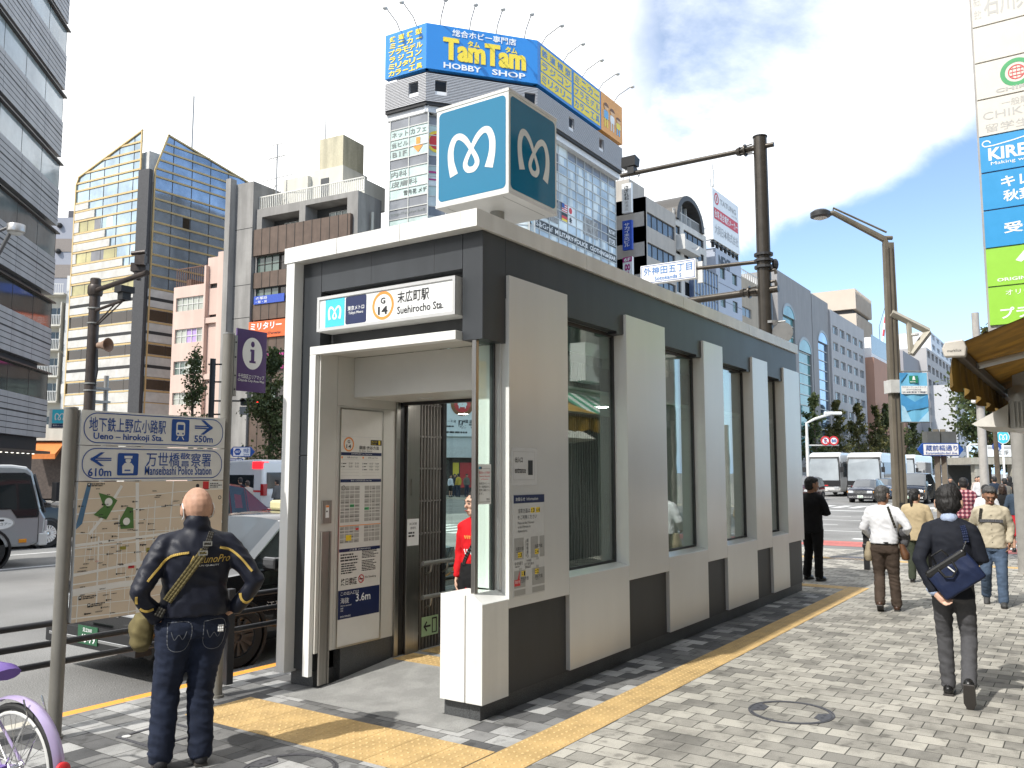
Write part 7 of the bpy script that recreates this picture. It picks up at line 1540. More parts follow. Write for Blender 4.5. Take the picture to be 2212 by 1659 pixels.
# shop row along the pavement, outside the frame, mirrored in the panels and glass
def shop(x0,x1,h,label,m,ground,seed):
    t=thing('shop_building',label,'building',(x0,-1.05)+(0,)); Wl=Wall(MB(),(x1,-1.05),(x0,-1.05)); w=Wl.W; rd=random.Random(seed); hs=[]
    nf=int((h-3.8)/3.3)
    for k in range(nf):
        z=4.3+3.3*k; n=max(1,int(w/2.2))
        for j in range(n): hs.append((w*(j+.15)/n,z,w*(j+.85)/n,z+1.6))
    b=MB(); pierced(Wl.on(b),0,w,3.6,h,hs,m); body(b,[(x0,-1.05),(x1,-1.05),(x1,-13),(x0,-13)],0,h,m,ROOFM,skip=(0,)); b.build('wall',t,world=True)
    for q in hs: glaze(Wl,*q,t,PN_D,FRAME_D,2,1)
    b=MB(); F=Wl.on(b); F.rect(0,0,w,3.6,ground,-.15); 
    for k in range(int(w/.12)): F.slab(k*.12,0,k*.12+.02,3.,-.149,-.13,FRAME_D)
    b.build('shutter',t,world=True)
    return t,Wl
BRK=mat('grey_brick',(.34,.32,.30),.85,var=.3,scale=9,bump=.3,bscale=18); GRW=mat('grey_rendered_shop',(.46,.455,.44),.8,var=.08,dirt=.15,dscale=.4); SHUT=mat('grey_shutter',(.3,.31,.315),.5,.3)
shop(-14,-2,17,'grey rendered shop building on the near side, outside the photo',GRW,SHUT,1)
shop(-1.9,6.9,21,'brick fronted shop building facing the entrance, outside the photo',BRK,SHUT,2)
shop(7,14.2,16,'grey shop building behind the yellow awning, outside the photo',GRW,SHUT,3)
t,Wl=shop(14.3,21,20,'brick shop building with striped awning and air conditioner, outside the photo',BRK,SHUT,4)
b=MB(); F=Wl.on(b); GS=mat('awning_green',(.05,.30,.18),.7)
for k in range(14): 
    x=3.2+k*.22; b.add([F.P(x,3.5,.05),F.P(x+.22,3.5,.05),F.P(x+.22,2.9,1.0),F.P(x,2.9,1.0)],[(0,1,2,3)],GS if k%2 else S_WHITE)
b.build('striped_awning',t,world=True)
b=MB(); F=Wl.on(b); F.slab(4.6,3.75,5.6,4.55,.05,.42,S_WHITE); c=F.P(5.0,4.15,.425); b.lathe(c,F.n,[(.3,0),(.3,.01),(.05,.03),(0,.03)],S_GREY,18); b.build('air_conditioner',t,world=True)
# opposite corner block behind the viewer
t=thing('office_building','broad office block behind the viewpoint, outside the photo','building',(-45,15,0)); Wl=Wall(MB(),(-42,-2),(-42,40)); Wl=Wall(MB(),(-42,46),(-42,-2)); w=Wl.W; hs=[(w*(j+.1)/8,3.5*k+4.5,w*(j+.9)/8,3.5*k+6.4) for k in range(5) for j in range(8)]
b=MB(); pierced(Wl.on(b),0,w,0,24,hs,GRW); body(b,[(-42,-2),(-42,46),(-60,46),(-60,-2)],0,24,GRW,ROOFM,skip=(0,)); b.build('wall',t,world=True)
for q in hs: glaze(Wl,*q,t,PN_BL,FRAME_D,2,1)
# ---------------------------------------------------------------- trees
def leafmat(name,c,c2):
    m=bpy.data.materials.new(name); m.use_nodes=True; nt=m.node_tree; N=nt.nodes; L=nt.links; p=N['Principled BSDF']; p.inputs['Roughness'].default_value=.55
    tc=N.new('ShaderNodeTexCoord'); n=N.new('ShaderNodeTexNoise'); n.inputs['Scale'].default_value=1.3; n.inputs['Detail'].default_value=8; L.new(tc.outputs['Object'],n.inputs[0])
    r=N.new('ShaderNodeValToRGB'); L.new(n.outputs[0],r.inputs[0]); r.color_ramp.elements[0].position=.35; r.color_ramp.elements[1].position=.68; r.color_ramp.elements[0].color=c+(1,); r.color_ramp.elements[1].color=c2+(1,); L.new(r.outputs[0],p.inputs['Base Color'])
    t=N.new('ShaderNodeBsdfTranslucent'); L.new(r.outputs[0],t.inputs[0]); x=N.new('ShaderNodeMixShader'); x.inputs[0].default_value=.3; o=N['Material Output']; L.new(p.outputs[0],x.inputs[1]); L.new(t.outputs[0],x.inputs[2]); L.new(x.outputs[0],o.inputs[0]); return m
LF_G=leafmat('ginkgo_leaves',(.035,.062,.02),(.13,.15,.05)); LF_Y=leafmat('yellowing_leaves',(.05,.062,.015),(.17,.15,.045)); BARK=mat('bark',(.09,.07,.05),.9,var=.3,scale=8,bump=.5,bscale=20)
def tree(label,x,y,h,rw,lf,seed,leaf=.16,n=2600,z0=2.2,shape='cone',group=None,base=0.):
    rd=random.Random(seed); t=thing('ginkgo_tree' if shape=='cone' else 'leafy_tree',label,'tree',(x,y,base),0,group)
    b=MB(); b.tube([(0,0,0),(.05,.02,h*.35),(0,.03,h*.7),(.02,0,h*.95)],[.022*h*.7,.016*h*.7,.009*h*.6,.02],BARK,8)
    br=[]
    for k in range(34):
        f=rd.uniform(z0/h,.97); a=rd.uniform(0,2*PI)
        if shape=='cone': r=rw*(1-((f-z0/h)/(1-z0/h))**1.2)*rd.uniform(.6,1.1)+.15
        else: r=rw*math.sqrt(max(.05,1-((f-.62)/.42)**2))*rd.uniform(.5,1.05)
        tip=Vector((r*cos(a),r*sin(a),min(h*f+r*.55,h*1.0))); st=Vector((0,0,h*f*.93)); br.append((st,tip,r)); b.tube([st,(st+tip)/2+Vector((0,0,.06*r)),tip],[.035,.022,.008],BARK,5)
    b.build('trunk',t,smooth=True)
    vs=[];fs=[]
    for i in range(n):
        st,tip,r=br[rd.randrange(len(br))]; f=rd.random()**.6; c=st.lerp(tip,f)+Vector((rd.gauss(0,1),rd.gauss(0,1),rd.gauss(0,.9)))*(.10+.12*r)
        if c.z<z0*.8: continue
        s=leaf*rd.uniform(.6,1.4); u=Vector((rd.gauss(0,1),rd.gauss(0,1),rd.gauss(0,1))).normalized(); v=u.cross(Vector((rd.gauss(0,1),rd.gauss(0,1),rd.gauss(0,1)))).normalized(); k=len(vs)
        vs+=[c-u*s*.5,c+v*s*.42+u*s*.1,c+u*s*.6,c-v*s*.42+u*s*.1]; fs.append((k,k+1,k+2,k+3))
    b=MB(); b.add(vs,fs,lf); b.build('crown',t); return t
p=atd(415,900,52); tree('slim young ginkgo in front of the pink building',p.x,p.y,atd(415,733,52).z,.85,LF_G,1,.15,2300,3.4)
p=atd(582,960,46); tree('broad ginkgo between the traffic light and the entrance\'s white column',p.x,p.y,atd(582,752,46).z,1.75,LF_G,2,.16,6500,2.0)
fars=[(1757,845,3.3),(1806,862,3.1),(1851,868,3.4),(1889,872,3.2),(1913,869,4.0),(1938,885,4.2),(1972,900,3.6),(2008,922,3.5)]
LBL=['tall narrow ginkgo nearest the entrance in the far row','yellowing ginkgo second from the entrance in the far row','yellowing ginkgo in front of the light grey office','dark ginkgo behind the white tour coach','dense ginkgo just left of the brown lamp pole','ginkgo hidden behind the brown lamp pole','ginkgo to the right of the lamp pole under the banner','ginkgo behind the avenue sign']
for k,(u,v,rw) in enumerate(fars):
    y=35.6; q=aty(u,v,y); tree(LBL[k],q.x,y,q.z,rw*(q.x/150)**.5,LF_Y if k in (1,2,3) else LF_G,20+k,.42,2600,2.6,group='ginkgos lining the far side of the street')
p=atd(2135,960,58); tree('round green tree behind the far station entrance',p.x,p.y,atd(2135,815,58).z,3.0,LF_G,41,.25,4500,2.2,'round')
p=atd(2182,960,62); tree('darker tree at the right edge behind the far entrance',p.x,p.y,9,3.2,LF_G,42,.28,3500,2.0,'round')
p=atd(2128,860,44); tree('small tree top poking out beside the lime green sign panel',p.x-1.5,p.y-.5,atd(2125,705,44).z,1.1,LF_Y,43,.18,900,5.5,'cone')
# ---------------------------------------------------------------- vehicles (built nose towards +x, wheels on z=0)
CARGL=pane('car_glass',(.02,.025,.027),.03,.9); CARGL2=pane('windscreen_glass',(.09,.10,.11),.03,1.)
HLAMP=mat('headlamp_glass',(.62,.64,.66),.12,.3,spec=.8); TLAMP=mat('tail_lamp_red',(.40,.01,.012),.2,spec=.8); INDI=mat('indicator_amber',(.7,.28,.03),.25); PLATE=mat('plate_white',(.66,.66,.62),.5); PLATEG=mat('plate_green',(.02,.10,.045),.5)
def paint(n,c,metal=.0): return mat('paint_'+n,c,.16,metal,var=.04,coat=.6,scale=1)
def wheel_mesh(b,x,y,r,w,side,rim=None,spokes=10):
    s=side; b.lathe((x,y-s*w/2,r),(0,s,0),[(r*.60,0),(r*.94,0),(r,w*.15),(r,w*.85),(r*.94,w),(r*.66,w),(r*.62,w*.85)],RUBBER,26)
    b.lathe((x,y,r),(0,s,0),[(r*.63,w*.30),(r*.63,w*.42),(r*.55,w*.36),(r*.18,w*.40),(0.,w*.44)],rim or STEEL,26)
    for k in range(spokes):
        a=2*PI*k/spokes; c,d=cos(a),sin(a); q=Vector((x,y+s*w*.43,r)); u=Vector((c,0,d)); t=Vector((-d,0,c))
        b.extr([q+u*r*.12-t*r*.04,q+u*r*.60-t*r*.055,q+u*r*.60+t*r*.055,q+u*r*.12+t*r*.04],(0,s*.012,0),rim or STEEL)
NP_=8
def car_shell(sts):
    rows=[]
    for x,zl,zb,zt,w,wt in sts:
        zm=zl+(zb-zl)*.55
        half=[(w*.86,zl),(w*.97,zl+.10),(w,zm),(w*.965,zb),(wt,max(zb+.004,zt-.05)),(wt*.86,zt-.012),(wt*.45,zt+.01),(0,zt+.016)]
        rows.append([(x,-a,z) for a,z in half]+[(x,a,z) for a,z in half[-2::-1]])
    return rows
def car(name,label,cat,sts,pt,loc,rz,glass_i,roof_i,wheels=(1.35,-1.30),wr=.31,group=None,plate=('white','63-79'),rim=None,front='sedan',ww=.20,spokes=10,trim=CHROME):
    """glass_i: (rear window base, rear roof, front roof, cowl) station numbers"""
    t=thing(name,label,cat,loc,rz,group); rows=car_shell(sts); n=len(rows[0]); b=MB(); vs=[v for r in rows for v in r]
    fs=[(i*n+j,i*n+j+1,(i+1)*n+j+1,(i+1)*n+j) for i in range(len(rows)-1) for j in range(n-1)]+[(i*n+n-1,i*n,(i+1)*n,(i+1)*n+n-1) for i in range(len(rows)-1)]
    fs+=[tuple(range(n)),tuple(range(len(rows)*n-1,(len(rows)-1)*n-1,-1))]
    fs=[f[::-1] for f in fs]
    b.add(vs,fs,pt); W_=max(s[4] for s in sts)
    body_=b.build('body',t,smooth=True,angle=38,normals=True)
    def P(i,j): return Vector(rows[i][j])
    def pane_(quads,nm,off=.006,m=CARGL):
        bb=MB()
        for q in quads:
            q=[Vector(p) for p in q]; c=sum(q,Vector())/len(q); nn=(q[1]-q[0]).cross(q[2]-q[0]).normalized()
            if nn.dot(c-Vector((0,0,.9)))<0: nn=-nn
            bb.add([p+(c-p)*.05+nn*off for p in q],[tuple(range(len(q)))],m)
        return bb.build(nm,t)
    rb,rr,fr,cw=glass_i
    for s in (0,1):
        jj=(3,4) if s==0 else (n-4,n-5)
        for i in range(rb,cw):
            pane_([[P(i,jj[0]),P(i+1,jj[0]),P(i+1,jj[1]),P(i,jj[1])]],'side_window')
    ws=[[P(fr,4),P(cw,4),P(cw,n-5),P(fr,n-5)]] if cw==fr+1 else [[P(i,4),P(i+1,4),P(i+1,n-5),P(i,n-5)] for i in range(fr,cw)]
    if cw>fr:
        bb=MB()
        for j in range(4,n-5):
            for i in range(fr,cw):
                q=[P(i,j),P(i+1,j),P(i+1,j+1),P(i,j+1)]; bb.add([p+Vector((.006,0,.007)) for p in q],[(0,1,2,3)],CARGL2)
        bb.build('windscreen',t,smooth=True)
    if rr>rb:
        bb=MB()
        for j in range(4,n-5):
            for i in range(rb,rr): q=[P(i,j),P(i,j+1),P(i+1,j+1),P(i+1,j)]; bb.add([p+Vector((-.006,0,.007)) for p in q],[(0,1,2,3)],CARGL)
        bb.build('rear_window',t,smooth=True)
    for x in wheels:
        for s in (-1,1):
            bb=MB(); wheel_mesh(bb,x,s*(W_-ww*.5+.015),wr,ww,s,rim,spokes); bb.lathe((x,s*(W_-.24),wr),(0,s,0),[(wr+.06,0),(wr+.06,.244),(wr+.02,.246),(wr+.02,0)],BLACK,26); bb.build('wheel',t,smooth=True)
    xf=sts[-1][0]; w=sts[-1][4]; zb=sts[-1][2]; zl=sts[-1][1]; zm=(zl+zb)/2
    for s in (-1,1):
        bb=MB(); bb.box(xf-.12,s*w*.52,zb-.17,xf+.018,s*w*.93,zb-.02,HLAMP); bb.box(xf-.16,s*w*.93,zb-.16,xf-.02,s*(w+.02),zb-.03,INDI); bb.build('headlight',t,bevel=.02)
    bb=MB(); bb.box(xf-.05,-w*.5,zb-.18,xf+.014,w*.5,zb-.01,trim); 
    for k in range(5): bb.box(xf+.012,-w*.46,zb-.165+.03*k,xf+.020,w*.46,zb-.150+.03*k,BLACK)
    bb.build('grille',t)
    bb=MB(); bb.box(xf-.10,-w*.99,zl-.02,xf+.07,w*.99,zl+.17,pt if front!='dark' else BLACK); bb.box(xf+.068,-w*.9,zl+.05,xf+.076,w*.9,zl+.08,trim); bb.build('bumper',t,bevel=.03)
    bb=MB(); pm=PLATEG if plate[0]=='green' else PLATE; F=Face(bb,(xf+.082,-.17,zl+.02),(0,1,0),eps=.002); bb.box(xf+.07,-.17,zl+.02,xf+.081,.17,zl+.19,pm); tm=S_WHITE if plate[0]=='green' else S_GREEN; F.text(plate[1],.06,.015,.31,.095,tm,1,.02); F.text('足立500',.09,.115,.25,.155,tm,1,.01); bb.build('number_plate',t)
    xr=sts[0][0]; w0=sts[0][4]; z0=sts[0][2]
    for s in (-1,1): bb=MB(); bb.box(xr-.015,s*w0*.6,z0-.22,xr+.1,s*w0*.99,z0-.04,TLAMP); bb.build('tail_light',t,bevel=.015)
    xc,_,zbc,_,wc,_=sts[cw]
    for s in (-1,1): bb=MB(); bb.box(xc-.30,s*(wc-.02),zbc+.02,xc-.15,s*(wc+.20),zbc+.16,pt if front!='dark' else pt); bb.build('mirror',t,bevel=.03)
    for s in (-1,1): bb=MB(); bb.box(-.02,s*(W_*.99),zb-.02,.10,s*(W_+.018),zb+.015,trim); bb.build('door_handle',t)
    return t
SEDAN=[(-2.36,.36,.84,.86,.76,.66),(-2.26,.24,.95,.98,.82,.70),(-1.62,.20,.95,1.03,.85,.72),(-1.05,.20,.95,1.43,.85,.63),(-.3,.20,.945,1.50,.85,.65),(.35,.20,.94,1.49,.85,.65),(.62,.20,.935,1.44,.85,.64),(1.22,.20,.925,.99,.85,.75),(1.9,.20,.89,.94,.845,.74),(2.24,.22,.84,.87,.82,.70),(2.36,.30,.78,.80,.79,.67)]
MPV=[(-2.35,.35,1.05,1.60,.82,.66),(-2.28,.22,1.08,1.82,.88,.70),(-1.2,.2,1.08,1.90,.90,.73),(.2,.2,1.06,1.90,.90,.73),(.7,.2,1.05,1.84,.90,.71),(1.45,.2,1.03,1.12,.90,.78),(2.05,.22,1.0,1.04,.88,.76),(2.3,.26,.92,.95,.84,.70),(2.36,.32,.88,.90,.82,.66)]
HATCH=[(-1.95,.34,.98,1.35,.76,.60),(-1.88,.22,1.0,1.55,.82,.64),(-.9,.2,1.0,1.66,.84,.66),(.1,.2,.99,1.66,.84,.66),(.5,.2,.98,1.60,.84,.65),(1.25,.2,.97,1.06,.84,.73),(1.7,.22,.92,.97,.82,.70),(1.92,.26,.84,.86,.78,.65),(1.97,.32,.80,.82,.76,.62)]
BLK=paint('black',(.008,.008,.009)); RED=paint('dark_red',(.13,.010,.014)); NAVYP=paint('navy',(.02,.03,.06)); SILV=paint('silver',(.38,.40,.42),.4); WHT_P=paint('white',(.66,.66,.65)); DKG=paint('dark_grey',(.045,.045,.05),.3); BLUP=paint('blue_grey',(.05,.08,.13),.2)
# waiting taxi at the kerb, nose to the left
t=car('taxi','glossy black taxi waiting beside the guard rail behind the bald man','taxi',SEDAN,BLK,(7.10,8.1,RZ),PI,(2,3,6,7),None,plate=('green','63-79'),group=None,spokes=12,front='dark',rim=mat('dull_hubcap',(.09,.09,.092),.4,.5))
b=MB(); F=Face(b,(1.0,.8535,.52),(-1,0,0)); F.text('江東',0,0,.22,.10,S_LGREY,1); b.build('door_lettering',t)
b=MB(); rows=car_shell(SEDAN)
for s in (1,-1): b.tube([(r[0],s*abs(r[1][1] if False else 0)+s*(SEDAN[i][5]+.005),SEDAN[i][3]-.045) for i,r in enumerate([x[0] for x in rows]) if 2<=i<=7],.010,CHROME,6)
b.tube([(.62,-.64,1.425),(.62,.64,1.425)],.009,CHROME,6); b.build('window_trim',t)
b=MB(); b.box(-.10,-.2,1.51,.12,.2,1.63,mat('taxi_roof_lamp',(.6,.55,.3),.4)); b.build('roof_lamp',t,bevel=.03)
car('parked_car','dark red car in the road behind the black taxi','car',[(x,zl,zb*1.08,zt*1.06,w,wt) for x,zl,zb,zt,w,wt in HATCH],RED,(11.15,15.3,RZ),0.,(1,1,4,5),None,wr=.32,wheels=(1.2,-1.2))
car('minivan','black minivan with many spoked alloy wheel beyond the silver truck','van',MPV,BLK,(10.5,23.6,RZ),0.,(1,1,4,5),None,rim=mat('alloy_bright',(.75,.75,.76),.2,.9),spokes=18,wr=.36,wheels=(1.35,-1.35))
# silver cab-over truck cut by the left edge
t=thing('truck','silver cab over truck cut off by the left edge, white oval logo on its door','truck',(8.7,19.5,RZ)); TS=paint('truck_silver',(.40,.42,.43),.25)
pr=[(-.95,.42),(.60,.42),(.92,.50),(.95,1.0),(.86,1.15),(.62,1.98),(.50,2.08),(.2,2.12),(-.95,2.12)]
b=MB(); b.extr([(x,-.92,z) for x,z in pr],(0,1.84,0),TS); b.build('cab',t,bevel=.06,normals=True)
wn=[(-.72,1.22),(.20,1.22),(.32,1.05),(.72,1.05),(.74,1.16),(.54,1.86),(.42,1.92),(-.72,1.92)]
b=MB(); b.extr([(x,-.935,z) for x,z in wn],(0,.012,0),CARGL); b.build('side_window',t); b=MB(); cx,cz=0,1.5; b.extr([(cx+(x-cx)*1.06,-.928,cz+(z-cz)*1.08) for x,z in wn],(0,.006,0),BLACK); b.build('window_seal',t)
b=MB(); b.extr([(.955,-.84,1.1),(.955,.84,1.1),(.70,.80,1.92),(.70,-.80,1.92)],(.03,0,.01),CARGL2); b.build('windscreen',t)
b=MB(); b.box(-.80,-.926,.62,-.79,-.921,2.0,DARKM); b.box(.78,-.926,.50,.79,-.921,1.1,DARKM); b.box(-.66,-.945,1.02,-.5,-.921,1.06,BLACK); b.build('door_seam',t)
b=MB(); F=Face(b,(-.33,-.9215,.80),(1,0,0),eps=.002); F.disc(.33,.12,.30,S_WHITE,1,.13); F.oring(.33,.12,.27,.30,S_GREY,2,32,.44); F.text('創業のコアー',.10,.075,.56,.135,S_BLACK,3); F.rrect(.24,.16,.42,.20,.015,S_BLACK,3); b.build('door_logo',t)
for x in (-.2,-2.8):
    for s in (-1,1): b=MB(); wheel_mesh(b,x,s*.80,.37,.24,s,S_LGREY,5); b.lathe((x,s*.70,.37),(0,s,0),[(.46,0),(.46,.235),(.41,.236),(.41,0)],BLACK,24); b.build('wheel',t,smooth=True)
b=MB(); b.box(.80,-.95,.42,.99,.95,.68,S_LGREY); b.build('bumper',t,bevel=.03)
for s in (-1,1): b=MB(); b.box(.93,s*.55,.72,.985,s*.9,.95,HLAMP); b.box(.40,s*.915,.50,.56,s*.935,.58,INDI); b.build('headlight',t,bevel=.015)
for s in (-1,1): b=MB(); b.tube([(.8,s*.93,1.2),(1.02,s*1.1,1.35),(1.02,s*1.1,1.75)],.015,BLACK,6); b.box(.98,s*1.02,1.35,1.05,s*1.20,1.75,BLACK); b.build('mirror',t)
b=MB(); b.box(-5,-.95,.75,-1.05,.95,2.9,mat('truck_box_grey',(.50,.50,.49),.5)); b.box(-5,-.4,.5,-.9,.4,.72,DARKM); b.build('cargo_box',t)
# ambulance on the side street
t=thing('ambulance','white ambulance with red stripe and lit red beacons behind the dark red car','ambulance',(25.2,32.4,RZ),R(97)); AMB=paint('ambulance_white',(.70,.70,.70))
pr=[(-2.6,.40),(2.3,.40),(2.62,.55),(2.66,.95),(2.25,1.15),(1.72,1.95),(1.50,2.40),(-2.45,2.52),(-2.58,2.40),(-2.62,1.0)]
b=MB(); b.extr([(x,-.93,z) for x,z in pr],(0,1.86,0),AMB); b.build('body',t,bevel=.09,normals=True)
for s in (-1,1):
    y=s*.932
    b=MB(); b.box(-2.1,y,1.28,.35,y+s*.01,1.84,CARGL); b.build('side_window',t); b=MB(); b.box(.55,y,1.2,1.6,y+s*.01,1.85,CARGL); b.build('side_window',t)
    b=MB(); b.box(-2.6,y,1.10,2.4,y+s*.008,1.18,S_RED); b.build('stripe',t)
    b=MB(); F=Face(b,(-.4 if s<0 else .6,y+s*.004,2.12),(1 if s<0 else -1,0,0)); F.text('AMBULANCE',0,0,1.3,.20,S_GREY,1,.02); b.build('lettering',t)
    b=MB(); b.box(-2.66,s*.70,.95,-2.5,s*.945,1.45,TLAMP); b.build('tail_light',t)
    for x in (1.75,-1.45): b=MB(); wheel_mesh(b,x,s*.82,.34,.22,s,S_LGREY,8); b.lathe((x,s*.70,.34),(0,s,0),[(.42,0),(.42,.245),(.38,.246),(.38,0)],BLACK,24); b.build('wheel',t,smooth=True)
b=MB(); b.box(-2.635,-.68,1.25,-2.61,.68,1.95,CARGL); b.build('rear_window',t)
BEAC=mat('beacon_red',(.9,.02,.03),.3,emit=1.2)
for x,y in ((-2.35,.75),(-2.35,-.75)): b=MB(); b.box(x-.22,y-.22,2.10,x+.35,y+.22,2.42,BEAC); b.build('beacon',t,bevel=.03)
b=MB(); b.box(1.1,-.8,2.42,1.5,.8,2.58,BEAC); b.build('beacon',t,bevel=.03)
# the queue beyond the crossing, all facing the viewer
def q_(u,d): p=atd(u,1075,d); return (p.x,p.y,RZ)
def bus(label,u,d,white=True,L=11.):
    x,y,_=q_(u,d); t=thing('coach',label,'bus',(x+L/2,y,RZ),PI,'white tour coaches waiting at the lights'); w,h=1.24,3.45; h=atd(u,977 if d<70 else 982,d).z-RZ
    b=MB(); pr=[(-L/2,.35),(L/2-.1,.35),(L/2,.55),(L/2+.02,1.2),(L/2-.05,2.6),(L/2-.30,h-.15),(L/2-.9,h),(-L/2,h)]; b.extr([(a,-w,c) for a,c in pr],(0,2*w,0),WHT_P); b.build('body',t,bevel=.16,normals=True)
    b=MB(); b.extr([(L/2+.02,-w*.93,1.30),(L/2+.02,w*.93,1.30),(L/2-.03,w*.90,2.6),(L/2-.10,w*.84,h-.52),(L/2-.10,-w*.84,h-.52),(L/2-.03,-w*.90,2.6)],(.05,0,.0),mat('coach_windscreen',(.33,.36,.38),.03,spec=1.,var=.3,scale=.4)); b.build('windscreen',t)  # pale base colour stands in for bright sky reflected in the glass
    b=MB(); b.box(L/2-.2,-w*.985,.82,L/2+.062,w*.985,1.29,BLACK); b.build('front_band',t); b=MB(); b.extr([(L/2+.015,-w*.985,1.29),(L/2+.015,w*.985,1.29),(L/2-.05,w*.97,2.6),(L/2-.2,w*.93,h-.35),(L/2-.2,-w*.93,h-.35),(L/2-.05,-w*.97,2.6)],(.042,0,0),BLACK); b.build('windscreen_frame',t)
    for s in (-1,1):
        b=MB(); b.box(-L/2+.3,s*(w+.002),1.55,L/2-1.1,s*(w+.02),h-.75,CARGL); b.build('side_window',t)
        b=MB(); b.box(L/2-.05,s*.75,.62,L/2+.05,s*1.12,.86,HLAMP); b.build('headlight',t,bevel=.03)
        b=MB(); b.tube([(L/2-.2,s*w,2.75),(L/2+.35,s*(w+.22),2.6),(L/2+.35,s*(w+.22),2.3)],.03,BLACK,6); b.box(L/2+.30,s*(w+.10),1.95,L/2+.42,s*(w+.34),2.35,BLACK); b.build('mirror',t)
        for x_ in (L/2-2.4,-L/2+3): b=MB(); wheel_mesh(b,x_,s*(w-.13),.5,.28,s,S_LGREY,8); b.build('wheel',t,smooth=True)
    b=MB(); b.box(L/2+.03,-.25,.45,L/2+.06,.25,.60,PLATE); b.build('number_plate',t); b=MB(); b.box(L/2+.0,-.9,.86,L/2+.07,.3,.93,S_RED); b.build('front_stripe',t)
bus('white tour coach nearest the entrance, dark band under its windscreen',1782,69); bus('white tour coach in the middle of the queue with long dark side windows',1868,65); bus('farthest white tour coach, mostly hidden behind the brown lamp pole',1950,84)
GQ='cars waiting at the far crossing'
car('minivan','dark maroon minivan right behind the black suited man','car',HATCH,paint('maroon',(.05,.014,.016)),q_(1742,60),PI,(1,1,4,5),None,group=GQ,wheels=(1.2,-1.2),plate=('white','30-18'))
car('small_car','white car half hidden by the entrance corner in the far queue','car',HATCH,WHT_P,q_(1722,69),PI,(1,1,4,5),None,group=GQ,wheels=(1.2,-1.2))
car('taxi','dark taxi with chrome grille in front of the middle coach','taxi',SEDAN,DKG,q_(1876,57),PI,(2,3,6,7),None,group=GQ,plate=('white','72-10'))
car('sedan_car','blue grey saloon partly behind the brown lamp pole','car',SEDAN,BLUP,q_(1915,64),PI,(2,3,6,7),None,group=GQ)
car('minivan','large black minivan with broad grille right of the brown lamp pole','van',MPV,BLK,q_(1980,55),PI,(1,1,4,5),None,group=GQ,wr=.35,plate=('white','88-01'))
car('small_car','white and red taxi behind the twin brown sign posts','taxi',HATCH,WHT_P,q_(2032,68),PI,(1,1,4,5),None,group=GQ,wheels=(1.2,-1.2))
car('small_car','silver car in the second row behind the large black minivan','car',HATCH,SILV,q_(2003,82),PI,(1,1,4,5),None,group=GQ,wheels=(1.2,-1.2))
car('minivan','dark blue van in the second row left of the delivery truck','van',MPV,NAVYP,q_(2040,88),PI,(1,1,4,5),None,group=GQ)
car('minivan','white van at the kerb right of the sign posts','van',MPV,WHT_P,q_(2105,62),PI,(1,1,4,5),None,group=GQ)
x,y,_=q_(2068,92); t=thing('delivery_truck','white box delivery truck far back in the queue','truck',(x+2,y,RZ),PI,GQ)
b=MB(); b.box(-4,-1.,.8,.4,1.,3.1,WHT_P); b.build('cargo_box',t,bevel=.04); b=MB(); b.extr([(.45,-.95,.4),(2.0,-.95,.4),(2.05,-.95,1.2),(1.8,-.95,2.2),(.45,-.95,2.25)],(0,1.9,0),WHT_P); b.build('cab',t,bevel=.06,normals=True)
b=MB(); b.extr([(2.07,-.85,1.25),(2.07,.85,1.25),(1.85,.82,2.1),(1.85,-.82,2.1)],(.02,0,0),CARGL2); b.build('windscreen',t)
for s in (-1,1): b=MB(); b.box(2.0,s*.6,.6,2.07,s*.9,.85,HLAMP); b.build('headlight',t); b=MB(); wheel_mesh(b,1.3,s*.85,.38,.22,s,S_LGREY,6); b.build('wheel',t)
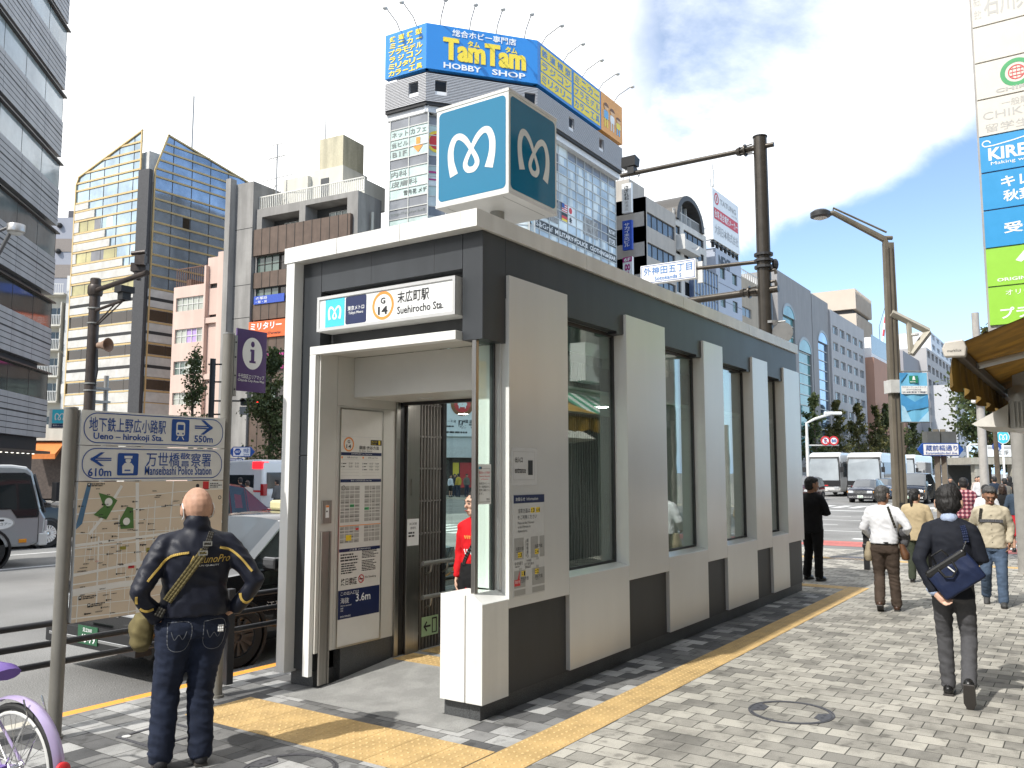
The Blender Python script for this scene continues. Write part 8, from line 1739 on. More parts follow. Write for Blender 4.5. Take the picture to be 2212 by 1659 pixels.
# ---------------------------------------------------------------- people
from mathutils.bvhtree import BVHTree
def blob(name,prims,m,parent,vox=.012,sm=5,wr=None,k=1.,sc=None):
    """merge closed lumps into one continuous skin: voxel union, smoothing, then cloth wrinkles"""
    b=MB()
    for p in prims:
        if p[0]=='c':
            pts,rs=p[1],p[2]; fl=p[3] if len(p)>3 else 1.; pts=[Vector(q) for q in pts]
            d0=(pts[0]-pts[1]).normalized(); d1=(pts[-1]-pts[-2]).normalized()
            pts=[pts[0]+d0*rs[0]*.8,pts[0]+d0*rs[0]*.45]+pts+[pts[-1]+d1*rs[-1]*.45,pts[-1]+d1*rs[-1]*.8]; rs=[rs[0]*.35,rs[0]*.85]+list(rs)+[rs[-1]*.85,rs[-1]*.35]
            b.tube(pts,rs,m,14,True,fl)
        elif p[0]=='e':
            M=p[3] if len(p)>3 else None
            i0=len(b.v); b.ball((0,0,0),p[2],m,16,10)
            for i in range(i0,len(b.v)): v=Vector(b.v[i]); v=(M@v if M is not None else v)+Vector(p[1]); b.v[i]=tuple(v)
        elif p[0]=='l':      # stack of super-elliptic rings (x,y,z,rx,ry)
            vs=[];n=28; pw=p[2] if len(p)>2 else .8
            for x,y,z,rx,ry in p[1]:
                for j in range(n): a=2*PI*j/n; c,s=cos(a),sin(a); vs.append((x+rx*math.copysign(abs(c)**pw,c),y+ry*math.copysign(abs(s)**pw,s),z))
            q=len(p[1]); b.add(vs,[(i*n+j,i*n+(j+1)%n,(i+1)*n+(j+1)%n,(i+1)*n+j) for i in range(q-1) for j in range(n)]+[tuple(range(n-1,-1,-1)),tuple(range((q-1)*n,q*n))],m)
    o=b.build(name,None,normals=True)
    rm=o.modifiers.new('r','REMESH'); rm.mode='VOXEL'; rm.voxel_size=vox; s=o.modifiers.new('s','SMOOTH'); s.factor=.5; s.iterations=sm
    dg=bpy.context.evaluated_depsgraph_get(); me=bpy.data.meshes.new_from_object(o.evaluated_get(dg)); old=o.data; o.modifiers.clear(); o.data=me; bpy.data.meshes.remove(old); me.name=name
    if not me.materials: me.materials.append(m)
    if wr:
        amp,f=wr; nv=len(me.vertices); co=np.empty(nv*3); me.vertices.foreach_get('co',co); no=np.empty(nv*3); me.vertices.foreach_get('normal',no); co=co.reshape(-1,3); no=no.reshape(-1,3)
        d=np.array([mnoise.noise((c[0]*f[0]+3.1,c[1]*f[1],c[2]*f[2]+c[0]*f[0]*.5)) for c in co]); d=amp*(1-2*np.abs(d))-amp*.5
        co+=no*d[:,None]; me.vertices.foreach_set('co',co.ravel()); me.update()
    me.shade_smooth(); o.parent=parent
    return o
def hand(w,d,n,side,k=1.,curl=.5):
    """palm, four unequal fingers and a thumb; w wrist, d pointing to the fingers, n palm normal"""
    w=Vector(w); d=Vector(d).normalized(); n=Vector(n); n=(n-d*n.dot(d)).normalized(); a=d.cross(n)*side; P=[]
    P.append(('c',[w-d*.02,w+d*.03,w+d*.085],[.024*k,.030*k,.032*k],.62))
    P.append(('c',[w+d*.03-a*.015,w+d*.085-a*.024],[.018*k,.017*k])); P.append(('c',[w+d*.03+a*.015,w+d*.085+a*.024],[.018*k,.017*k]))
    for i,(off,l) in enumerate(((-.030,.062),(-.010,.074),(.011,.070),(.031,.055))):
        p0=w+d*.088+a*off; b1=(d+n*curl*.5+a*off*1.5).normalized(); p1=p0+b1*l*.5; b2=(d+n*curl*1.3).normalized(); p2=p1+b2*l*.32; p3=p2+(d*.6+n*curl*1.8).normalized()*l*.28
        P.append(('c',[p0,p1,p2,p3],[.0098*k,.0092*k,.0085*k,.0075*k]))
    t0=w+d*.03-a*.026; P.append(('c',[t0,t0+(d*.6-a*.8+n*.3)*.040,t0+(d*.95-a*.75+n*.55)*.066],[.013*k,.0105*k,.0085*k]))
    return P
SKIN=mat('skin_warm',(.47,.275,.19),.55,var=.20,scale=18,spec=.3,bump=.15,bscale=220); SKIN2=mat('skin_tanned',(.33,.175,.11),.5,var=.10,scale=14,spec=.35); SKIN3=mat('skin_fair',(.60,.38,.28),.5,var=.07,scale=14,spec=.35)
HAIRB=mat('black_hair',(.012,.011,.011),.62,var=.4,scale=60,stretch=(1,1,.25),bump=.6,bscale=90); HAIRG=mat('greying_hair',(.06,.057,.055),.5,var=.6,scale=90,bump=.6,bscale=90); HAIRBR=mat('brown_hair',(.035,.02,.013),.42,var=.4,scale=60,bump=.6,bscale=90)
LEATH=mat('black_leather',(.012,.012,.012),.28,var=.2); BRLEATH=mat('brown_leather',(.06,.03,.018),.4,var=.2); SOLE=mat('shoe_sole',(.05,.045,.042),.7)
def cloth(n,c,rough=.85,var=.12,scale=20,bump=.25): return mat('cloth_'+n,c,rough,0,var,scale,bump,350,spec=.25)
def person(label,loc,az,h,top,pants,skin=None,hair=None,arms=None,legs=None,lean=(0,0),hem=.88,sleeve=1.,bulk=1.,shoes=None,head=(0,0),vox=.013,hstyle='short',skirt=None,face=False,group=None,collar=None,coat=False,fold=.006,hands=True,hipw=1.,leg_r=1.,hs=1.1):
    """az: compass direction the person faces in the street plan; joints in metres, x right, y ahead"""
    k=h/1.72; t=thing('person',label,'person',loc,R(az)-PI/2,group); t.scale=(k,k,k); skin=skin or SKIN; shoes=shoes or LEATH
    arms=arms or (((-.25,-.02,1.13),(-.26,.06,.90)),((.25,-.02,1.13),(.26,.06,.90)))
    legs=legs or (((-.10,.02,.50),(-.11,-.01,.09),0),((.10,.02,.50),(.11,-.01,.09),0))
    lx,ly=lean
    def L(p): f=max(0,(p[2]-.92)/.6); return (p[0]+lx*f,p[1]+ly*f,p[2])
    hz=1.60; hc=Vector(L((0,.015,hz))); Mh=Matrix.Rotation(head[0],3,'Z')@Matrix.Rotation(head[1],3,'X')@Matrix.Scale(hs,3)
    def Hd(x,y,z): return hc+Mh@Vector((x,y,z))
    sh=[Vector(L((s*.165*min(bulk,1.12),-.008,1.385))) for s in (-1,1)]
    # body: one skin from head to hands
    B=[('e',Hd(0,0,.015),(.081,.101,.106),Mh.to_4x4()),('c',[Hd(0,.018,-.02),Hd(0,.045,-.075)],[.068,.050]),('c',[L((0,-.018,1.40)),Hd(0,-.02,-.05)],[.062,.058]),('e',Hd(0,.106,-.022),(.012,.018,.021)),('e',Hd(0,.09,.028),(.05,.014,.012),Mh.to_4x4()),('e',Hd(0,.088,-.062),(.024,.014,.010),Mh.to_4x4())]
    for s in (-1,1): B+=[('e',Hd(s*.083,-.008,-.008),(.011,.024,.036),Mh.to_4x4()),('e',Hd(s*.034,.075,-.02),(.022,.016,.02))]
    B+=[('l',[(*L((0,0,z)),rx*.86,ry*.80) for z,rx,ry in ((.92,.155,.115),(1.1,.145,.105),(1.3,.165,.11),(1.40,.15,.085),(1.45,.06,.05))])]
    for i,s in enumerate((-1,1)):
        e,w=Vector(arms[i][0]),Vector(arms[i][1]); B.append(('c',[sh[i],e,w],[.042,.036,.026]))
        if hands: d=(w-e).normalized() if len(arms[i])<3 else Vector(arms[i][2]); n=Vector((-s*1.,.2,0)) if len(arms[i])<4 else Vector(arms[i][3]); B+=hand(w,d,n,-s)
    blob('body',B,skin,t,vox=min(vox*.62,.0075) if vox<.02 else vox*.7,sm=3 if vox<.02 else 2)
    if face:
        b=MB()
        for s in (-1,1): b.ball(Hd(s*.033,.092,.004),(.013,.008,.0055),S_BLACK,10,6)
        b.build('eye',t,smooth=True); b=MB()
        for s in (-1,1): b.tube([Hd(s*.016,.104,.024),Hd(s*.034,.103,.031),Hd(s*.054,.088,.026)],[.003,.0042,.002],hair or HAIRB,6)
        b.build('eyebrow',t,smooth=True); b=MB(); b.tube([Hd(-.026,.089,-.061),Hd(-.010,.1035,-.0575),Hd(0,.105,-.060),Hd(.010,.1035,-.0575),Hd(.026,.089,-.061)],[.002,.006,.006,.006,.002],mat('lips',(.36,.10,.09),.4),8); b.build('mouth',t,smooth=True)
    # trousers or skirt
    hw=hipw
    if skirt: blob('skirt',[('l',[(0,0,z,rx*hw,ry*hw) for z,rx,ry in ((skirt[1],.19,.15),(.75,.19,.145),(.95,.165,.125),(1.06,.15,.11))])],skirt[0],t,vox*1.1,4,(fold,(14,14,2)))
    T=[('l',[(0,-.005,z,rx*hw,ry*hw) for z,rx,ry in ((.80,.155,.115),(.88,.172,.128),(.96,.165,.118),(1.04,.155,.11))])] if not skirt else []
    for i,s in enumerate((-1,1)):
        kn,an,_=legs[i]; hp=Vector((s*.088*hw,-.005,.86)); r=leg_r
        if not skirt: T.append(('c',[hp,Vector(kn)*.5+hp*.5,kn,Vector(kn)*.45+Vector(an)*.55,Vector(an)+Vector((0,0,-.005))],[.105*hw*r,.092*r,.076*r,.072*r,.070*r]))
        else: T.append(('c',[hp,kn,an],[.075,.05,.035]))
    blob('trousers' if not skirt else 'legs',T,pants,t,vox,4,(fold,(9,9,20)) if not skirt else None)
    for i,s in enumerate((-1,1)):
        kn,an,pitch=legs[i]; Mf=Matrix.Rotation(pitch,4,'X'); A=Vector(an); q=lambda x,y,z:A+Mf@Vector((x,y,z-.09))
        S=[('c',[q(0,-.035,.045),q(0,.06,.045),q(s*.006,.145,.035)],[.043,.046,.036],.9),('e',q(0,-.01,.075),(.042,.052,.045),Mf)]; blob('shoe',S,shoes,t,max(.008,vox*.7),3)
        if vox<.02:
            b=MB(); pts=[q(x,y,.004) for x,y in ((-.036,-.06),(.036,-.06),(.042,.03),(.044,.12),(.02,.185),(-.02,.185),(-.044,.12),(-.042,.03))]; b.extr(pts,Mf@Vector((0,0,.014)),SOLE); b.build('shoe_sole',t,normals=True)
    # upper garment with sleeves
    g=bulk; J=[('l',[(*L((0,-.006,z)),rx*g,ry*g) for z,rx,ry in [(hem,.178,.135)]+([(hem+.08,.175,.132)] if hem<1 else [])+[(z,rx,ry) for z,rx,ry in ((1.02,.166,.125),(1.13,.166,.122),(1.26,.182,.126),(1.34,.184,.118),(1.395,.160,.10),(1.43,.118,.085),(1.47,.078,.072)) if z>hem+.1]])]
    for i,s in enumerate((-1,1)):
        e,w=Vector(arms[i][0]),Vector(arms[i][1]); gg=g**.5
        if sleeve>=1: J.append(('c',[sh[i],sh[i]*.5+e*.5,e,e*.5+w*.5,w+(e-w)*.06],[.066*gg,.066*gg,.058*gg,.052*gg,.046*gg])); J.append(('c',[L((s*.05,-.012,1.43)),sh[i]],[.05,.058*gg]))
        else: J.append(('c',[sh[i],sh[i]*.4+e*.6,sh[i].lerp(e,sleeve*1.6)],[.078*gg,.072*gg,.068*gg]))
    if collar: J.append(('c',[L((0,-.008,1.44)),L((0,-.012,1.485+.03*(collar>1))),L((0,-.012,1.50+.035*(collar>1)))],[.080,.072*collar,.068*collar]))
    jk=blob('jacket' if coat else 'shirt',J,top,t,vox,4,(fold*1.1,(10,10,13)))
    # hair
    if hair:
        Hh=[('e',Hd(0,-.012,.038),(.087,.104,.094),Mh.to_4x4()),('e',Hd(0,-.038,-.005),(.083,.077,.088),Mh.to_4x4())]
        if hstyle in('short',): Hh+=[('e',Hd(s*.055,-.01,.02),(.028,.05,.05),Mh.to_4x4()) for s in (-1,1)]+[('e',Hd(0,.055,.075),(.06,.045,.035),Mh.to_4x4())]
        if hstyle=='tail': Hh+=[('c',[Hd(0,-.10,.02),Hd(0,-.13,-.06),Hd(.01,-.12,-.17)],[.035,.032,.018])]
        if hstyle=='bob': Hh+=[('c',[Hd(s*.05,-.04,.03),Hd(s*.06,-.04,-.10)],[.045,.035]) for s in (-1,1)]+[('c',[Hd(0,-.07,0),Hd(0,-.06,-.11)],[.055,.045])]
        if hstyle=='front': Hh=[('e',Hd(0,-.018,.044),(.087,.098,.091),Mh.to_4x4()),('e',Hd(0,.055,.094),(.064,.042,.028),Mh.to_4x4()),('e',Hd(0,-.05,.0),(.074,.06,.07),Mh.to_4x4())]+[('e',Hd(s*.066,.0,.03),(.016,.035,.045),Mh.to_4x4()) for s in (-1,1)]
        ho=blob('hair',Hh,hair,t,max(.007,vox*.65),2,(.007,(38,38,16)))
        if vox<.014:      # loose strands break the outline
            b=MB(); rd=random.Random(len(label)); me=ho.data
            for i in range(700):
                q=me.vertices[rd.randrange(len(me.vertices))]; d=(Vector((rd.gauss(0,.5),rd.gauss(0,.5),-.9))+q.normal*1.0).normalized(); p0=q.co-q.normal*.004; w=d.cross(q.normal)
                if w.length<.1: continue
                w=w.normalized()*.0022; l=rd.uniform(.018,.036); b.add([p0-w,p0+w,p0+d*l-q.normal*l*.25],[(0,1,2)],hair)
            b.build('hair_strands',ho)
    t['_']=0; del t['_']
    t.matrix_basis=Matrix.Translation(Vector(loc))@Matrix.Rotation(R(az)-PI/2,4,'Z')@Matrix.Scale(k,4)
    return t,jk,Hd,k
def bvh_of(o): me=o.data; return BVHTree.FromPolygons([v.co for v in me.vertices],[tuple(p.vertices) for p in me.polygons])
def drape(bv,x,z,sgn=-1,off=.004):
    h=bv.ray_cast(Vector((x,sgn*1.5,z)),Vector((0,-sgn,0)))
    return (h[0]+Vector((0,sgn*off,0))) if h[0] is not None else None
def ribbon(bv,pts,w,m,name,parent,off=.005,n=24,thick=.004,sgn=-1):
    P=[tuple(p) for p in catmull(pts,max(3,n//len(pts)))]; b=MB(); L_=[]
    for i,p in enumerate(P):
        a=P[max(0,i-1)]; c=P[min(len(P)-1,i+1)]; d=Vector((c[0]-a[0],c[1]-a[1])).normalized(); q=Vector((-d.y,d.x))*w/2
        row=[drape(bv,p[0]+q.x*f,p[1]+q.y*f,sgn,off) for f in (-1,-.33,.33,1)]
        L_.append(row if all(row) else None)
    if w>.02:      # a strap bridges the small folds under it
        idx=[i for i in range(len(L_)) if L_[i]]; f_=min if sgn<0 else max
        ym=[f_(v.y for v in L_[i]) for i in idx]; e_=[f_(ym[max(0,q-2):q+3]) for q in range(len(ym))]; e_=[sum(e_[max(0,q-3):q+4])/len(e_[max(0,q-3):q+4]) for q in range(len(e_))]
        for q,i in enumerate(idx):
            for v in L_[i]: v.y=f_(e_[q],v.y*.5+e_[q]*.5)
    for i in range(len(L_)-1):
        if L_[i] and L_[i+1]:
            ys=[v.y for v in L_[i]+L_[i+1]]
            if max(ys)-min(ys)>.16: continue
            for j in range(3): b.add([L_[i][j],L_[i+1][j],L_[i+1][j+1],L_[i][j+1]],[(0,1,2,3) if sgn<0 else (3,2,1,0)],m)
    if not b.f: return None
    o=b.build(name,parent,smooth=True); s=o.modifiers.new('t','SOLIDIFY'); s.thickness=thick; return o
def stitched(bv,st,x0,z0,x1,z1,m,name,parent,bold=.01,slant=0.):
    vs,fs=text_geo(st,bold); b=MB(); ax=min(v[0] for v in vs); bx_=max(v[0] for v in vs); ay=min(v[1] for v in vs); by=max(v[1] for v in vs); P=[]
    for x,y in vs:
        fy=(y-ay)/(by-ay); q=drape(bv,x0+(x-ax)/(bx_-ax)*(x1-x0)+slant*fy*(z1-z0),z0+fy*(z1-z0),-1,.004)
        if q is None: return
        P.append(q)
    b.add(P,fs,m); b.build(name,parent)
# --- bald man at the map
JNAVY=cloth('navy_nylon',(.012,.014,.024),.48,.2,8,.1); DENIM=cloth('indigo_denim',(.016,.022,.042),.85,.35,9,.4); GOLDT=mat('gold_piping',(.50,.34,.07),.5)
bx_c=atz(408,1648); t,jk,Hd,k=person('bald man in navy jacket with gold piping, hands on hips before the street map',(3.50,4.86,0),62,1.73,JNAVY,DENIM,SKIN,None,
  (((-.335,-.10,1.10),(-.225,-.04,.925),(.75,.4,-.45),(.5,.4,.3)),((.365,-.10,1.13),(.25,-.04,.955),(-.75,.4,-.45),(-.5,.4,.3))),
  (((-.145,.01,.48),(-.165,-.01,.09),0),((.06,.02,.48),(.07,-.02,.09),0)),hem=.935,bulk=1.18,collar=1.16,hs=1.16,head=(.16,-.10),vox=.011,coat=True,fold=.008,hipw=1.12,leg_r=1.12,shoes=mat('dark_trainer',(.02,.02,.024),.6))
bv=bvh_of(jk); tr=[c for c in t.children if c.name.startswith('trousers')][0]; bt_=bvh_of(tr)
for pts in ([(-.06,1.335),(-.16,1.315),(-.225,1.25),(-.295,1.17)],[(.13,1.36),(.205,1.335),(.275,1.27),(.33,1.20)],[(-.355,1.08),(-.345,1.02),(-.30,.985),(-.25,.995)],[(.265,1.06),(.275,1.02),(.31,.995),(.35,1.02)]): ribbon(bv,pts,.014,GOLDT,'piping',jk,.006,40,.003)
stitched(bv,'MizunoPro',-.055,1.268,.19,1.315,GOLDT,'jacket_lettering',jk,.0,.4); stitched(bv,'RUN QUALITY',-.01,1.245,.125,1.257,S_LGREY,'jacket_lettering',jk,.01)
STI=mat('jean_stitching',(.12,.13,.15),.8)
for x0 in (-.165,.045):
    for pts in ([(x0,.90),(x0+.005,.76),(x0+.065,.725),(x0+.125,.76),(x0+.13,.90),(x0,.905)],[(x0+.02,.85),(x0+.04,.80),(x0+.065,.83),(x0+.09,.80),(x0+.11,.85)]): ribbon(bt_,pts,.004,STI,'pocket_stitching',tr,.0025,40,.001)
ribbon(bt_,[(.15,.875),(.15,.83)],.035,S_LGREY,'pocket_label',tr,.003,6,.001)
b=MB(); MASK=mat('mask_white',(.75,.75,.74),.8); b.tube([Hd(-.079,.028,.015),Hd(-.084,-.014,.03),Hd(-.085,-.034,.0),Hd(-.078,-.02,-.045),Hd(-.066,.05,-.055)],.004,MASK,6); b.tube([Hd(.079,.028,.015),Hd(.084,-.014,.03),Hd(.085,-.034,.0),Hd(.078,-.02,-.045),Hd(.066,.05,-.055)],.004,MASK,6); b.build('face_mask',t,smooth=True)
b=MB(); b.tube([Hd(-.076,-.01,.025),Hd(-.078,.05,.03),Hd(-.06,.095,.02)],.004,BLACK,6); b.tube([Hd(.076,-.01,.025),Hd(.078,.05,.03),Hd(.06,.095,.02)],.004,BLACK,6); b.build('glasses',t)
KH=cloth('olive_canvas',(.14,.115,.05),.8,.15,10,.4); WB=mat('dark_webbing',(.03,.027,.02),.7)
bag=thing('shoulder_bag','olive canvas shoulder bag with wide strap across the bald man\'s back','bag',(3.50,4.86,.0),R(62)-PI/2); bag.scale=(k,k,k); bag.matrix_basis=t.matrix_basis.copy()
ribbon(bv,[(.075,1.46),(.055,1.40),(.025,1.335)],.035,WB,'strap_webbing',bag,.009,14,.004); ribbon(bv,[(.03,1.345),(-.06,1.215),(-.15,1.085),(-.185,1.03)],.055,KH,'strap',bag,.012,26,.006); ribbon(bv,[(-.165,1.06),(-.20,1.00),(-.225,.95)],.05,WB,'strap_webbing',bag,.010,10,.004)
for p in ((.05,1.385),(.022,1.33)):
    q=drape(bv,*p,-1,.018)
    if q: b=MB(); b.ring=None; F=Face(b,q+Vector((-.03,-.004,-.014)),(cos(.9),0,sin(.9)) if False else (1,0,0)); F.ring([(0,0),(.056,0),(.056,.03),(0,.03)],[(.007,.007),(.049,.007),(.049,.023),(.007,.023)],GREYM,1); b.build('buckle',bag)
blob('pouch',[('l',[(-.29,.15,.71,.04,.09),(-.295,.15,.75,.065,.15),(-.295,.15,.86,.07,.16),(-.28,.13,.93,.05,.12)],.6)],KH,bag,.012,4,(.008,(7,7,16)))
# --- man in the dark suit with the blue bag
NAVS=cloth('dark_navy_suit',(.011,.013,.020),.8,.15,25,.2); CHAR=cloth('charcoal_trousers',(.075,.075,.08),.85,.12,30,.2); SHB=cloth('pale_blue_shirt',(.40,.48,.66),.8)
t,jk,Hd,k=person('man in dark navy suit walking away with a navy bag on his back',(8.02,1.02,0),4,1.71,NAVS,CHAR,SKIN3,HAIRB,
  (((-.235,-.12,1.13),(-.13,-.17,.88),(.75,-.1,-.62),(.1,-.6,.3)),((.225,.02,1.14),(.10,.20,1.10))),
  (((-.085,.10,.50),(-.075,.11,.09),0),((.10,.03,.49),(.10,-.34,.20),-1.05)),lean=(0,.05),hem=.82,head=(-.05,-.16),coat=True,vox=.0115,collar=.85,fold=.007,hipw=.93,leg_r=.84,bulk=.92,hs=1.2)
bv=bvh_of(jk)
blob('shirt_collar',[('c',[(0,.02,1.47),(0,.03,1.487)],[.070,.066])],SHB,t,.008,2); blob('shirt_cuff',[('c',[(-.155,-.165,.905),(-.13,-.17,.875)],[.038,.036])],SHB,t,.008,2)
bag=thing('briefcase_bag','navy nylon briefcase hanging diagonally on the suited man\'s back','bag',(8.02,1.02,0)); bag.matrix_basis=t.matrix_basis.copy(); bag.location=(8.02,1.02,0); bag.rotation_euler=(0,0,R(4)-PI/2); bag.scale=(k,k,k)
NY=cloth('navy_nylon_bag',(.012,.02,.055),.5,.2,12,.2); Mb=Matrix.Translation((.035,-.215,1.02))@Matrix.Rotation(R(36),4,'Y')@Matrix.Rotation(R(-8),4,'X'); Mb=Matrix.Translation((.035,-.205,1.03))@Matrix.Rotation(R(-36),4,'Y')@Matrix.Scale(.9,4)
b=MB(); w,h=.205,.15
prm=[]
o=blob('body',[('l',[(0,0,-.15,.188,.035),(0,0,-.135,.203,.052),(0,0,-.03,.207,.062),(0,0,.09,.203,.052),(0,0,.14,.198,.038),(0,0,.152,.185,.03)],.42)],NY,bag,.008,3,(.006,(9,9,5))); o.matrix_basis=Mb
b=MB(); vs=[Mb@Vector((sx*w*.97,sy*.055,z)) for z in (h*.55,h*1.02) for sy in (-1,1) for sx in (-1,1)]; b.add(vs,[(0,2,3,1),(4,5,7,6),(0,1,5,4),(2,6,7,3),(0,4,6,2),(1,3,7,5)],LEATH); b.build('leather_top',bag,bevel=.02)
b=MB()
for s in (-1,1): b.tube([Mb@Vector((-.08,s*.058,h*.75)),Mb@Vector((-.07,s*.085,h*.2)),Mb@Vector((-.02,s*.09,-.0)),Mb@Vector((.05,s*.085,h*.2)),Mb@Vector((.06,s*.058,h*.75))] if s<0 else [Mb@Vector((-.08,.05,h*.9)),Mb@Vector((-.06,.03,h*1.55)),Mb@Vector((.04,.03,h*1.55)),Mb@Vector((.06,.05,h*.9))],.009,LEATH,8)
b.build('handle',bag,smooth=True)
b=MB(); b.tube([Mb@Vector((w*.95,0,h*.95)),Vector((.125,-.175,1.30))],.006,CHROME,6); b.tube([Mb@Vector((.0,-.062,h*.6)),Mb@Vector((.02,-.07,h*.1))],.006,S_LGREY,6); b.build('clip',bag)
ribbon(bv,[(.125,1.28),(.115,1.36),(.10,1.42)],.042,NY,'strap',bag,.008,14,.004)
# --- white shirted man with two bags
WSH=cloth('white_shirt',(.68,.69,.72),.8,.04,20,.15); BRT=cloth('brown_trousers',(.065,.047,.036),.85,.2,14,.3)
t,jk,Hd,k=person('man in white shirt and brown trousers walking away with bags on both sides',(12.45,2.38,0),6,1.65,WSH,BRT,SKIN2,HAIRG,
  (((-.27,.02,1.14),(-.20,.22,1.02)),((.31,-.05,1.16),(.22,.16,1.0))),(((-.09,.06,.50),(-.08,-.10,.13),-.6),((.10,.05,.49),(.12,.06,.09),0)),hem=.93,head=(-.55,-.05),vox=.0125,fold=.008,bulk=1.03,shoes=BRLEATH)
bv=bvh_of(jk)
b=MB(); 
def worn(name,label,cat='bag'):
    g=thing(name,label,cat,tuple(t.location),0); g.rotation_euler=t.rotation_euler; g.scale=t.scale; g.matrix_basis=t.matrix_basis.copy(); return g
g=worn('shoulder_bag','brown leather bag at the white shirted man\'s right hip'); blob('pouch',[('l',[(.27,-.02,.72,.05,.13),(.26,-.02,.80,.06,.12),(.22,-.02,.93,.03,.05)])],cloth('brown_bag',(.10,.045,.02),.6),g,.014,3,(.006,(8,8,10))); ribbon(bv,[(.07,1.45),(.12,1.28),(.18,1.08),(.20,.98)],.032,WB,'strap',g,.007,20,.003)
g=worn('shoulder_bag','beige cloth bag at the white shirted man\'s left hip'); blob('pouch',[('l',[(-.21,.05,.68,.05,.10),(-.22,.05,.76,.06,.12),(-.20,.05,.95,.035,.07)])],cloth('beige_bag',(.30,.25,.17),.8),g,.014,3,(.006,(8,8,10)))
g=worn('folded_jacket','grey folded jacket over the white shirted man\'s right forearm','jacket'); blob('bundle',[('c',[(.25,.04,1.10),(.24,.14,1.0),(.25,.08,.93)],[.07,.09,.06])],cloth('grey_bundle',(.08,.08,.085),.8),g,.014,3,(.010,(14,14,14)))
b=MB(); b.lathe((0,-.006,.925),(0,0,1),[(.185,0),(.187,.035)],LEATH,24); vs=b.v; b.v=[(x,y*.74-.002,z) for x,y,z in vs]; b.build('belt',t,smooth=True)
# --- black suited man by the far corner
t,jk,Hd,k=person('man in black suit standing with folded arms past the end of the entrance',(15.2,4.05,0),-18,1.75,cloth('black_suit',(.006,.006,.007),.8),cloth('black_suit_trousers',(.006,.006,.007),.8),SKIN2,HAIRB,
  (((-.26,.03,1.14),(-.10,.24,1.16)),((.27,.03,1.13),(.06,.25,1.12))),(((-.12,.05,.50),(-.16,.03,.09),0),((.09,.0,.50),(.10,-.02,.09),0)),hem=.80,head=(-.5,0),coat=True,vox=.0135)
# --- beige shirted man walking towards the viewer
BSH=cloth('beige_shirt',(.46,.41,.31),.85,.08,20,.2); JEAN=cloth('blue_jeans',(.075,.11,.17),.85,.3,8,.3)
t,jk,Hd,k=person('man in beige striped shirt and jeans walking towards the camera, looking down',(13.75,1.22,0),186,1.63,BSH,JEAN,SKIN2,HAIRG,
  (((-.25,-.06,1.14),(-.22,.02,.93)),((.25,-.12,1.14),(.20,-.10,.93))),(((-.10,.10,.50),(-.10,.10,.09),0),((.10,.03,.49),(.11,-.24,.14),-.6)),hem=.84,head=(.1,-.35),vox=.0125,hstyle='front',face=True,bulk=1.06,shoes=mat('dark_sneaker',(.05,.05,.05),.7),hipw=1.04)
bv=bvh_of(jk); ribbon(bv,[(-.15,1.235),(-.05,1.24),(.05,1.24),(.15,1.235)],.045,cloth('stripe_grey',(.11,.11,.12),.85),'chest_stripe',jk,.004,18,.002,1)
for z in (1.32,1.20,1.11,1.02,.93):
    q=drape(bv,0,z,1,.004)
    if q: b=MB(); b.lathe(q,(0,1,0),[(.007,0),(.006,.003),(0,.0035)],DARKM,8); b.build('button',jk)
g=worn('rucksack','dark rucksack on the back of the man in the beige shirt'); blob('pack',[('l',[(0,-.20,1.0,.13,.07),(0,-.21,1.1,.15,.09),(0,-.20,1.3,.14,.08),(0,-.18,1.40,.10,.05)])],cloth('dark_pack',(.02,.02,.025),.7),g,.016,3); ribbon(bv,[(.12,1.42),(.135,1.33),(.15,1.22)],.04,WB,'strap',g,.007,12,.004,1)
# --- others on the pavement
p=atd(1978,1100,14.6); person('woman in beige coat with dark ponytail walking away beside the lamp pole',(p.x,p.y,0),8,1.55,cloth('beige_coat',(.46,.37,.23),.85,.05),cloth('olive_trousers',(.05,.06,.04),.85),SKIN,HAIRB,(((-.25,-.02,1.14),(-.24,.10,.96)),((.25,-.02,1.14),(.24,.12,.96))),hem=.78,hstyle='tail',coat=True,bulk=1.08,vox=.015,head=(-.6,0))
PL=bpy.data.materials.new('red_plaid'); PL.use_nodes=True
def _pl():
    nt=PL.node_tree; N=nt.nodes; L=nt.links; p=N['Principled BSDF']; p.inputs['Roughness'].default_value=.85; tc=N.new('ShaderNodeTexCoord'); cs=[]
    for ax in (0,2):
        w=N.new('ShaderNodeTexWave'); w.bands_direction='XYZ'[ax]; w.inputs['Scale'].default_value=3.6; w.inputs['Distortion'].default_value=.3; L.new(tc.outputs['Object'],w.inputs[0]); cs.append(w)
    r=N.new('ShaderNodeMixRGB'); r.inputs[0].default_value=.5; L.new(cs[0].outputs[0],r.inputs[1]); L.new(cs[1].outputs[0],r.inputs[2]); c=N.new('ShaderNodeValToRGB'); L.new(r.outputs[0],c.inputs[0]); e=c.color_ramp.elements; e[0].position=.25; e[0].color=(.07,.015,.03,1); e[1].position=.85; e[1].color=(.55,.35,.35,1); m=e.new(.55); m.color=(.25,.05,.08,1); L.new(c.outputs[0],p.inputs['Base Color'])
_pl()
p=atd(2084,1100,19); person('man in red plaid shirt and khaki trousers seen from behind',(p.x,p.y,0),5,1.71,PL,cloth('khaki_trousers',(.30,.24,.15),.85),SKIN,HAIRB,hem=.84,vox=.016,bulk=1.08,head=(.1,0))
p=atd(2132,1100,18); person('woman in white blouse with black bob walking away behind the beige shirted man',(p.x,p.y,0),20,1.57,cloth('white_blouse',(.62,.62,.64),.85),cloth('grey_trousers',(.10,.10,.11),.85),SKIN,HAIRB,hem=.9,vox=.018,hstyle='bob')
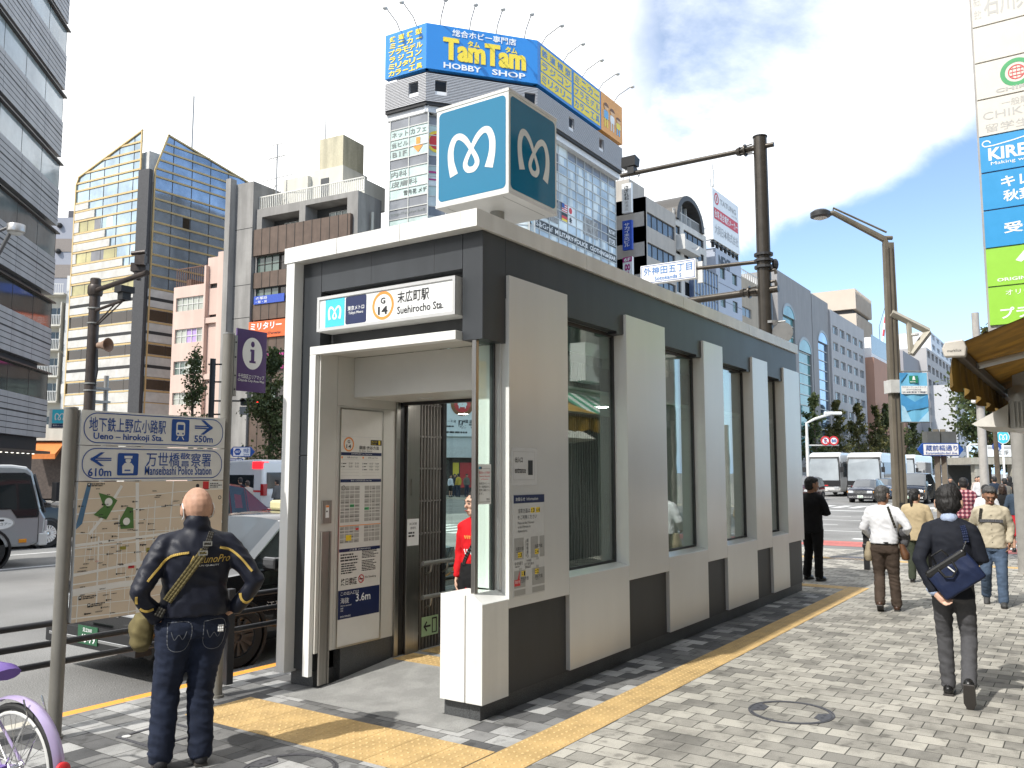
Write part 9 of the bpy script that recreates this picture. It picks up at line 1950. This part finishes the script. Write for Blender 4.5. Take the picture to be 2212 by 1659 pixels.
p=atd(2168,1100,20.5); t,jk,Hd,k=person('woman in black top and tan trousers with brown bob near the right edge',(p.x,p.y,0),10,1.55,cloth('black_top',(.012,.012,.013),.85),cloth('tan_trousers',(.34,.24,.15),.85),SKIN,HAIRBR,hem=.92,vox=.018,hstyle='bob',shoes=S_WHITE)
g=worn('handbag','dark handbag on the shoulder of the woman in the black top'); blob('pouch',[('l',[(.23,-.05,.95,.05,.14),(.23,-.05,1.1,.05,.13),(.22,-.05,1.2,.03,.08)])],cloth('dark_bag',(.03,.03,.04),.6),g,.02,3)
p=atd(2197,1100,20); person('woman in denim blouse and bright red skirt at the right edge',(p.x,p.y,0),15,1.58,cloth('denim_blouse',(.04,.06,.09),.85),SKIN,SKIN,HAIRB,hem=.92,vox=.018,hstyle='bob',skirt=(cloth('red_skirt',(.45,.02,.03),.8),.40))
# --- young woman in the red hoodie inside the entrance
REDH=cloth('red_hoodie',(.62,.012,.018),.8,.06,20,.2)
q=atd(1016,1180,7.75); t,jk,Hd,k=person('smiling young woman in red hoodie coming out beside the white corner pier',(q.x+.015,q.y-.06,.09),195,1.585,REDH,cloth('black_trousers',(.012,.012,.013),.85),SKIN3,HAIRB,
  (((-.19,-.06,1.13),(-.20,.02,.90),(.1,.15,-1),(1,.1,0)),((.195,-.06,1.13),(.205,.0,.90),(-.1,.12,-1),(-1,.1,0))),hem=.70,head=(-.7,.02),face=True,hstyle='tail',vox=.011,sleeve=1.,bulk=.86,fold=.006)
bv=bvh_of(jk); ribbon(bv,[(-.11,1.42),(-.02,1.25),(.07,1.10),(.10,1.02)],.03,BLACK,'bag_strap',jk,.006,20,.003,1)
for x0,z0,w,h,mm in ((-.02,1.27,.12,.03,S_ORANGE),(-.05,1.12,.16,.05,S_WHITE)):
    for kx in range(5):
        xx=x0+w*kx/5; ribbon(bv,[(xx,z0),(xx+w*.12,z0+h)],.014,mm,'print',jk,.0035,6,.001,1)
b=MB(); b.lathe((.243,.003,.935),(0,0,1),[(.030,0),(.031,.006),(.030,.01)],BLACK,16); b.build('wristband',t)
# --- small figures far off
far=[(973,63,262,1.62,'woman in white blouse and black skirt on the far pavement, seen through the doorway',cloth('white_blouse',(.62,.62,.64)),SKIN,HAIRB,'tail',(cloth('black_skirt',(.012,.012,.013)),.5)),
(990,63.5,80,1.72,'man in yellow waistcoat seen through the doorway',cloth('yellow_vest',(.50,.34,.05)),cloth('dark_jeans',(.02,.03,.06)),HAIRB,'short',None),
(982,65,250,1.70,'dark clothed person between the two seen through the doorway',cloth('dark_blue',(.02,.03,.05)),cloth('dark_jeans',(.02,.03,.06)),HAIRB,'short',None),
(1008,64,250,1.7,'person in grey jacket at the doorway view\'s right side',cloth('grey_jacket',(.15,.14,.12)),cloth('dark_jeans',(.02,.03,.06)),HAIRB,'short',None),
(518,36,80,1.72,'dark suited man walking past the ambulance',cloth('dark_navy_suit',(.011,.013,.020)),CHAR,HAIRB,'short',None),
(534,35,80,1.60,'woman with short hair walking in front of the ambulance',cloth('pale_top',(.42,.36,.32)),CHAR,HAIRBR,'short',None),
(598,37,100,1.64,'person in grey checked coat at the back of the ambulance',cloth('grey_coat',(.12,.12,.12)),CHAR,HAIRB,'short',None),
(2118,36,200,1.66,'person in white shirt and dark waistcoat near the far entrance, facing the camera',cloth('white_tee',(.55,.55,.56)),CHAR,HAIRB,'front',None),
(2055,44,190,1.68,'dark jacketed rider among the traffic beside the sign posts',cloth('black_top',(.012,.012,.013)),CHAR,HAIRB,'short',None),
(2172,30,30,1.62,'grey suited commuter walking towards the far entrance',cloth('grey_jacket',(.15,.14,.12)),CHAR,HAIRB,'short',None),
(2112,42,200,1.6,'woman in pale jacket in front of the far entrance, facing the camera',cloth('pale_top',(.42,.36,.32)),CHAR,HAIRBR,'bob',None),
(2150,34,30,1.66,'dark clothed commuter walking towards the far entrance',cloth('dark_blue',(.02,.03,.05)),CHAR,HAIRB,'short',None),
(2183,37,40,1.66,'commuter in black near the right edge before the far entrance',cloth('black_top',(.012,.012,.013)),CHAR,HAIRB,'bob',None)]
for u,d,az,h,lb,tp,pn,hr,hs,sk in far:
    p=atd(u,1075,d); z=0 if d>60 or u>2100 else RZ; person(lb,(p.x,p.y,z),az,h,tp,pn,SKIN,hr,vox=.026,hstyle=hs,skirt=sk,hands=False)
